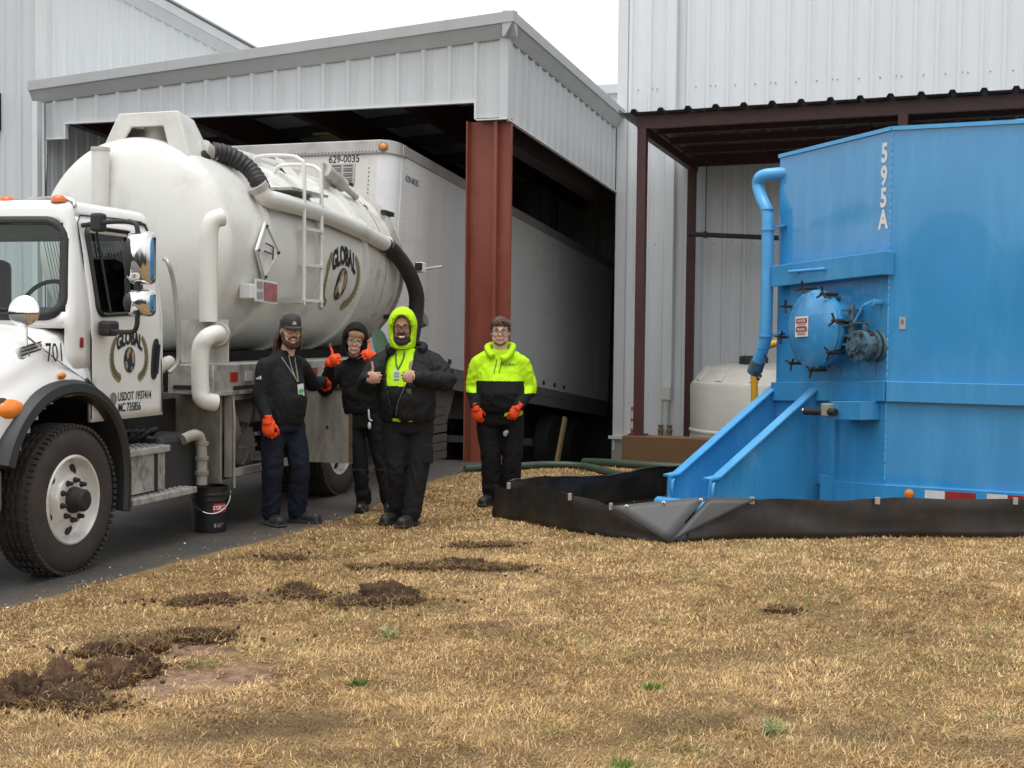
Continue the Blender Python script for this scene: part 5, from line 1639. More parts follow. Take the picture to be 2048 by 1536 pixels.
# clips along the top edge
m_clip = M('clip beige', (.34, .31, .26), rough=.5, var=.15)
k = 0
for (x, y, zt_, w_) in ((8.0, 11.9, .33, 0), (6.6, 11.66, .33, 0), (5.35, 11.47, .33, 0), (4.25, 11.325, .325, 0), (3.05, 11.185, .325, 0), (1.98, 11.035, .335, .1), (.83, 11.12, .27, -.7), (.5, 11.36, .31, -.8), (-.02, 12.05, .32, -.9)):
    c_ = MB().box((0, 0, 0), (.026 if w_ < 0 else .04, .026, .06)).build('edge_clip', m_clip, be, bevel=.004)
    c_.location = (x, y - .0, gz(x, y) + zt_ - .015)
    c_.rotation_euler = (0, 0, w_ * .9)

# thin rust runs under the nose fittings
m_run = M('rust run', (.16, .075, .04), rough=.7, var=.3, vs=30)
for a, z, l_, w_ in ((.36, 1.56, .22, .008), (.14, 1.45, .14, .01), (.09, 1.95, .12, .006), (.62, 1.40, .1, .007), (.95, 1.42, .09, .006), (1.1, 2.2, .05, .005)):
    MB().add([Q(a - w_ / 2, .003, z), Q(a + w_ / 2, .003, z), Q(a + w_ * .1, .003, z - l_), Q(a - w_ * .2, .003, z - l_ * .9)], [(0, 1, 2, 3)]).build('rust_run', m_run, bt)
# ------------------------------------------------------------------ people
from mathutils.bvhtree import BVHTree
def skin(name, c):
    return M(name, c, rough=.5, var=.08, vs=14, bump=.08, bs=120, spec=.4)
sk_l = skin('fair skin', (.68, .42, .32))
sk_p = skin('pale skin', (.72, .47, .37))
sk_d = skin('brown skin', (.36, .19, .12))
sk_h = skin('tan hand skin', (.44, .25, .18))
m_lip = M('lips', (.33, .12, .10), rough=.45)
m_lipd = M('dark lips', (.20, .07, .06), rough=.45)
m_teeth = M('teeth', (.72, .69, .62), rough=.3)
m_eyew = M('eye white', (.6, .58, .55), rough=.2)
m_eyed = M('eye dark', (.015, .012, .01), rough=.2)
m_hairb = M('brown hair', (.09, .052, .032), rough=.55, var=.35, vs=30, streak=(60, 60, 8), bump=.6, bs=90)
m_hairg = M('sandy hair', (.30, .17, .08), rough=.55, var=.35, vs=30, streak=(60, 60, 10), bump=.6, bs=90)
m_beard = M('dark beard', (.014, .011, .009), rough=.75, var=.4, vs=50, bump=.8, bs=110)
m_beardb = M('brown beard', (.05, .028, .018), rough=.75, var=.4, vs=50, bump=.8, bs=110)
def cloth(name, c, rough=.85, bump=.25, bs=26, var=.14):
    return M(name, c, rough=rough, var=var, vs=5, bump=bump, bs=bs, spec=.25)
m_fleece = cloth('black fleece', (.012, .012, .0135))
m_hood2 = cloth('black hoodie', (.0075, .0075, .008))
m_duck = cloth('black duck canvas', (.0095, .0095, .0105), rough=.72)
m_navyp = cloth('navy trousers', (.009, .012, .023))
m_blackp = cloth('black trousers', (.0075, .0075, .008))
m_cargo = cloth('faded black cargo', (.012, .012, .0135))
m_hivis = cloth('hi-vis yellow', (.44, .74, .01), rough=.8, bump=.2, var=.05)
m_glove = cloth('orange glove', (.86, .085, .022), rough=.6, bump=.5, bs=90)
m_gdirt = M('dirty glove tip', (.30, .07, .05), rough=.7, var=.3)
m_boot = M('black boot', (.012, .012, .012), rough=.6, var=.25, vs=10, bump=.2, bs=40, dirt=(.025, .021, .018), dscale=(8, 8, 8), damt=.4)
m_rubb = M('black rubber boot', (.012, .013, .014), rough=.32, var=.15)
m_cap = cloth('charcoal cap', (.048, .045, .043))
m_capm = cloth('grey cap mesh', (.13, .125, .118), bump=.6, bs=200)
m_badge = M('badge card', (.68, .72, .66), rough=.4, var=.05)
m_badgeg = M('badge green', (.10, .42, .16), rough=.4)
m_lany = M('lanyard green', (.22, .27, .17), rough=.7)
m_clear = glass('clear lens', (.93, .94, .94), 1.45)
m_frame = M('spectacle frame', (.015, .012, .011), rough=.3)
m_framec = M('clear frame', (.22, .21, .2), rough=.2)
m_zip = M('dark zip', (.06, .06, .062), rough=.4)
m_mark = M('grey print', (.30, .30, .30), rough=.6)

class Person:
    def __init__(s, loc, yaw, label):
        s.o = thing('person', label, 'person', loc, yaw, 'crew posing beside the truck')
        s.yaw = yaw
    def i(s, x, y, z):             # photo-aligned offset -> body axes
        return Matrix.Rotation(-s.yaw, 3, 'Z') @ V((x, y, z))
def limb(mb, pts, rad, n=14, k=5):
    c = catmull(pts, k)
    m = len(pts) - 1
    rs = []
    for j in range(len(c)):
        u_ = j / (len(c) - 1) * m
        a = min(int(u_), m - 1)
        rs.append(rad[a] + (rad[a + 1] - rad[a]) * (u_ - a))
    mb.tube(c, rs, n)
    mb.ell(c[0], (rs[0],) * 3, 10, 6)
    mb.ell(c[-1], (rs[-1],) * 3, 10, 6)
def torso(mb, rings, n=28, pw=2.3):
    rr_ = []
    zz = [r[0] for r in rings]
    fine = []
    for a, b_ in zip(rings, rings[1:]):
        for q in range(3):
            fine.append([a[c] + (b_[c] - a[c]) * q / 3 for c in range(5)])
    fine.append(list(rings[-1]))
    for z, rx, ry, cx, cy in fine:
        ring = []
        for j in range(n):
            a = 2 * math.pi * j / n
            c, s_ = math.cos(a), math.sin(a)
            e = 2 / pw
            ring.append(V((cx + rx * math.copysign(abs(c) ** e, c), cy + ry * math.copysign(abs(s_) ** e, s_), z)))
        rr_.append(ring)
    mb.loft(rr_)
def wrinkle(me, amp, f=(9, 9, 9), seed=0., mask=None):
    nv = len(me.vertices)
    co = [v.co.copy() for v in me.vertices]
    nm = [v.normal.copy() for v in me.vertices]
    for i, (c, q) in enumerate(zip(co, nm)):
        p = V((c.x * f[0] + seed, c.y * f[1], c.z * f[2]))
        w = noise.noise(p)
        w2 = 1 - abs(noise.noise(p * 1.9 + V((5, 1, 2)))) * 2
        k = mask(c) if mask else 1.
        me.vertices[i].co = c + q * amp * k * (w * .8 + w2 * .6 - .3)
def folds(me, spots, base=.003, seed=0., n0=(7, 7, 7)):
    """cloth folds: ridged noise, strong around joints, faint elsewhere"""
    co = [v.co.copy() for v in me.vertices]
    nm = [v.normal.copy() for v in me.vertices]
    for i, (c, q) in enumerate(zip(co, nm)):
        a = base
        for p_, r_, am in spots:
            d = (c - p_).length / r_
            if d < 1:
                a = max(a, am * (1 - d * d))
        wp = V((noise.noise(c * 4 + V((seed, 0, 0))), noise.noise(c * 4 + V((0, seed, 3))), noise.noise(c * 4 + V((9, 0, seed))))) * .35
        p1 = V((c.x * n0[0], c.y * n0[1], c.z * n0[2] * 2.0)) + wp * 4 + V((seed, seed * 2, 0))
        r1_ = 1 - 2 * abs(noise.noise(p1))
        r2_ = 1 - 2 * abs(noise.noise(p1 * 2.1 + V((3, 7, 1))))
        me.vertices[i].co = c + q * a * (r1_ * .75 + r2_ * .4 - .35)
def bvh(me):
    return BVHTree.FromPolygons([v.co.copy() for v in me.vertices], [tuple(p.vertices) for p in me.polygons])
def on_chest(tree, x, z, off=.004, d=V((0, 1, 0)), y0=-.8):
    h = tree.ray_cast(V((x, y0, z)), d)
    return (h[0] + V((0, -off, 0))) if h[0] is not None else V((x, -.2, z))
def bootpair(person, ankles, toes, mat, ln=.29, h=.11):
    for (a, t_) in zip(ankles, toes):
        mb = MB()
        d = V((t_[0], t_[1], 0)).normalized()
        b_ = V((a.x, a.y, 0))
        sd_ = V((-d.y, d.x, 0))
        rot = Matrix((sd_, -d, V((0, 0, 1)))).transposed()
        mb.ell(b_ + d * .11 + V((0, 0, .05)), (.052, .105, .05), 14, 8, rot)
        mb.ell(b_ + d * .17 + V((0, 0, .048)), (.05, .06, .046), 14, 8, rot)
        mb.ell(b_ - d * .02 + V((0, 0, .06)), (.044, .07, .065), 14, 8, rot)
        mb.cyl(b_ + V((0, 0, .05)), V((a.x, a.y, a.z + .04)), .055, .056, n=14)
        mb.box(b_ + d * .075 + V((0, 0, .016)), (.095, .29, .03), rot)
        me = remesh(mb, .009, 3)
        o = put('boot', me, mat, person.o)
        so_ = MB().box(b_ + d * .075 + V((0, 0, .012)), (.104, .305, .024), rot).build('sole', m_plastic, o, bevel=.01)
        for q in range(3):
            c = b_ + d * (.06 + .03 * q) + V((0, 0, .098 - .008 * q))
            MB().bar(c - sd_ * .028, c + sd_ * .028, .008, .008).build('lace', m_plastic, o)
def hand(person, wrist, f, k, n, kind, mat, name='glove', cuff=True, scale=1.):
    """f: finger direction, k: thumb side, n: palm side. One skin: palm, four fingers, thumb."""
    f, n = V(f).normalized(), V(n)
    k = V(k)
    k = (k - f * k.dot(f)).normalized()
    n2 = f.cross(k)
    n = n2 if n2.dot(n) > 0 else -n2
    w = V(wrist)
    S_ = scale
    def pt(a, b_, c):
        return w + (f * a + k * b_ + n * c) * S_
    mb = MB()
    rot = Matrix((f, k, n)).transposed()
    mb.ell(pt(.05, 0, 0), (.052 * S_, .043 * S_, .021 * S_), 14, 8, rot)
    mb.ell(pt(.028, .012, .006), (.04 * S_, .036 * S_, .023 * S_), 12, 8, rot)
    mb.cyl(pt(-.03, 0, 0), pt(.03, 0, 0), .031 * S_, .033 * S_, n=12)
    lens = ((.03, .040, .026, .020), (.01, .045, .030, .022), (-.011, .041, .028, .021), (-.031, .032, .021, .018))
    rf = .0083 * S_
    for q, (o_, l1, l2, l3) in enumerate(lens):
        base = (.086 - .006 * abs(q - 1), o_, 0)
        if kind == 'fist':
            an = (1.45, 3.0, 4.3)
        elif kind == 'grip':
            an = (.75, 1.7, 2.6)
        else:
            an = (.32 + .07 * q, .75 + .1 * q, 1.1 + .1 * q)
        p = V(base)
        pts = [pt(p.x - .02, p.y, p.z), pt(*p)]
        for l_, a in zip((l1, l2, l3), an):
            p = p + V((math.cos(a) * l_, 0, math.sin(a) * l_))
            pts.append(pt(*p))
        mb.tube(pts, [rf * 1.08, rf * 1.1, rf, rf * .95, rf * .85], 10)
        mb.ell(pts[-1], (rf * .88,) * 3, 8, 5)
    if kind == 'fist':
        th = [(.02, .02, .006), (.045, .045, .012), (.05, .075, .012), (.048, .108, .008)]
    elif kind == 'grip':
        th = [(.02, .025, .006), (.05, .05, .015), (.075, .055, .03), (.095, .05, .045)]
    else:
        th = [(.015, .025, .004), (.045, .05, .01), (.07, .058, .016), (.094, .055, .02)]
    pts = [pt(*q) for q in th]
    mb.tube(pts, [rf * 1.35, rf * 1.3, rf * 1.12, rf * .92], 10)
    mb.ell(pts[-1], (rf * .95,) * 3, 8, 5)
    me = remesh(mb, .0052, 2)
    o = put(name, me, mat, person.o)
    if cuff:
        MB().cyl(pt(-.012, 0, 0), pt(.022, 0, 0), .036 * S_, .037 * S_, n=14).build('cuff', mat, o, smooth=40)
    return o, pts
def head_parts(mb, c, tilt, wide=1., neck_to=None, nr=.058, chub=0.):
    def h(x, y, z):
        return c + tilt @ V((x * wide, y, z))
    def el(x, y, z, r):
        mb.ell(h(x, y, z), (r[0] * wide, r[1], r[2]), 14, 9, tilt)
    el(0, .012, .045, (.074, .096, .088))
    el(0, -.012, .0, (.069, .08, .075))
    el(0, -.024, -.052, (.056, .062, .056))
    el(0, -.066, -.088, (.027, .022, .022))
    el(0, -.1, -.012, (.0135, .018, .016))
    el(0, -.09, .012, (.010, .016, .03))
    for sx in (-1, 1):
        el(sx * .037, -.062, -.018, (.026, .024, .024))
        el(sx * .031, -.082, .043, (.03, .012, .009))
        el(sx * .076, .012, .0, (.009, .02, .031))
        el(sx * .012, -.095, -.018, (.008, .01, .008))
    if chub:
        for sx in (-1, 1):
            el(sx * .04, -.03, -.055, (.03 * chub, .042, .042))
        el(0, -.03, -.1, (.045 * chub, .04, .03))
    el(0, -.082, -.056, (.026, .012, .009))
    el(0, -.08, -.068, (.022, .012, .008))
    if neck_to is not None:
        mb.tube([h(0, .02, -.03), h(0, .02, -.09), neck_to], [nr * .95, nr, nr * 1.12], 14)
    return h
def face(person, h, tilt, eye=True, smile=False, lip=m_lip, brow=m_hairb, body=None):
    for sx in (-1, 1):
        e = MB().ell(h(sx * .031, -.079, .02), (.013, .008, .0075), 12, 7, tilt).build('eye', m_eyew, body, smooth=60)
        MB().ell(h(sx * .031, -.0855, .02), (.0058, .003, .006), 10, 6, tilt).build('iris', m_eyed, e, smooth=60)
        MB().tube([h(sx * .012, -.093, .040), h(sx * .032, -.096, .046), h(sx * .052, -.086, .039)], [.004, .0055, .003], 6).build('eyebrow', brow, body)
    if smile:
        MB().tube([h(-.03, -.087, -.05), h(-.015, -.0955, -.06), h(0, -.098, -.063), h(.015, -.0955, -.06), h(.03, -.087, -.05)], [.003, .008, .0095, .008, .003], 8, flat=1.).build('teeth', m_teeth, body, smooth=60)
        MB().tube([h(-.034, -.083, -.048), h(-.015, -.097, -.0525), h(0, -.1, -.053), h(.015, -.097, -.0525), h(.034, -.083, -.048)], .0045, 6).build('lip', lip, body, smooth=60)
        MB().tube([h(-.032, -.083, -.052), h(-.015, -.094, -.069), h(0, -.097, -.074), h(.015, -.094, -.069), h(.032, -.083, -.052)], .005, 6).build('lip', lip, body, smooth=60)
    else:
        MB().tube([h(-.03, -.082, -.056), h(-.014, -.0925, -.06), h(0, -.095, -.061), h(.014, -.0925, -.06), h(.03, -.082, -.056)], .0045, 6).build('lip', lip, body, smooth=60)
def glasses(person, h, mat, lens=True, big=1., y=-.102):
    g = None
    for sx in (-1, 1):
        pts = [h(sx * .033 + a * big, y + abs(a) * .1 * (1 if a * sx > 0 else -1), .018 + b_ * big) for a, b_ in rr(-.0265, .0265, -.02, .018, .012, 3)]
        o = MB().tube(pts + pts[:1], .0028, 6).build('spectacles' if g is None else 'lens_rim', mat, person.o if g is None else g)
        if g is None:
            g = o
        if lens:
            MB().add(pts, [tuple(range(len(pts)))]).build('lens', m_clear, g)
        MB().tube([h(sx * .06 * big, y + .008, .026), h(sx * .078, -.03, .022), h(sx * .08, .015, .016)], .0026, 6).build('temple', mat, g)
    MB().tube([h(-.008, y - .002, .024), h(0, y - .006, .027), h(.008, y - .002, .024)], .0028, 6).build('bridge', mat, g)
    return g
def beard(person, h, tilt, mat, full=1., moust=True, name='beard'):
    mb = MB()
    for sx in (-1, 1):
        mb.tube(catmull([h(sx * .072, -.005, .0), h(sx * .068, -.022, -.045), h(sx * .052, -.05, -.085), h(sx * .02, -.072, -.112), h(0, -.074, -.118)], 4), [.014 * full, .015 * full, .016 * full, .018 * full, .019 * full, .02 * full, .021 * full, .022 * full, .024 * full, .026 * full, .027 * full, .028 * full, .028 * full, .028 * full, .028 * full, .028 * full, .028 * full], 10)
    mb.ell(h(0, -.068, -.112), (.04 * full, .034 * full, .032 * full), 12, 8, tilt)
    if moust:
        mb.tube(catmull([h(-.042, -.075, -.06), h(-.024, -.092, -.04), h(0, -.099, -.036), h(.024, -.092, -.04), h(.042, -.075, -.06)], 3), .0065, 8)
    me = remesh(mb, .006, 1)
    wrinkle(me, .005, (70, 70, 45))
    return put(name, me, mat, person.o)
def hair_cap(person, c, tilt, mat, front=.055, r=(.083, .104, .1), amp=.008, low=-.03, wide=1.):
    mb = MB()
    vs, fs = [], []
    nu, nv_ = 40, 22
    keep = {}
    pts = []
    for i in range(nv_ + 1):
        th = math.pi * i / nv_ * .72
        for j in range(nu):
            ph = 2 * math.pi * j / nu
            d = V((math.sin(th) * math.cos(ph), math.sin(th) * math.sin(ph), math.cos(th)))
            k = 1 + amp / .09 * (noise.noise(d * 6) + .7 * noise.noise(d * 17) + .3)
            pts.append(V((d.x * r[0] * wide * k, .018 + d.y * r[1] * k, .045 + d.z * r[2] * k)))
    for i in range(nv_):
        for j in range(nu):
            q = (i * nu + j, i * nu + (j + 1) % nu, (i + 1) * nu + (j + 1) % nu, (i + 1) * nu + j)
            m_ = sum((pts[a] for a in q), V((0, 0, 0))) / 4
            lim = front + .014 * noise.noise((m_.x * 45, 0, 3)) if m_.y < -.03 else (low + .01 * noise.noise((m_.x * 30, m_.y * 30, 3)) if m_.y > .02 else low + (.045 - low) * ((.02 - m_.y) / .05))
            if m_.z > lim:
                fs.append(q)
    use = sorted({a for q in fs for a in q})
    mp = {a: b_ for b_, a in enumerate(use)}
    o = MB().add([c + tilt @ pts[a] for a in use], [tuple(mp[a] for a in q) for q in fs]).build('hair', mat, person.o, smooth=60)
    q = o.modifiers.new('t', 'SOLIDIFY')
    q.thickness = .014
    q.offset = -1
    return o
def trousers(person, hips, knees, ankles, waist, mat, rx=.17, ry=.125, thigh=.098, knee=.074, ank=.07, wz=.98, seed=0.):
    mb = MB()
    cx, cy = waist
    hz = (hips[0].z + hips[1].z) / 2
    torso(mb, [(hz - .08, rx * .92, ry * .95, (hips[0].x + hips[1].x) / 2, (hips[0].y + hips[1].y) / 2), (hz + .03, rx, ry, (hips[0].x + hips[1].x) / 2, (hips[0].y + hips[1].y) / 2), (wz, rx * .97, ry, cx, cy)])
    for h_, k_, a_ in zip(hips, knees, ankles):
        limb(mb, [h_, h_.lerp(k_, .5), k_, k_.lerp(a_, .5), a_], [thigh, thigh * .93, knee, knee * 1.0, ank])
    me = remesh(mb, .0125, 9)
    sp_l = []
    for h_, k_, a_ in zip(hips, knees, ankles):
        sp_l += [(k_, .2, .02), (a_ + V((0, 0, .04)), .2, .02), (h_ + V((0, 0, -.08)), .2, .018)]
    folds(me, sp_l, .011, seed, (7, 7, 3.2))
    return put('trousers', me, mat, person.o)
def body(person, c, tilt, neck, arms, legs, mat, wide=1., wrist_r=.03, chest=None, nr=.058, chub=0.):
    """one continuous body under the clothes: head, neck, trunk, arms, legs"""
    mb = MB()
    h = head_parts(mb, c, tilt, wide, neck, nr, chub)
    cz = chest
    mb.tube([neck, neck.lerp(cz, .2), cz.lerp(neck, .3), cz], [nr, .065, .1, .1], 14)
    for sh, e, w in arms:
        limb(mb, [cz.lerp(sh, .6), sh.lerp(cz, .12), e, w], [.04, .036, .034, wrist_r], 10, 4)
    for h_, k_, a_ in legs:
        limb(mb, [cz, h_, k_, a_], [.08, .07, .05, .04], 10, 4)
    me = remesh(mb, .0062, 2)
    o = put('body', me, mat, person.o)
    return o, h

# ---- the bearded man in the cap, holding the locker door
p = Person((-1.975, 11.58, .008), R(54), 'person in black fleece, navy trousers and trucker cap holding open the locker door')
I = p.i
hc = I(.075, -.02, 1.655)
tilt = Matrix.Rotation(R(-27), 3, 'Z') @ Matrix.Rotation(R(6), 3, 'X')
neck = I(.035, .03, 1.46)
shR, elR, wrR = I(-.115, -.155, 1.36), I(-.15, -.18, 1.11), I(-.075, -.26, .915)
shL, elL, wrL = I(.13, .15, 1.36), I(.20, .40, 1.20), I(.262, .655, 1.205)
hips = [I(-.065, -.07, .88), I(.075, .07, .88)]
knees = [I(-.06, -.10, .49), I(.15, .03, .49)]
anks = [I(-.085, -.03, .1), I(.115, .12, .1)]
bd, h = body(p, hc, tilt, neck, [(shR, elR, wrR), (shL, elL, wrL)], zip(hips, knees, anks), sk_l, 1.04, chest=I(0, 0, 1.1), chub=.7)
face(p, h, tilt, smile=False, body=bd, brow=m_beardb)
MB().tube([h(-.022, -.094, -.055), h(0, -.099, -.06), h(.022, -.094, -.055)], [.0015, .0028, .0015], 6).build('teeth', m_teeth, bd)
glasses(p, h, M('thin metal frame', (.2, .12, .1), rough=.3), y=-.106)
bb = beard(p, h, tilt, m_beardb, 1.0)
# cap: crown, mesh back, bill
mb = MB()
rings = []
for z, sc in ((.046, 1.02), (.07, 1.06), (.10, 1.03), (.126, .94), (.146, .74), (.158, .42), (.161, .05)):
    rings.append([h(.086 * sc * math.cos(a) / 1.04, .012 + .108 * sc * math.sin(a), z) for a in [i * 2 * math.pi / 28 for i in range(28)]])
mb.loft(rings)
for i_, q in enumerate(mb.f):
    m_ = sum((V(mb.v[a]) for a in q), V((0, 0, 0))) / len(q)
    loc = tilt.inverted() @ (m_ - hc)
    mb.m[i_] = 1 if loc.y > .0 else 0
cap_ = mb.build('cap', [m_cap, m_capm], p.o, smooth=50)
mb = MB()
top_, bot_ = [], []
for i in range(13):
    a = math.pi + math.pi * (i / 12)
    xx, yy = math.cos(a), math.sin(a)
    top_.append(h(.08 * xx / 1.04, .0 + .098 * yy, .060))
    bot_.append(h(.083 * xx / 1.04, .0 + .105 * yy + (-.095) * abs(yy) ** .6, .046 - .014 * xx * xx + .006))
mb.loft([top_, bot_], cap=False, closed=False)
bl = mb.build('bill', m_cap, cap_, smooth=60)
q = bl.modifiers.new('t', 'SOLIDIFY')
q.thickness = .006
MB().prism([(-.018, 0), (.018, 0), (.014, .022), (0, .03), (-.014, .022)], lambda a, b_, hh: h(a + .0, -.098 - hh + .25 * max(0, b_), .072 + b_), 0, .008).build('cap_badge', m_mark, cap_)
# long hair
hr = MB()
for k in range(52):
    a = R(25 + 160 * rnd.random())
    x0, y0 = .078 * math.cos(a), .02 + .095 * math.sin(a)
    ln = .13 + .09 * rnd.random()
    sp_ = 1.15 + .5 * rnd.random()
    hr.tube([h(x0, y0, .05), h(x0 * 1.1, y0 * 1.05, .0), h(x0 * 1.3 * (1 + .25 * rnd.random()), y0 * sp_, -.09), h(x0 * 1.3 + .06 * (rnd.random() - .5), y0 * sp_ + .05 * rnd.random(), -ln)], [.011, .012, .010, .003], 6)
hr.build('hair', m_hairb, p.o, smooth=60, kind='stuff')
hr = MB()
for k in range(9):
    sx = 1
    hr.tube([h(sx * .074, -.02 + .02 * rnd.random(), .03), h(sx * .084, -.02, -.05), h(sx * .088, -.03 - .01 * rnd.random(), -.10), h(sx * (.08 + .02 * rnd.random()), -.04, -.15)], [.008, .01, .009, .002], 6)
hr.build('side_locks', m_hairb, p.o, smooth=60, kind='stuff')
# fleece
mb = MB()
torso(mb, [(.87, .165, .15, 0, -.02), (.95, .18, .165, 0, -.03), (1.08, .185, .175, 0, -.035), (1.2, .185, .155, 0, -.02), (1.32, .19, .125, 0, 0), (1.40, .155, .10, .0, .01), (1.455, .085, .082, .005, .01), (1.50, .068, .072, .01, .0)])
for sh, e, w in ((shR, elR, wrR), (shL, elL, wrL)):
    limb(mb, [neck + V((0, 0, -.035)), neck.lerp(sh, .55) + V((0, 0, -.01)), sh + V((0, 0, -.02))], [.06, .068, .075])
    limb(mb, [sh, sh.lerp(e, .5), e, e.lerp(w, .5), w], [.076, .073, .066, .056, .044])
me = remesh(mb, .0125, 9)
folds(me, [(elR, .17, .016), (elL, .17, .016), (wrR, .14, .012), (V((0, -.1, .95)), .22, .011), (shR, .16, .009), (V((0, -.15, 1.2)), .25, .012)], .009, 3., (6, 6, 4))
fl1 = put('fleece', me, m_fleece, p.o)
tr1 = bvh(me)
trousers(p, hips, knees, anks, (0, -.0), m_navyp, .17, .145, .108, .084, .078, .95, 1.)
bootpair(p, [I(-.085, -.03, .1), I(.115, .12, .1)], [I(.45, -.7, 0), I(.9, -.3, 0)], m_boot)
hand(p, wrR, I(.08, -.03, -1), I(1, -.15, 0), I(.1, 1, 0), 'grip', m_glove, scale=1.32)
hand(p, wrL, I(.2, .9, -.05), I(-.9, .2, .3), I(0, .1, -1), 'grip', m_glove, scale=1.22)
# zip collar, sleeve mark, lanyard and badge
def chest_path(tree, pts, off=.006):
    return [on_chest(tree, x, z, off) for x, z in pts]
ly = chest_path(tr1, [(-.07, 1.44), (-.062, 1.40), (-.03, 1.34), (.0, 1.27), (.02, 1.23)])
MB().tube(ly, .0085, 6, flat=.4).build('lanyard', m_lany, p.o)
ly = chest_path(tr1, [(.075, 1.44), (.07, 1.40), (.05, 1.34), (.03, 1.27), (.022, 1.23)])
MB().tube(ly, .0085, 6, flat=.4).build('lanyard', m_lany, p.o)
bc = on_chest(tr1, .03, 1.16, .012)
bg_ = MB().box(bc + V((0, -.004, 0)), (.068, .006, .105), Matrix.Rotation(R(-8), 3, 'Y')).build('badge', m_badge, p.o)
MB().box(bc + V((0, -.009, -.005)), (.05, .004, .035), Matrix.Rotation(R(-8), 3, 'Y')).build('badge_band', m_badgeg, bg_)
MB().tube(chest_path(tr1, [(.0, 1.46), (.0, 1.36), (.0, 1.28)], .004), .004, 6).build('zip', m_mark, p.o)
av = (shR + elR) / 2
dv_ = I(-.25, -1, 0).normalized()
sv = V((0, 0, 1)).cross(dv_).normalized()
hit = tr1.ray_cast(av + dv_ * .5 + V((0, 0, .02)), -dv_)[0] or av + dv_ * .08
for q in range(3):
    a0 = -.024 + q * .017
    MB().add([hit + dv_ * .006 + sv * (a0 + dx) + V((0, 0, dz)) for dx, dz in ((0, 0), (.012, 0), (.004 + .002 * q, .012 + .009 * q), (-.006, .008 + .009 * q))], [(0, 1, 2, 3)]).build('sleeve_mark', m_wht, fl1)

# ---- man in the black hood with both thumbs up
p = Person((-1.255, 12.52, .008), R(-2), 'person in black hoodie with the hood up giving two thumbs up in orange gloves')
I = p.i
hc = I(-.20, -.05, 1.562)
tilt = Matrix.Rotation(R(8), 3, 'Z') @ Matrix.Rotation(R(6), 3, 'Y') @ Matrix.Rotation(R(4), 3, 'X')
neck = I(-.17, .0, 1.39)
sh1, e1, w1 = I(-.36, .0, 1.31), I(-.47, -.06, 1.12), I(-.405, -.24, 1.355)
sh2, e2, w2 = I(.03, .0, 1.31), I(.13, -.02, 1.16), I(.0, -.22, 1.405)
hips = [I(-.215, 0, .85), I(-.03, 0, .85)]
knees = [I(-.15, -.04, .45), I(.055, -.03, .45)]
anks = [I(-.115, .0, .1), I(.115, .0, .1)]
bd, h = body(p, hc, tilt, neck, [(sh1, e1, w1), (sh2, e2, w2)], zip(hips, knees, anks), sk_p, .98, chest=I(-.16, 0, 1.05), chub=.6)
face(p, h, tilt, body=bd, brow=m_hairg)
glasses(p, h, m_framec, big=1.15, y=-.107)
hair_cap(p, hc, tilt, m_hairg, front=.062, amp=.009)
mb = MB()
for k in range(70):
    x0 = -.064 + .128 * rnd.random()
    mb.tube([h(x0 * .7, -.05 + 2 * x0 * x0, .122), h(x0, -.08 + 3 * x0 * x0, .108), h(x0 * 1.05 + .006, -.097 + 4 * x0 * x0, .08), h(x0 * 1.08 + .02 * rnd.random(), -.096 + 5 * x0 * x0, .036 + .025 * rnd.random())], [.006, .007, .006, .0015], 6)
mb.build('fringe', m_hairg, p.o, smooth=60, kind='stuff')
mb = MB()
torso(mb, [(.90, .165, .125, -.15, 0), (.95, .175, .135, -.15, 0), (1.1, .178, .135, -.155, -.01), (1.24, .19, .125, -.16, 0), (1.32, .185, .105, -.165, 0), (1.38, .12, .09, -.17, .01), (1.42, .09, .085, -.172, .01)])
for sh, e, w in ((sh1, e1, w1), (sh2, e2, w2)):
    limb(mb, [neck + V((0, 0, -.035)), neck.lerp(sh, .55) + V((0, 0, -.01)), sh + V((0, 0, -.02))], [.06, .065, .068])
    limb(mb, [sh, sh.lerp(e, .5), e, e.lerp(w, .5), w], [.072, .07, .065, .056, .042])
me = remesh(mb, .0125, 9)
folds(me, [(e1, .16, .016), (e2, .16, .014), (V((-.15, -.1, .98)), .22, .014), (sh1, .15, .011), (sh2, .15, .014)], .010, 7., (6, 6, 4))
ho = put('hoodie', me, m_hood2, p.o)
tr2 = bvh(me)
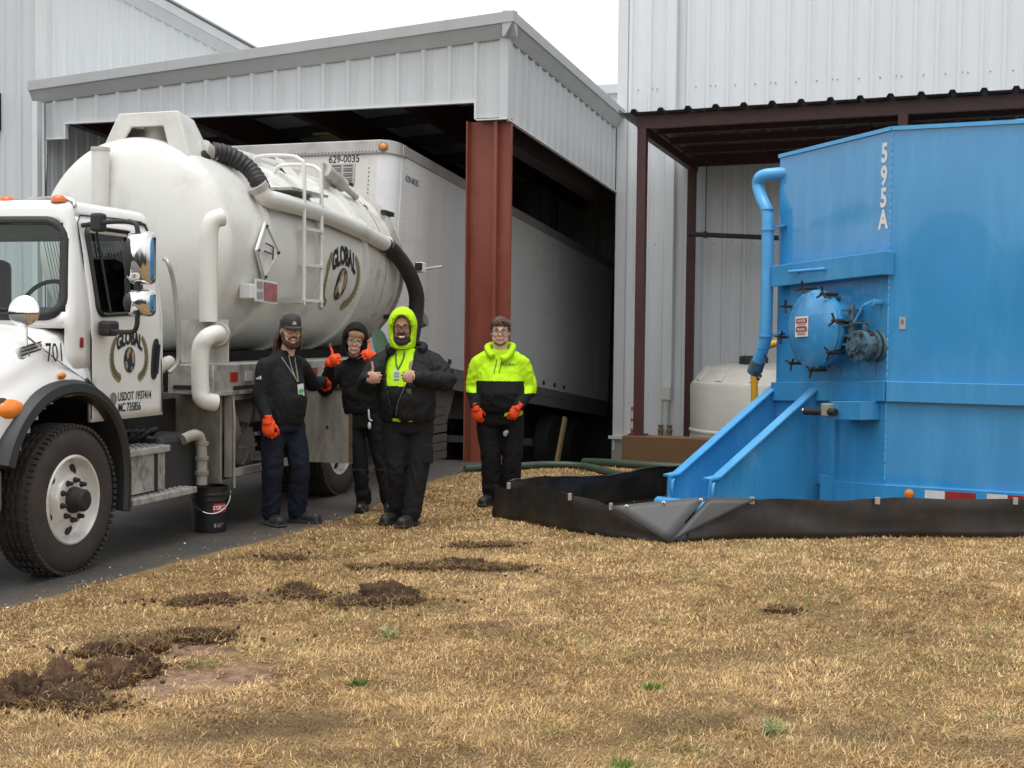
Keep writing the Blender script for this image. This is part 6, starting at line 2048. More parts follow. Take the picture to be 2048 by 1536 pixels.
def hood(person, h, mat, r=(.098, .125, .128), open_=.058, name='hood', drop=-.15, thick=.014):
    pts, fs = [], []
    nu, nv_ = 40, 26
    for i in range(nv_ + 1):
        u_ = i / nv_
        for j in range(nu):
            ph = 2 * math.pi * j / nu
            if u_ < .62:
                th = u_ / .62 * math.pi * .5
                x, y, z = math.sin(th) * math.cos(ph) * r[0], .018 + math.sin(th) * math.sin(ph) * r[1], .03 + math.cos(th) * r[2]
            else:
                w_ = (u_ - .62) / .38
                x, y, z = math.cos(ph) * r[0] * (1 - .14 * w_), .018 + math.sin(ph) * r[1] * (1 - .22 * w_), .03 + drop * w_
            k = 1 + .03 * noise.noise((x * 20, y * 20, z * 14))
            pts.append((x * k, y * k, z))
    for i in range(nv_):
        for j in range(nu):
            q = (i * nu + j, i * nu + (j + 1) % nu, (i + 1) * nu + (j + 1) % nu, (i + 1) * nu + j)
            x = sum(pts[a][0] for a in q) / 4
            y = sum(pts[a][1] for a in q) / 4
            z = sum(pts[a][2] for a in q) / 4
            if y < -.02 and ((x / (open_ + .012)) ** 2 + ((z + .006) / .140) ** 2) < 1:
                continue
            fs.append(q)
    use = sorted({a for q in fs for a in q})
    mp = {a: b_ for b_, a in enumerate(use)}
    o = MB().add([h(*pts[a]) for a in use], [tuple(mp[a] for a in q) for q in fs]).build(name, mat, person.o, smooth=60)
    q = o.modifiers.new('t', 'SOLIDIFY')
    q.thickness = thick
    q.offset = 0
    s_ = o.modifiers.new('s', 'SMOOTH')
    s_.iterations = 4
    rim = [h((open_ + .008) * math.cos(a), -.086 + .045 * math.cos(a) ** 2, -.004 + .138 * math.sin(a)) for a in [i * math.pi / 16 for i in range(33)]]
    MB().tube(rim, .011, 8).build('hood_hem', mat, o, smooth=60)
    return o
hood(p, h, m_hood2, r=(.120, .14, .156), open_=.084)
trousers(p, hips, knees, anks, (-.15, 0), m_blackp, .155, .115, .088, .068, .068, .96, 5.)
for a_, k_, d in zip(anks, knees, (I(-.1, -1, 0), I(.12, -1, 0))):
    mb = MB()
    d = d.normalized()
    sd_ = V((-d.y, d.x, 0))
    rot = Matrix((sd_, -d, V((0, 0, 1)))).transposed()
    b_ = V((a_.x, a_.y, 0))
    top_ = a_.lerp(k_, .82)
    mb.tube([b_ + V((0, 0, .05)), a_ + V((0, 0, .04)), a_.lerp(k_, .45), top_], [.055, .056, .068, .075], 16)
    mb.ell(b_ + d * .1 + V((0, 0, .048)), (.05, .11, .047), 14, 8, rot)
    mb.ell(b_ + d * .16 + V((0, 0, .046)), (.048, .06, .043), 14, 8, rot)
    mb.box(b_ + d * .07 + V((0, 0, .016)), (.09, .28, .03), rot)
    bt_ = put('rubber_boot', remesh(mb, .009, 3), m_rubb, p.o)
    MB().lathe([(.077, -.01), (.081, -.01), (.081, .012), (.077, .012)], top_, n=20).build('boot_rim', m_rubb, bt_)
g1, tp = hand(p, w1, I(.1, -.25, 1.), I(.12, .1, 1), I(1, -.3, 0), 'fist', m_glove, scale=1.12) if False else hand(p, w1 + V((0, 0, .02)), I(.55, -.75, .35), I(-.1, .0, 1), I(.6, .6, 0), 'fist', m_glove, scale=1.28)
MB().ell(tp[-1] + V((0, 0, .004)), (.014, .014, .024), 10, 6).build('stained_thumb', m_gdirt, g1, smooth=60)
g2, tp = hand(p, w2 + V((0, 0, .02)), I(-.55, -.75, .35), I(-.35, .1, 1), I(-.6, .6, 0), 'fist', m_glove, scale=1.28)
MB().ell(tp[-1] + V((-.004, 0, .004)), (.014, .014, .022), 10, 6).build('stained_thumb', m_gdirt, g2, smooth=60)
lettering('GLOBAL', .036, lambda a, b_: on_chest(tr2, -.04 + a, 1.215 + b_, .005), m_mark, ho, bold=.012, sx=.95)
MB().tube(catmull([V((-.055, -.14, .95)), V((-.05, -.15, .9)), V((-.045, -.15, .86)), V((-.02, -.15, .845))], 4), .008, 6).build('key_strap', m_wht, p.o)
MB().ell(V((-.045, -.15, .80)), (.016, .012, .035), 10, 6).build('key_fob', m_wht, p.o)

# ---- big bearded man in the hi-vis hood and open black jacket
p = Person((-.935, 11.66, .008), R(-14), 'person in open black work jacket over hi-vis hoodie giving two bare thumbs up')
I = p.i
hc = I(-.012, -.045, 1.692)
tilt = Matrix.Rotation(R(14), 3, 'Z') @ Matrix.Rotation(R(5), 3, 'X')
neck = I(.015, .01, 1.51)
sh1, e1, w1 = I(-.19, -.03, 1.42), I(-.31, -.15, 1.21), I(-.28, -.36, 1.272)
sh2, e2, w2 = I(.25, .03, 1.42), I(.375, -.07, 1.245), I(.13, -.31, 1.283)
hips = [I(-.075, -.0, .88), I(.145, .02, .88)]
knees = [I(-.055, -.03, .48), I(.135, -.06, .48)]
anks = [I(-.045, .09, .1), I(.075, -.05, .1)]
bd, h = body(p, hc, tilt, neck, [(sh1, e1, w1), (sh2, e2, w2)], zip(hips, knees, anks), sk_d, 1.06, chest=I(.03, 0, 1.1), chub=.8)
face(p, h, tilt, smile=True, lip=m_lipd, brow=m_beard, body=bd)
glasses(p, h, m_frame, big=1.12, y=-.108)
beard(p, h, tilt, m_beard, 1.12)
hood(p, h, m_hivis, r=(.110, .135, .150), open_=.074, drop=-.2, thick=.02)
# hoodie underneath: yellow chest, black lower half
mb = MB()
torso(mb, [(.90, .2, .17, .035, -.02), (1.0, .215, .195, .035, -.035), (1.14, .215, .195, .035, -.04), (1.28, .21, .165, .035, -.025), (1.40, .2, .13, .03, -.005), (1.47, .13, .105, .02, .0), (1.53, .095, .09, .012, -.005)])
me = remesh(mb, .0125, 4)
wrinkle(me, .006, (8, 8, 12), 2.)
me.materials.append(m_hivis)
me.materials.append(m_hood2)
for q in me.polygons:
    q.material_index = 0 if q.center.z > 1.205 or q.center.z < .925 else 1
hy = bpy.data.objects.new('hoodie', me)
COL.objects.link(hy)
hy.parent = p.o
tr3 = bvh(me)
# jacket: shell open at the front
mb = MB()
torso(mb, [(.905, .225, .195, .04, -.01), (.95, .24, .215, .04, -.02), (1.1, .245, .225, .04, -.03), (1.25, .242, .195, .04, -.02), (1.36, .24, .16, .04, 0), (1.44, .205, .13, .035, .01), (1.49, .14, .115, .03, .02), (1.53, .12, .105, .02, .03)])
for sh, e, w in ((sh1, e1, w1), (sh2, e2, w2)):
    limb(mb, [neck + V((0, .02, -.03)), neck.lerp(sh, .55) + V((0, .01, -.01)), sh + V((0, 0, -.025))], [.068, .078, .084])
    limb(mb, [sh + V((0, 0, -.02)), sh.lerp(e, .5), e, e.lerp(w, .5), w], [.09, .09, .08, .072, .052])
me = remesh(mb, .0125, 9)
folds(me, [(e1, .2, .02), (e2, .24, .024), (sh2, .2, .016), (sh1, .2, .014), (V((.1, -.15, .98)), .3, .022)], .014, 11., (6, 6, 4))
bm = bmesh.new()
bm.from_mesh(me)
def in_open(c):
    lo = -.045 + .05 * (1.5 - c.z) * .1
    wd_ = .012 + .105 * sstep(.95, 1.34, c.z)
    if c.z < 1.0:
        wd_ += .03 * sstep(1.0, .9, c.z)
    return c.y < -.02 and abs(c.x - (.005 - .015 * (1.5 - c.z))) < wd_
bmesh.ops.delete(bm, geom=[f_ for f_ in bm.faces if in_open(f_.calc_center_median())], context='FACES')
bm.to_mesh(me)
bm.free()
jk = put('jacket', me, m_duck, p.o)
q = jk.modifiers.new('t', 'SOLIDIFY')
q.thickness = .014
q.offset = -1
tr3j = bvh(me)
# collar, hem band, cuffs, patch, zip
MB().tube(catmull([I(-.10, -.10, 1.50), I(-.13, .03, 1.53), I(-.06, .13, 1.56), I(.08, .14, 1.56), I(.17, .05, 1.54), I(.14, -.08, 1.50)], 5), .035, 10).build('jacket_hood', m_duck, jk, smooth=60)
for e, w in ((e1, w1), (e2, w2)):
    MB().cyl(w - (w - e).normalized() * .05, w + (w - e).normalized() * .01, .056, .05, n=16).build('jacket_cuff', m_duck, jk, smooth=40)
pt_ = on_chest(tr3j, .125, 1.165, .006)
MB().box(pt_, (.042, .006, .045)).build('brand_patch', M('tan patch', (.12, .085, .06), rough=.7), jk)
for sx in (-1, 1):
    pz = [on_chest(tr3, .004 - .015 * (1.5 - z) + sx * (.018 + .105 * sstep(.95, 1.34, z)), z, .03) for z in (.96, 1.05, 1.15, 1.25, 1.34, 1.42)]
    MB().tube(catmull(pz, 3), .006, 6).build('zip_edge', m_zip if sx > 0 else m_duck, jk)
trousers(p, hips, knees, anks, (.035, 0), m_cargo, .2, .16, .118, .086, .08, .96, 9.)
pk_ = MB().box(I(.20, -.1, .62) + V((0, 0, 0)), (.12, .10, .17)).build('cargo_pocket', m_cargo, p.o, bevel=.02)
bootpair(p, anks, [I(-.55, -.8, 0), I(-.35, -.9, 0)], m_boot, .3)
hand(p, w1, I(.55, -.35, .08), I(0, 0, 1), I(.4, .8, 0), 'fist', sk_h, 'hand', cuff=False, scale=1.22)
hand(p, w2, I(-.8, -.35, .08), I(-.12, 0, 1), I(-.3, .9, 0), 'fist', sk_h, 'hand', cuff=False, scale=1.22)
for sx in (-1, 1):
    MB().tube(chest_path(tr3, [(sx * .04, 1.50), (sx * .035, 1.44), (sx * .02, 1.39), (.0, 1.345)], .008), .006, 6).build('lanyard', M('lanyard dark green', (.03, .10, .03), rough=.7), p.o)
bc = on_chest(tr3, .0, 1.29, .01)
bg_ = MB().box(bc, (.062, .006, .1)).build('badge', m_badge, p.o)
for z in (-.03, 0, .025):
    MB().box(bc + V((0, -.005, z)), (.045, .003, .012)).build('badge_line', m_badgeg if z else m_mark, bg_)

# ---- man in the two-tone hi-vis hoodie
p = Person((-.13, 13.05, .008), R(2), 'person in hi-vis yellow and black hoodie with orange gloves, hands down')
I = p.i
hc = I(.012, -.025, 1.662)
tilt = Matrix.Rotation(R(-3), 3, 'Z') @ Matrix.Rotation(R(2), 3, 'X')
neck = I(.012, .01, 1.49)
sh1, e1, w1 = I(-.2, .0, 1.38), I(-.235, .0, 1.13), I(-.215, -.14, .95)
sh2, e2, w2 = I(.225, .0, 1.38), I(.29, .02, 1.13), I(.195, -.19, .965)
hips = [I(-.10, 0, .86), I(.135, 0, .86)]
knees = [I(-.07, -.02, .47), I(.14, -.02, .47)]
anks = [I(-.055, .02, .1), I(.13, .03, .1)]
bd, h = body(p, hc, tilt, neck, [(sh1, e1, w1), (sh2, e2, w2)], zip(hips, knees, anks), sk_l, 1.12, chest=I(.01, 0, 1.08), nr=.068, chub=1.)
face(p, h, tilt, body=bd, brow=m_hairb)
glasses(p, h, m_framec, big=1.05, y=-.106)
hair_cap(p, hc, tilt, m_hairb, front=.068, r=(.086, .108, .106), amp=.014, low=-.035, wide=1.11)
mb = MB()
for k in range(60):
    x0 = (-.075 + .15 * rnd.random())
    y0 = -.07 + .12 * rnd.random()
    zt_ = .12 - 3.5 * x0 * x0 - .2 * abs(y0 + .01)
    mb.tube([h(x0, y0, zt_), h(x0 + .012, y0 - .02, zt_ + .018), h(x0 + .028, y0 - .042, zt_ - .004 - .03 * rnd.random())], [.011, .010, .002], 6)
mb.build('hair_tufts', m_hairb, p.o, smooth=60, kind='stuff')
# chin stubble
MB().tube(catmull([h(-.05, -.035, -.088), h(-.028, -.062, -.104), h(0, -.07, -.109), h(.028, -.062, -.104), h(.05, -.035, -.088)], 3), [.004, .007, .009, .0105, .0115, .012, .012, .012, .0115, .0105, .009, .007, .004], 8).build('chin_beard', M('short stubble', (.12, .068, .045), rough=.8, var=.3, vs=60), p.o, smooth=60)
mb = MB()
torso(mb, [(.895, .21, .185, .02, -.01), (.95, .222, .205, .02, -.02), (1.08, .225, .21, .02, -.03), (1.2, .22, .18, .018, -.02), (1.32, .215, .14, .013, 0), (1.40, .185, .11, .013, .01), (1.45, .115, .095, .012, .01), (1.50, .088, .085, .012, .005)])
for sh, e, w in ((sh1, e1, w1), (sh2, e2, w2)):
    limb(mb, [neck + V((0, 0, -.04)), neck.lerp(sh, .55) + V((0, 0, -.012)), sh + V((0, 0, -.025))], [.07, .078, .082])
    limb(mb, [sh + V((0, 0, -.02)), sh.lerp(e, .5), e, e.lerp(w, .5), w], [.084, .084, .078, .066, .047])
me = remesh(mb, .0105, 11)
folds(me, [(e1, .2, .017), (e2, .2, .018), (w1, .14, .012), (w2, .14, .012), (sh1, .17, .011), (sh2, .17, .011), (V((.0, -.15, 1.0)), .25, .016)], .010, 21., (6, 6, 4))
me.materials.append(m_hivis)
me.materials.append(m_hood2)
for q in me.polygons:
    c = q.center
    arm = abs(c.x - .013) > .232 or (c.y < -.09 and c.z < 1.05 and abs(c.x - .013) > .17)
    q.material_index = 0 if c.z > (1.085 if arm else 1.205) else 1
ho = bpy.data.objects.new('hoodie', me)
COL.objects.link(ho)
ho.parent = p.o
tr4 = bvh(me)
# folded-down hood as a thick cowl
mb = MB()
mb.tube(catmull([V((-.06, -.12, 1.435)), V((-.10, -.05, 1.485)), V((-.105, .04, 1.53)), V((-.05, .115, 1.54)), V((.06, .125, 1.54)), V((.13, .05, 1.54)), V((.12, -.05, 1.495)), V((.075, -.12, 1.435)), V((.02, -.14, 1.41))], 5), .034, 12)
mb.ell(V((.02, .14, 1.45)), (.13, .05, .09), 14, 8)
me = remesh(mb, .011, 3)
wrinkle(me, .006, (14, 14, 14))
put('folded_hood', me, m_hivis, ho)
m_cord = M('cord grey', (.10, .12, .06), rough=.7)
for sx, x1 in ((-.022, -.05), (.028, .0)):
    MB().tube(chest_path(tr4, [(sx, 1.41), (sx * .8 + x1 * .2, 1.375), (sx * .4 + x1 * .6, 1.33), (x1, 1.285)], .007), .0042, 6).build('drawstring', m_cord, ho)
lettering('GLOBAL', .022, lambda a, b_: on_chest(tr4, .088 + a, 1.352 + b_, .005), m_cord, ho, bold=.012, sx=1.35)
# shirt tail below the hem
mb = MB()
torso(mb, [(.865, .212, .19, .025, -.01), (.93, .216, .195, .025, -.01)])
me = remesh(mb, .012, 2)
bm = bmesh.new()
bm.from_mesh(me)
bmesh.ops.delete(bm, geom=[f_ for f_ in bm.faces if f_.calc_center_median().x < .06 + .6 * (f_.calc_center_median().z - .89)], context='FACES')
bm.to_mesh(me)
bm.free()
put('shirt_tail', me, m_hivis, p.o)
trousers(p, hips, knees, anks, (.02, 0), m_blackp, .208, .17, .118, .093, .084, .95, 13.)
bootpair(p, anks, [I(-.45, -.9, 0), I(.2, -1, 0)], m_boot)
hand(p, w1, I(.22, -.05, -1), I(1, -.3, .2), I(.2, 1, 0), 'grip', m_glove, scale=1.28)
hand(p, w2, I(-.5, -.1, -.8), I(-.8, -.2, .5), I(0, 1, -.1), 'grip', m_glove, scale=1.28)
rip = MB()
rip.ell(I(.07, -.15, .70), (.022, .012, .03), 8, 5).ell(I(.085, -.145, .715), (.018, .01, .02), 8, 5)
rip.build('trouser_scuff', m_mark, p.o)
# ------------------------------------------------------------------ dead lawn grass, clods, weeds, gravel
rng = np.random.default_rng(11)
class VN:                                     # tiling value noise, vectorised
    def __init__(s, seed, n=256):
        s.g = np.random.default_rng(seed).random((n, n)).astype(np.float32)
        s.n = n
    def __call__(s, x, y):
        xi, yi = np.floor(x).astype(int), np.floor(y).astype(int)
        fx, fy = x - xi, y - yi
        fx, fy = fx * fx * (3 - 2 * fx), fy * fy * (3 - 2 * fy)
        n = s.n
        a, b_ = s.g[yi % n, xi % n], s.g[yi % n, (xi + 1) % n]
        c, d = s.g[(yi + 1) % n, xi % n], s.g[(yi + 1) % n, (xi + 1) % n]
        return (a * (1 - fx) + b_ * fx) * (1 - fy) + (c * (1 - fx) + d * fx) * fy
vn = [VN(k) for k in range(8)]
def fbm(x, y, f, k=0):
    return (vn[k](x * f, y * f) * .5 + vn[k + 1](x * f * 2.1, y * f * 2.1) * .3 + vn[k + 2](x * f * 4.3, y * f * 4.3) * .2)
def vfield(lst, x, y):
    t = np.zeros_like(x)
    w1 = 1 + 1.5 * (vn[5](x * 8, y * 8) - .5) + 1.0 * (vn[6](x * 22, y * 22) - .5)
    for px, py, a, b_, w, k in lst:
        dx, dy = x - px, y - py
        c, s_ = math.cos(w), math.sin(w)
        d = (((dx * c + dy * s_) / a) ** 2 + ((-dx * s_ + dy * c) / b_) ** 2) * w1
        u_ = np.clip((d - .4) / 1.2, 0, 1)
        t = np.maximum(t, k * (1 - u_ * u_ * (3 - 2 * u_)))
    return t
ey = np.array([q[0] for q in EDGE])
ex = np.array([q[1] for q in EDGE])
def vedge(y):
    return np.interp(y, ey, ex)
def inpoly(x, y, poly):
    r = np.zeros(x.shape, bool)
    n = len(poly)
    for i in range(n):
        x0, y0 = poly[i]
        x1, y1 = poly[(i + 1) % n]
        c = ((y0 > y) != (y1 > y)) & (x < (x1 - x0) * (y - y0) / (y1 - y0 + 1e-12) + x0)
        r ^= c
    return r
berm_poly = [(q.x, q.y) for q in cL[::-1]] + [(q.x, q.y) for q in cF[::-1]] + [(9, 16.5)] + [(q.x, q.y) for q in cB[::-1]]
xs, ys = [], []
for y0, y1, dens in ((4.2, 5.5, 12500), (5.5, 7.0, 11500), (7.0, 8.5, 9200), (8.5, 10.5, 6800), (10.5, 12.5, 4800), (12.5, 15, 3200), (15, 18.5, 2200)):
    xl, xr = -.42 * y1 - .6, .42 * y1 + 1.0
    if y0 >= 12.5:
        xr = min(xr, 2.6)
    n = int((y1 - y0) * (xr - xl) * dens)
    xs.append(rng.uniform(xl, xr, n))
    ys.append(rng.uniform(y0, y1, n))
x, y = np.concatenate(xs), np.concatenate(ys)
fringe = rng.uniform(0, 1, x.size) ** 2 * .16 - .10
ok = x > vedge(y) + .0 + (vn[3](y * 3, y * 0 + 2) - .5) * .28 - fringe * .9
ok &= ~inpoly(x, y, berm_poly)
BX, BY = (x - BK.x) * math.cos(BA) + (y - BK.y) * math.sin(BA), -(x - BK.x) * math.sin(BA) + (y - BK.y) * math.cos(BA)
ok &= ~((BX > 1.2) & (BY > 1.25)) & ~((BX < .1) & (BY > -.3)) & (BY < 4.8)
bare, dark, green = vfield(BARE, x, y), vfield(DARK, x, y), vfield(GREEN, x, y)
thin = fbm(x, y, 1.1, 2)
keep = rng.random(x.size) < (1 - .96 * bare) * (1 - .45 * dark) * np.clip(.55 + 1.1 * thin, .4, 1)
ok &= keep
x, y, bare, dark, green = x[ok], y[ok], bare[ok], dark[ok], green[ok]
n = x.size
z = np.array([gz(a, b_) for a, b_ in zip(x, y)]) if n < 900000 else np.zeros(n)
far = np.clip((y - 5) / 9, 0, 1)
clump = fbm(x, y, 5.5, 1)
ln = (.018 + .032 * rng.random(n) ** 1.7) * (.5 + 1.0 * clump) * (1 - .3 * dark)
wd_ = (.0013 + .0014 * rng.random(n)) * (1 + 1.9 * far)
az = rng.uniform(0, 2 * np.pi, n)
sway = (fbm(x, y, 2.3, 4) - .5) * 5
az = np.where(rng.random(n) < .35, sway * 2, az)
tl_ = np.radians(rng.uniform(32, 92, n))
bend = np.radians(rng.uniform(-10, 55, n))
d1 = np.stack([np.cos(az) * np.sin(tl_), np.sin(az) * np.sin(tl_), np.cos(tl_)], 1)
t2 = np.clip(tl_ + bend, 0, 1.75)
d2 = np.stack([np.cos(az) * np.sin(t2), np.sin(az) * np.sin(t2), np.cos(t2)], 1)
sd_ = np.stack([-np.sin(az), np.cos(az), np.zeros(n)], 1)
p0_ = np.stack([x, y, z - .004], 1)
pm = p0_ + d1 * (ln * .55)[:, None]
pt2 = pm + d2 * (ln * .5)[:, None]
vv_ = np.empty((n, 5, 3), np.float32)
vv_[:, 0] = p0_ - sd_ * wd_[:, None]
vv_[:, 1] = p0_ + sd_ * wd_[:, None]
vv_[:, 2] = pm + sd_ * (wd_ * .8)[:, None]
vv_[:, 3] = pm - sd_ * (wd_ * .8)[:, None]
vv_[:, 4] = pt2
# blade colours: straw, bleached, brown, a little green
c_straw, c_pale, c_brown, c_dark, c_green = (np.array(q) for q in ((.60, .41, .19), (.78, .61, .36), (.28, .165, .08), (.11, .072, .048), (.14, .22, .05)))
big = fbm(x, y, .7, 3)
r1 = rng.random(n)
mixp = np.clip((r1 - .62) * 2.2 + (big - .5) * .9, 0, 1)[:, None]
ed = np.clip(1 - (x - vedge(y)) / .9, 0, 1) * (.35 + .9 * fbm(x, y, 1.8, 5))
mid = fbm(x, y, 2.4, 2)
mixb = np.clip((rng.random(n) - .62) * 2.4 + (.5 - big) * 1.3 + (.47 - mid) * 1.6 + (clump - .62) * .8 + ed * .8 + .28 * np.clip((y - 8) / 4, 0, 1), 0, .92)[:, None]
col_ = c_straw * (1 - mixp) + c_pale * mixp
col_ = col_ * (1 - mixb) + c_brown * mixb
tuft = fbm(x, y, 15., 0)
col_ *= (.62 + .5 * rng.random(n))[:, None] * np.clip(.45 + 1.15 * tuft, .5, 1.35)[:, None]
dk_ = np.clip(dark * (.55 + .9 * rng.random(n)), 0, .95)[:, None]
col_ = col_ * (1 - dk_) + c_dark * dk_
gsp = np.clip((fbm(x, y, 1.6, 0) - .62) * 3, 0, .3)
gr_ = np.where(rng.random(n) < np.clip(green * .9 + gsp * .5, 0, .9), .85, 0.)[:, None]
col_ = col_ * (1 - gr_) + c_green * gr_
me = bpy.data.meshes.new('dead_grass')
me.vertices.add(n * 5)
me.vertices.foreach_set('co', vv_.ravel())
loops = np.empty((n, 7), np.int32)
b0 = np.arange(n, dtype=np.int32) * 5
for k, q in enumerate((0, 1, 2, 3, 3, 2, 4)):
    loops[:, k] = b0 + q
me.loops.add(n * 7)
me.loops.foreach_set('vertex_index', loops.ravel())
me.polygons.add(n * 2)
ls = np.empty((n, 2), np.int32)
ls[:, 0] = np.arange(n) * 7
ls[:, 1] = np.arange(n) * 7 + 4
me.polygons.foreach_set('loop_start', ls.ravel())
ca = me.color_attributes.new('blade', 'FLOAT_COLOR', 'POINT')
cc_ = np.ones((n, 5, 4), np.float32)
cc_[:, :, :3] = col_[:, None, :]
ca.data.foreach_set('color', cc_.ravel())
me.update()
me.validate()
m_blade = bpy.data.materials.new('dry blades')
m_blade.use_nodes = True
t = m_blade.node_tree
N, L = t.nodes, t.links
b = N['Principled BSDF']
b.inputs['Roughness'].default_value = .75
b.inputs['Specular IOR Level'].default_value = .2
at = N.new('ShaderNodeAttribute')
at.attribute_name = 'blade'
L.new(at.outputs['Color'], b.inputs['Base Color'])
tr_ = N.new('ShaderNodeBsdfTranslucent')
L.new(at.outputs['Color'], tr_.inputs[0])
mx = N.new('ShaderNodeMixShader')
mx.inputs[0].default_value = .25
L.new(b.outputs[0], mx.inputs[1])
L.new(tr_.outputs[0], mx.inputs[2])
L.new(mx.outputs[0], N['Material Output'].inputs[0])
o = put('dead_grass', me, m_blade, kind='stuff')
o['label'] = 'short straw coloured dead grass covering the lawn'
o['category'] = 'grass'

def blade_mesh(pts, cols, lens, wid, name, tilt_max=1.2, up=None):
    vs, fs, cs = [], [], []
    for (p_, nrm), c, l_ in zip(pts, cols, lens):
        a = rnd.random() * 6.283
        tt = rnd.random() * tilt_max
        u_ = V(nrm)
        s1 = u_.orthogonal().normalized()
        s2 = u_.cross(s1)
        h_ = s1 * math.cos(a) + s2 * math.sin(a)
        d = (u_ * math.cos(tt) + h_ * math.sin(tt)).normalized()
        sd2 = d.cross(h_ + V((.01, .02, .03))).normalized()
        d3 = (d + h_ * .6 + V((0, 0, -.5))).normalized()
        q = len(vs)
        m_ = p_ + d * l_ * .55
        vs += [p_ - sd2 * wid, p_ + sd2 * wid, m_ + sd2 * wid * .8, m_ - sd2 * wid * .8, m_ + d3 * l_ * .5]
        fs += [(q, q + 1, q + 2, q + 3), (q + 3, q + 2, q + 4)]
        cs += [(*c, 1)] * 5
    me = bpy.data.meshes.new(name)
    me.from_pydata([tuple(v) for v in vs], [], fs)
    ca = me.color_attributes.new('blade', 'FLOAT_COLOR', 'POINT')
    ca.data.foreach_set('color', np.array(cs, dtype=np.float32).ravel())
    return me
m_earth = M('torn dark earth', (.075, .046, .030), rough=.95, var=.35, vs=14, bump=.9, bs=50, dirt=(.12, .065, .04), dscale=(9, 9, 9), damt=.6, spec=.1)
m_clay = M('red clay lump', (.12, .068, .042), rough=.9, var=.25, vs=10, bump=.7, bs=40, dirt=(.06, .038, .025), dscale=(8, 8, 8), damt=.85, spec=.15)
CL = [  # x, y, length, width, height, yaw, clay, label
    (-2.20, 6.02, .12, .09, .13, .6, .2, 'dark steep clod at the far left of the torn patch'),
    (-2.10, 6.25, .10, .07, .13, .8, .7, 'tall red-brown lump behind the dark steep clod'),
    (-1.97, 5.98, .16, .09, .085, .2, .0, 'grassy turf clod lying in front of the clay lumps'),
    (-1.84, 5.92, .09, .06, .06, .1, .0, 'small grassy clod right of the grassy turf clod'),
    (-1.88, 6.42, .09, .07, .11, .7, 1., 'upright red clay lump beside the bare patch'),
    (-1.98, 6.52, .09, .06, .09, .3, .8, 'broken red clay lump left of the upright one'),
    (-1.80, 6.62, .07, .05, .09, .3, .0, 'dark turf tuft on the edge of the bare patch'),
    (-2.12, 6.92, .12, .05, .075, .6, .3, 'dark hollow turf lip behind the clay lumps'),
    (-1.92, 7.08, .1, .05, .06, .2, .6, 'clay and turf lump behind the bare patch'),
    (-1.72, 7.30, .18, .055, .06, .15, .0, 'low strip of dark turf behind the red bare patch'),
    (-1.86, 8.22, .2, .07, .07, .45, .0, 'dark lifted turf strip near the drive edge'),
    (-1.37, 8.62, .11, .06, .07, .2, .2, 'small dark clod left of the biggest central mound'),
    (-1.27, 8.45, .09, .05, .05, .0, .2, 'tiny dark clod between two larger mounds'),
    (-.77, 8.38, .2, .10, .115, .1, .0, 'biggest dark earth mound in the middle of the lawn'),
    (-.98, 8.28, .12, .07, .055, .2, .1, 'low dark earth beside the biggest central mound'),
    (-.36, 9.58, .2, .06, .075, .1, .0, 'long dark turf ridge in front of the crew'),
    (-.62, 9.48, .17, .05, .045, .1, .1, 'left end of the long dark turf ridge'),
    (-.08, 9.5, .16, .05, .035, .1, .0, 'low right end of the long dark turf ridge'),
    (-1.07, 9.48, .07, .05, .04, .0, .0, 'single small clod left of the long ridge'),
    (-.34, 10.50, .1, .05, .055, .0, .0, 'small dark clod nearest the black berm, left one'),
    (-.10, 10.58, .09, .045, .04, .0, .0, 'small dark clod nearest the black berm, right one'),
    (-1.66, 9.88, .12, .05, .035, .1, .0, 'flat dark clod near the bearded man in the cap'),
    (1.66, 8.21, .07, .05, .035, .0, .0, 'lone dark clod out on the right of the lawn'),
]
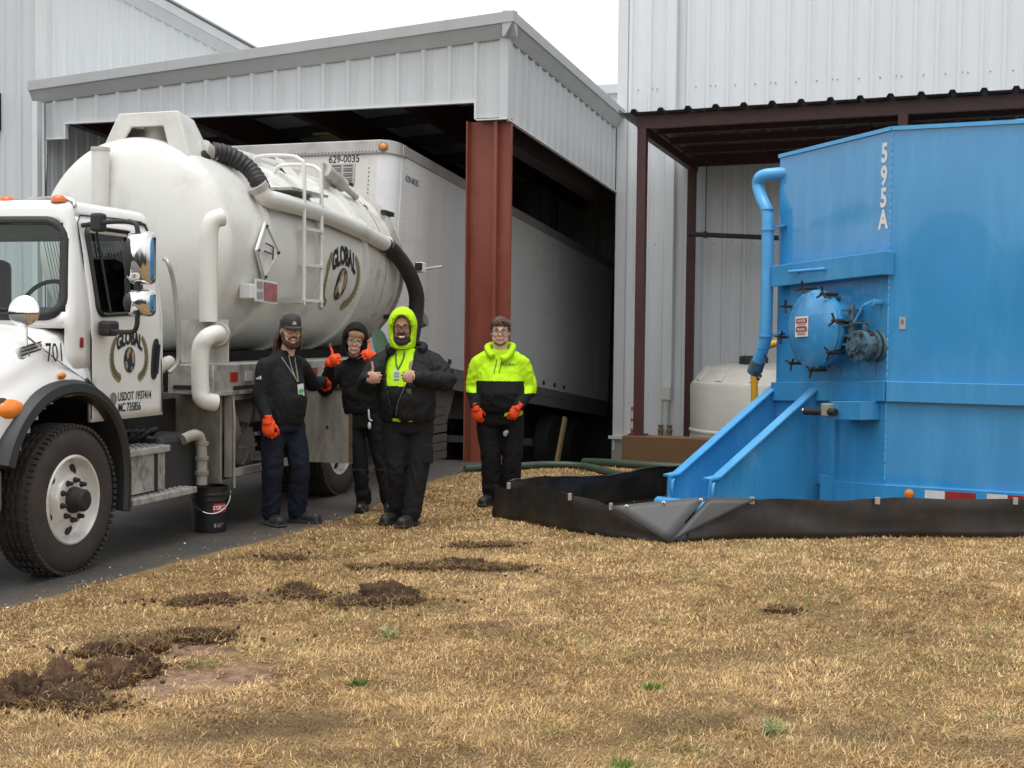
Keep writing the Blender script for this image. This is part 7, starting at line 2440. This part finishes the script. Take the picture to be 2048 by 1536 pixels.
for k, (cx, cy_, a_, b_, h_, w, clay, lab) in enumerate(CL):
    t_ = thing('turf_clod', lab, 'clod', (cx, cy_, gz(cx, cy_) - .01), w, 'torn turf clods on the lawn')
    bm = bmesh.new()
    bmesh.ops.create_icosphere(bm, subdivisions=4, radius=1)
    for v in bm.verts:
        c = v.co
        d = c.normalized()
        r_ = 1 + .4 * noise.noise(d * 2.2 + V((k * 3.1, 0, 0))) + .26 * noise.noise(d * 5 + V((0, k * 2.7, 0))) + .16 * noise.noise(d * 11) + .1 * noise.noise(d * 23)
        v.co = V((d.x * a_ * r_, d.y * b_ * r_, max(-.2, d.z) * h_ * r_))
    me = bpy.data.meshes.new('earth')
    bm.to_mesh(me)
    bm.free()
    me.polygons.foreach_set('use_smooth', [True] * len(me.polygons))
    put('earth', me, m_clay if clay > .5 else m_earth, t_)
    pts, cols, lens = [], [], []
    vsx = [v for v in me.vertices if v.co.z > -.005]
    for q in range(int(480 * (a_ / .2) * (.45 if clay > .5 else 1))):
        v = rnd.choice(vsx)
        pts.append((v.co.copy() + V((rnd.uniform(-.008, .008), rnd.uniform(-.008, .008), 0)), (v.normal + V((0, 0, .3))).normalized()))
        u_ = rnd.random()
        cols.append((.085, .052, .032) if u_ < .5 else ((.20, .125, .06) if u_ < .72 else ((.42, .30, .15) if u_ < .95 else (.09, .14, .04))))
        lens.append(.012 + .03 * rnd.random() ** 1.5)
    for q in range(int(420 * a_ / .2)):       # thatch hanging over the rim
        an = rnd.random() * 6.283
        p_ = V((a_ * math.cos(an) * (.75 + .5 * rnd.random()), b_ * math.sin(an) * (.75 + .6 * rnd.random()), .012 + .02 * rnd.random()))
        pts.append((p_, V((math.cos(an) * .4, math.sin(an) * .4, 1)).normalized()))
        cols.append((.38, .25, .11) if rnd.random() < .5 else (.15, .095, .055))
        lens.append(.03 + .03 * rnd.random())
    put('roots', blade_mesh(pts, cols, lens, .0024, 'roots'), m_blade, t_, kind='stuff')
cm = MB()
for (cx, cy_, a_, b_, h_, w, clay, lab) in CL:
    for q in range(int(60 * a_ / .15)):
        an = rnd.random() * 6.283
        rr_ = 1.0 + abs(rnd.gauss(0, .9))
        xx, yy = cx + a_ * rr_ * math.cos(an), cy_ + max(b_, .06) * rr_ * math.sin(an) * 1.3
        s_ = .005 + .014 * rnd.random() ** 2.5
        cm.ell((xx, yy, gz(xx, yy) + .012), (s_, s_ * .8, s_ * .7), 5, 3, Matrix.Rotation(rnd.random() * 6, 3, 'Z'), m=1 if clay > .5 else 0)
o = cm.build('soil_crumbs', [m_earth, m_clay], kind='stuff')
o['label'] = 'dark soil crumbs strewn around the torn turf'
o['category'] = 'soil'
# green weeds
WD = [(.67, 6.33, .045, (.12, .21, .035), 'bright green rosette weed right of centre in the lawn', 40), (-.72, 6.38, .05, (.07, .15, .03), 'dark green weed left of centre in the lawn', 45), (-.66, 7.42, .075, (.40, .42, .22), 'pale wispy grass tuft beyond the dark green weed', 60), (.45, 5.22, .04, (.12, .21, .035), 'green weed at the bottom edge of the lawn', 35), (1.11, 5.66, .09, (.33, .36, .18), 'pale green grass tuft at the lower right', 45)]
for wx, wy, l_, c, lab, cnt in WD:
    pts = [(V((rnd.gauss(0, .02), rnd.gauss(0, .015), 0)), V((rnd.uniform(-.6, .6), rnd.uniform(-.6, .6), 1)).normalized()) for _ in range(cnt)]
    cols = [tuple(q * (.7 + .6 * rnd.random()) for q in c) for _ in range(cnt)]
    o = put('weed', blade_mesh(pts, cols, [l_ * (.6 + .7 * rnd.random()) for _ in range(cnt)], .0035, 'weed', 1.0), m_blade)
    o.location = (wx, wy, gz(wx, wy))
    tag(o, lab, 'weed')
# crumbled stone along the drive edge
gm = MB()
for k in range(420):
    yy = rnd.uniform(5.5, 16)
    xx = edge(yy) + rnd.gauss(-.02, .2)
    s_ = .0025 + .006 * rnd.random() ** 3
    rot = Matrix.Rotation(rnd.random() * 6, 3, 'Z') @ Matrix.Rotation(rnd.random(), 3, 'X')
    gm.box((xx, yy, gz(xx, yy) + .012 + (.012 if xx > edge(yy) else 0)), (s_ * 2, s_ * 1.5, s_), rot, m=0 if k % 9 else 1)
o = gm.build('edge_gravel', [M('grey gravel', (.25, .23, .2), rough=.9), M('white gravel', (.6, .58, .54), rough=.9)], kind='stuff')
o['label'] = 'loose gravel crumbs along the drive edge'
o['category'] = 'gravel'

# wooded far side of the field behind the camera (seen only in the glossy paint and chrome)
m_wood = M('far foliage', (.035, .04, .022), rough=.9, var=.4, vs=.8)
fw = MB()
for k in range(90):
    a = R(110 + 170 * k / 89 + rnd.uniform(-1, 1))
    d = rnd.uniform(85, 110)
    cx, cy_ = math.sin(a) * d, math.cos(a) * d
    r_ = rnd.uniform(3.5, 5.5)
    hh = rnd.uniform(4.0, 7.0)
    o0 = len(fw.v)
    fw.ell((cx, cy_, hh * .8), (r_, r_, hh), 10, 7)
    for i in range(o0, len(fw.v)):
        v = V(fw.v[i])
        fw.v[i] = tuple(v + V((1, 1, 1)) * noise.noise(v * .6) * 1.2)
o = fw.build('far_wood', m_wood, kind='stuff')
o['label'] = 'dark wood on the far side of the field behind the camera'
o['category'] = 'wood'
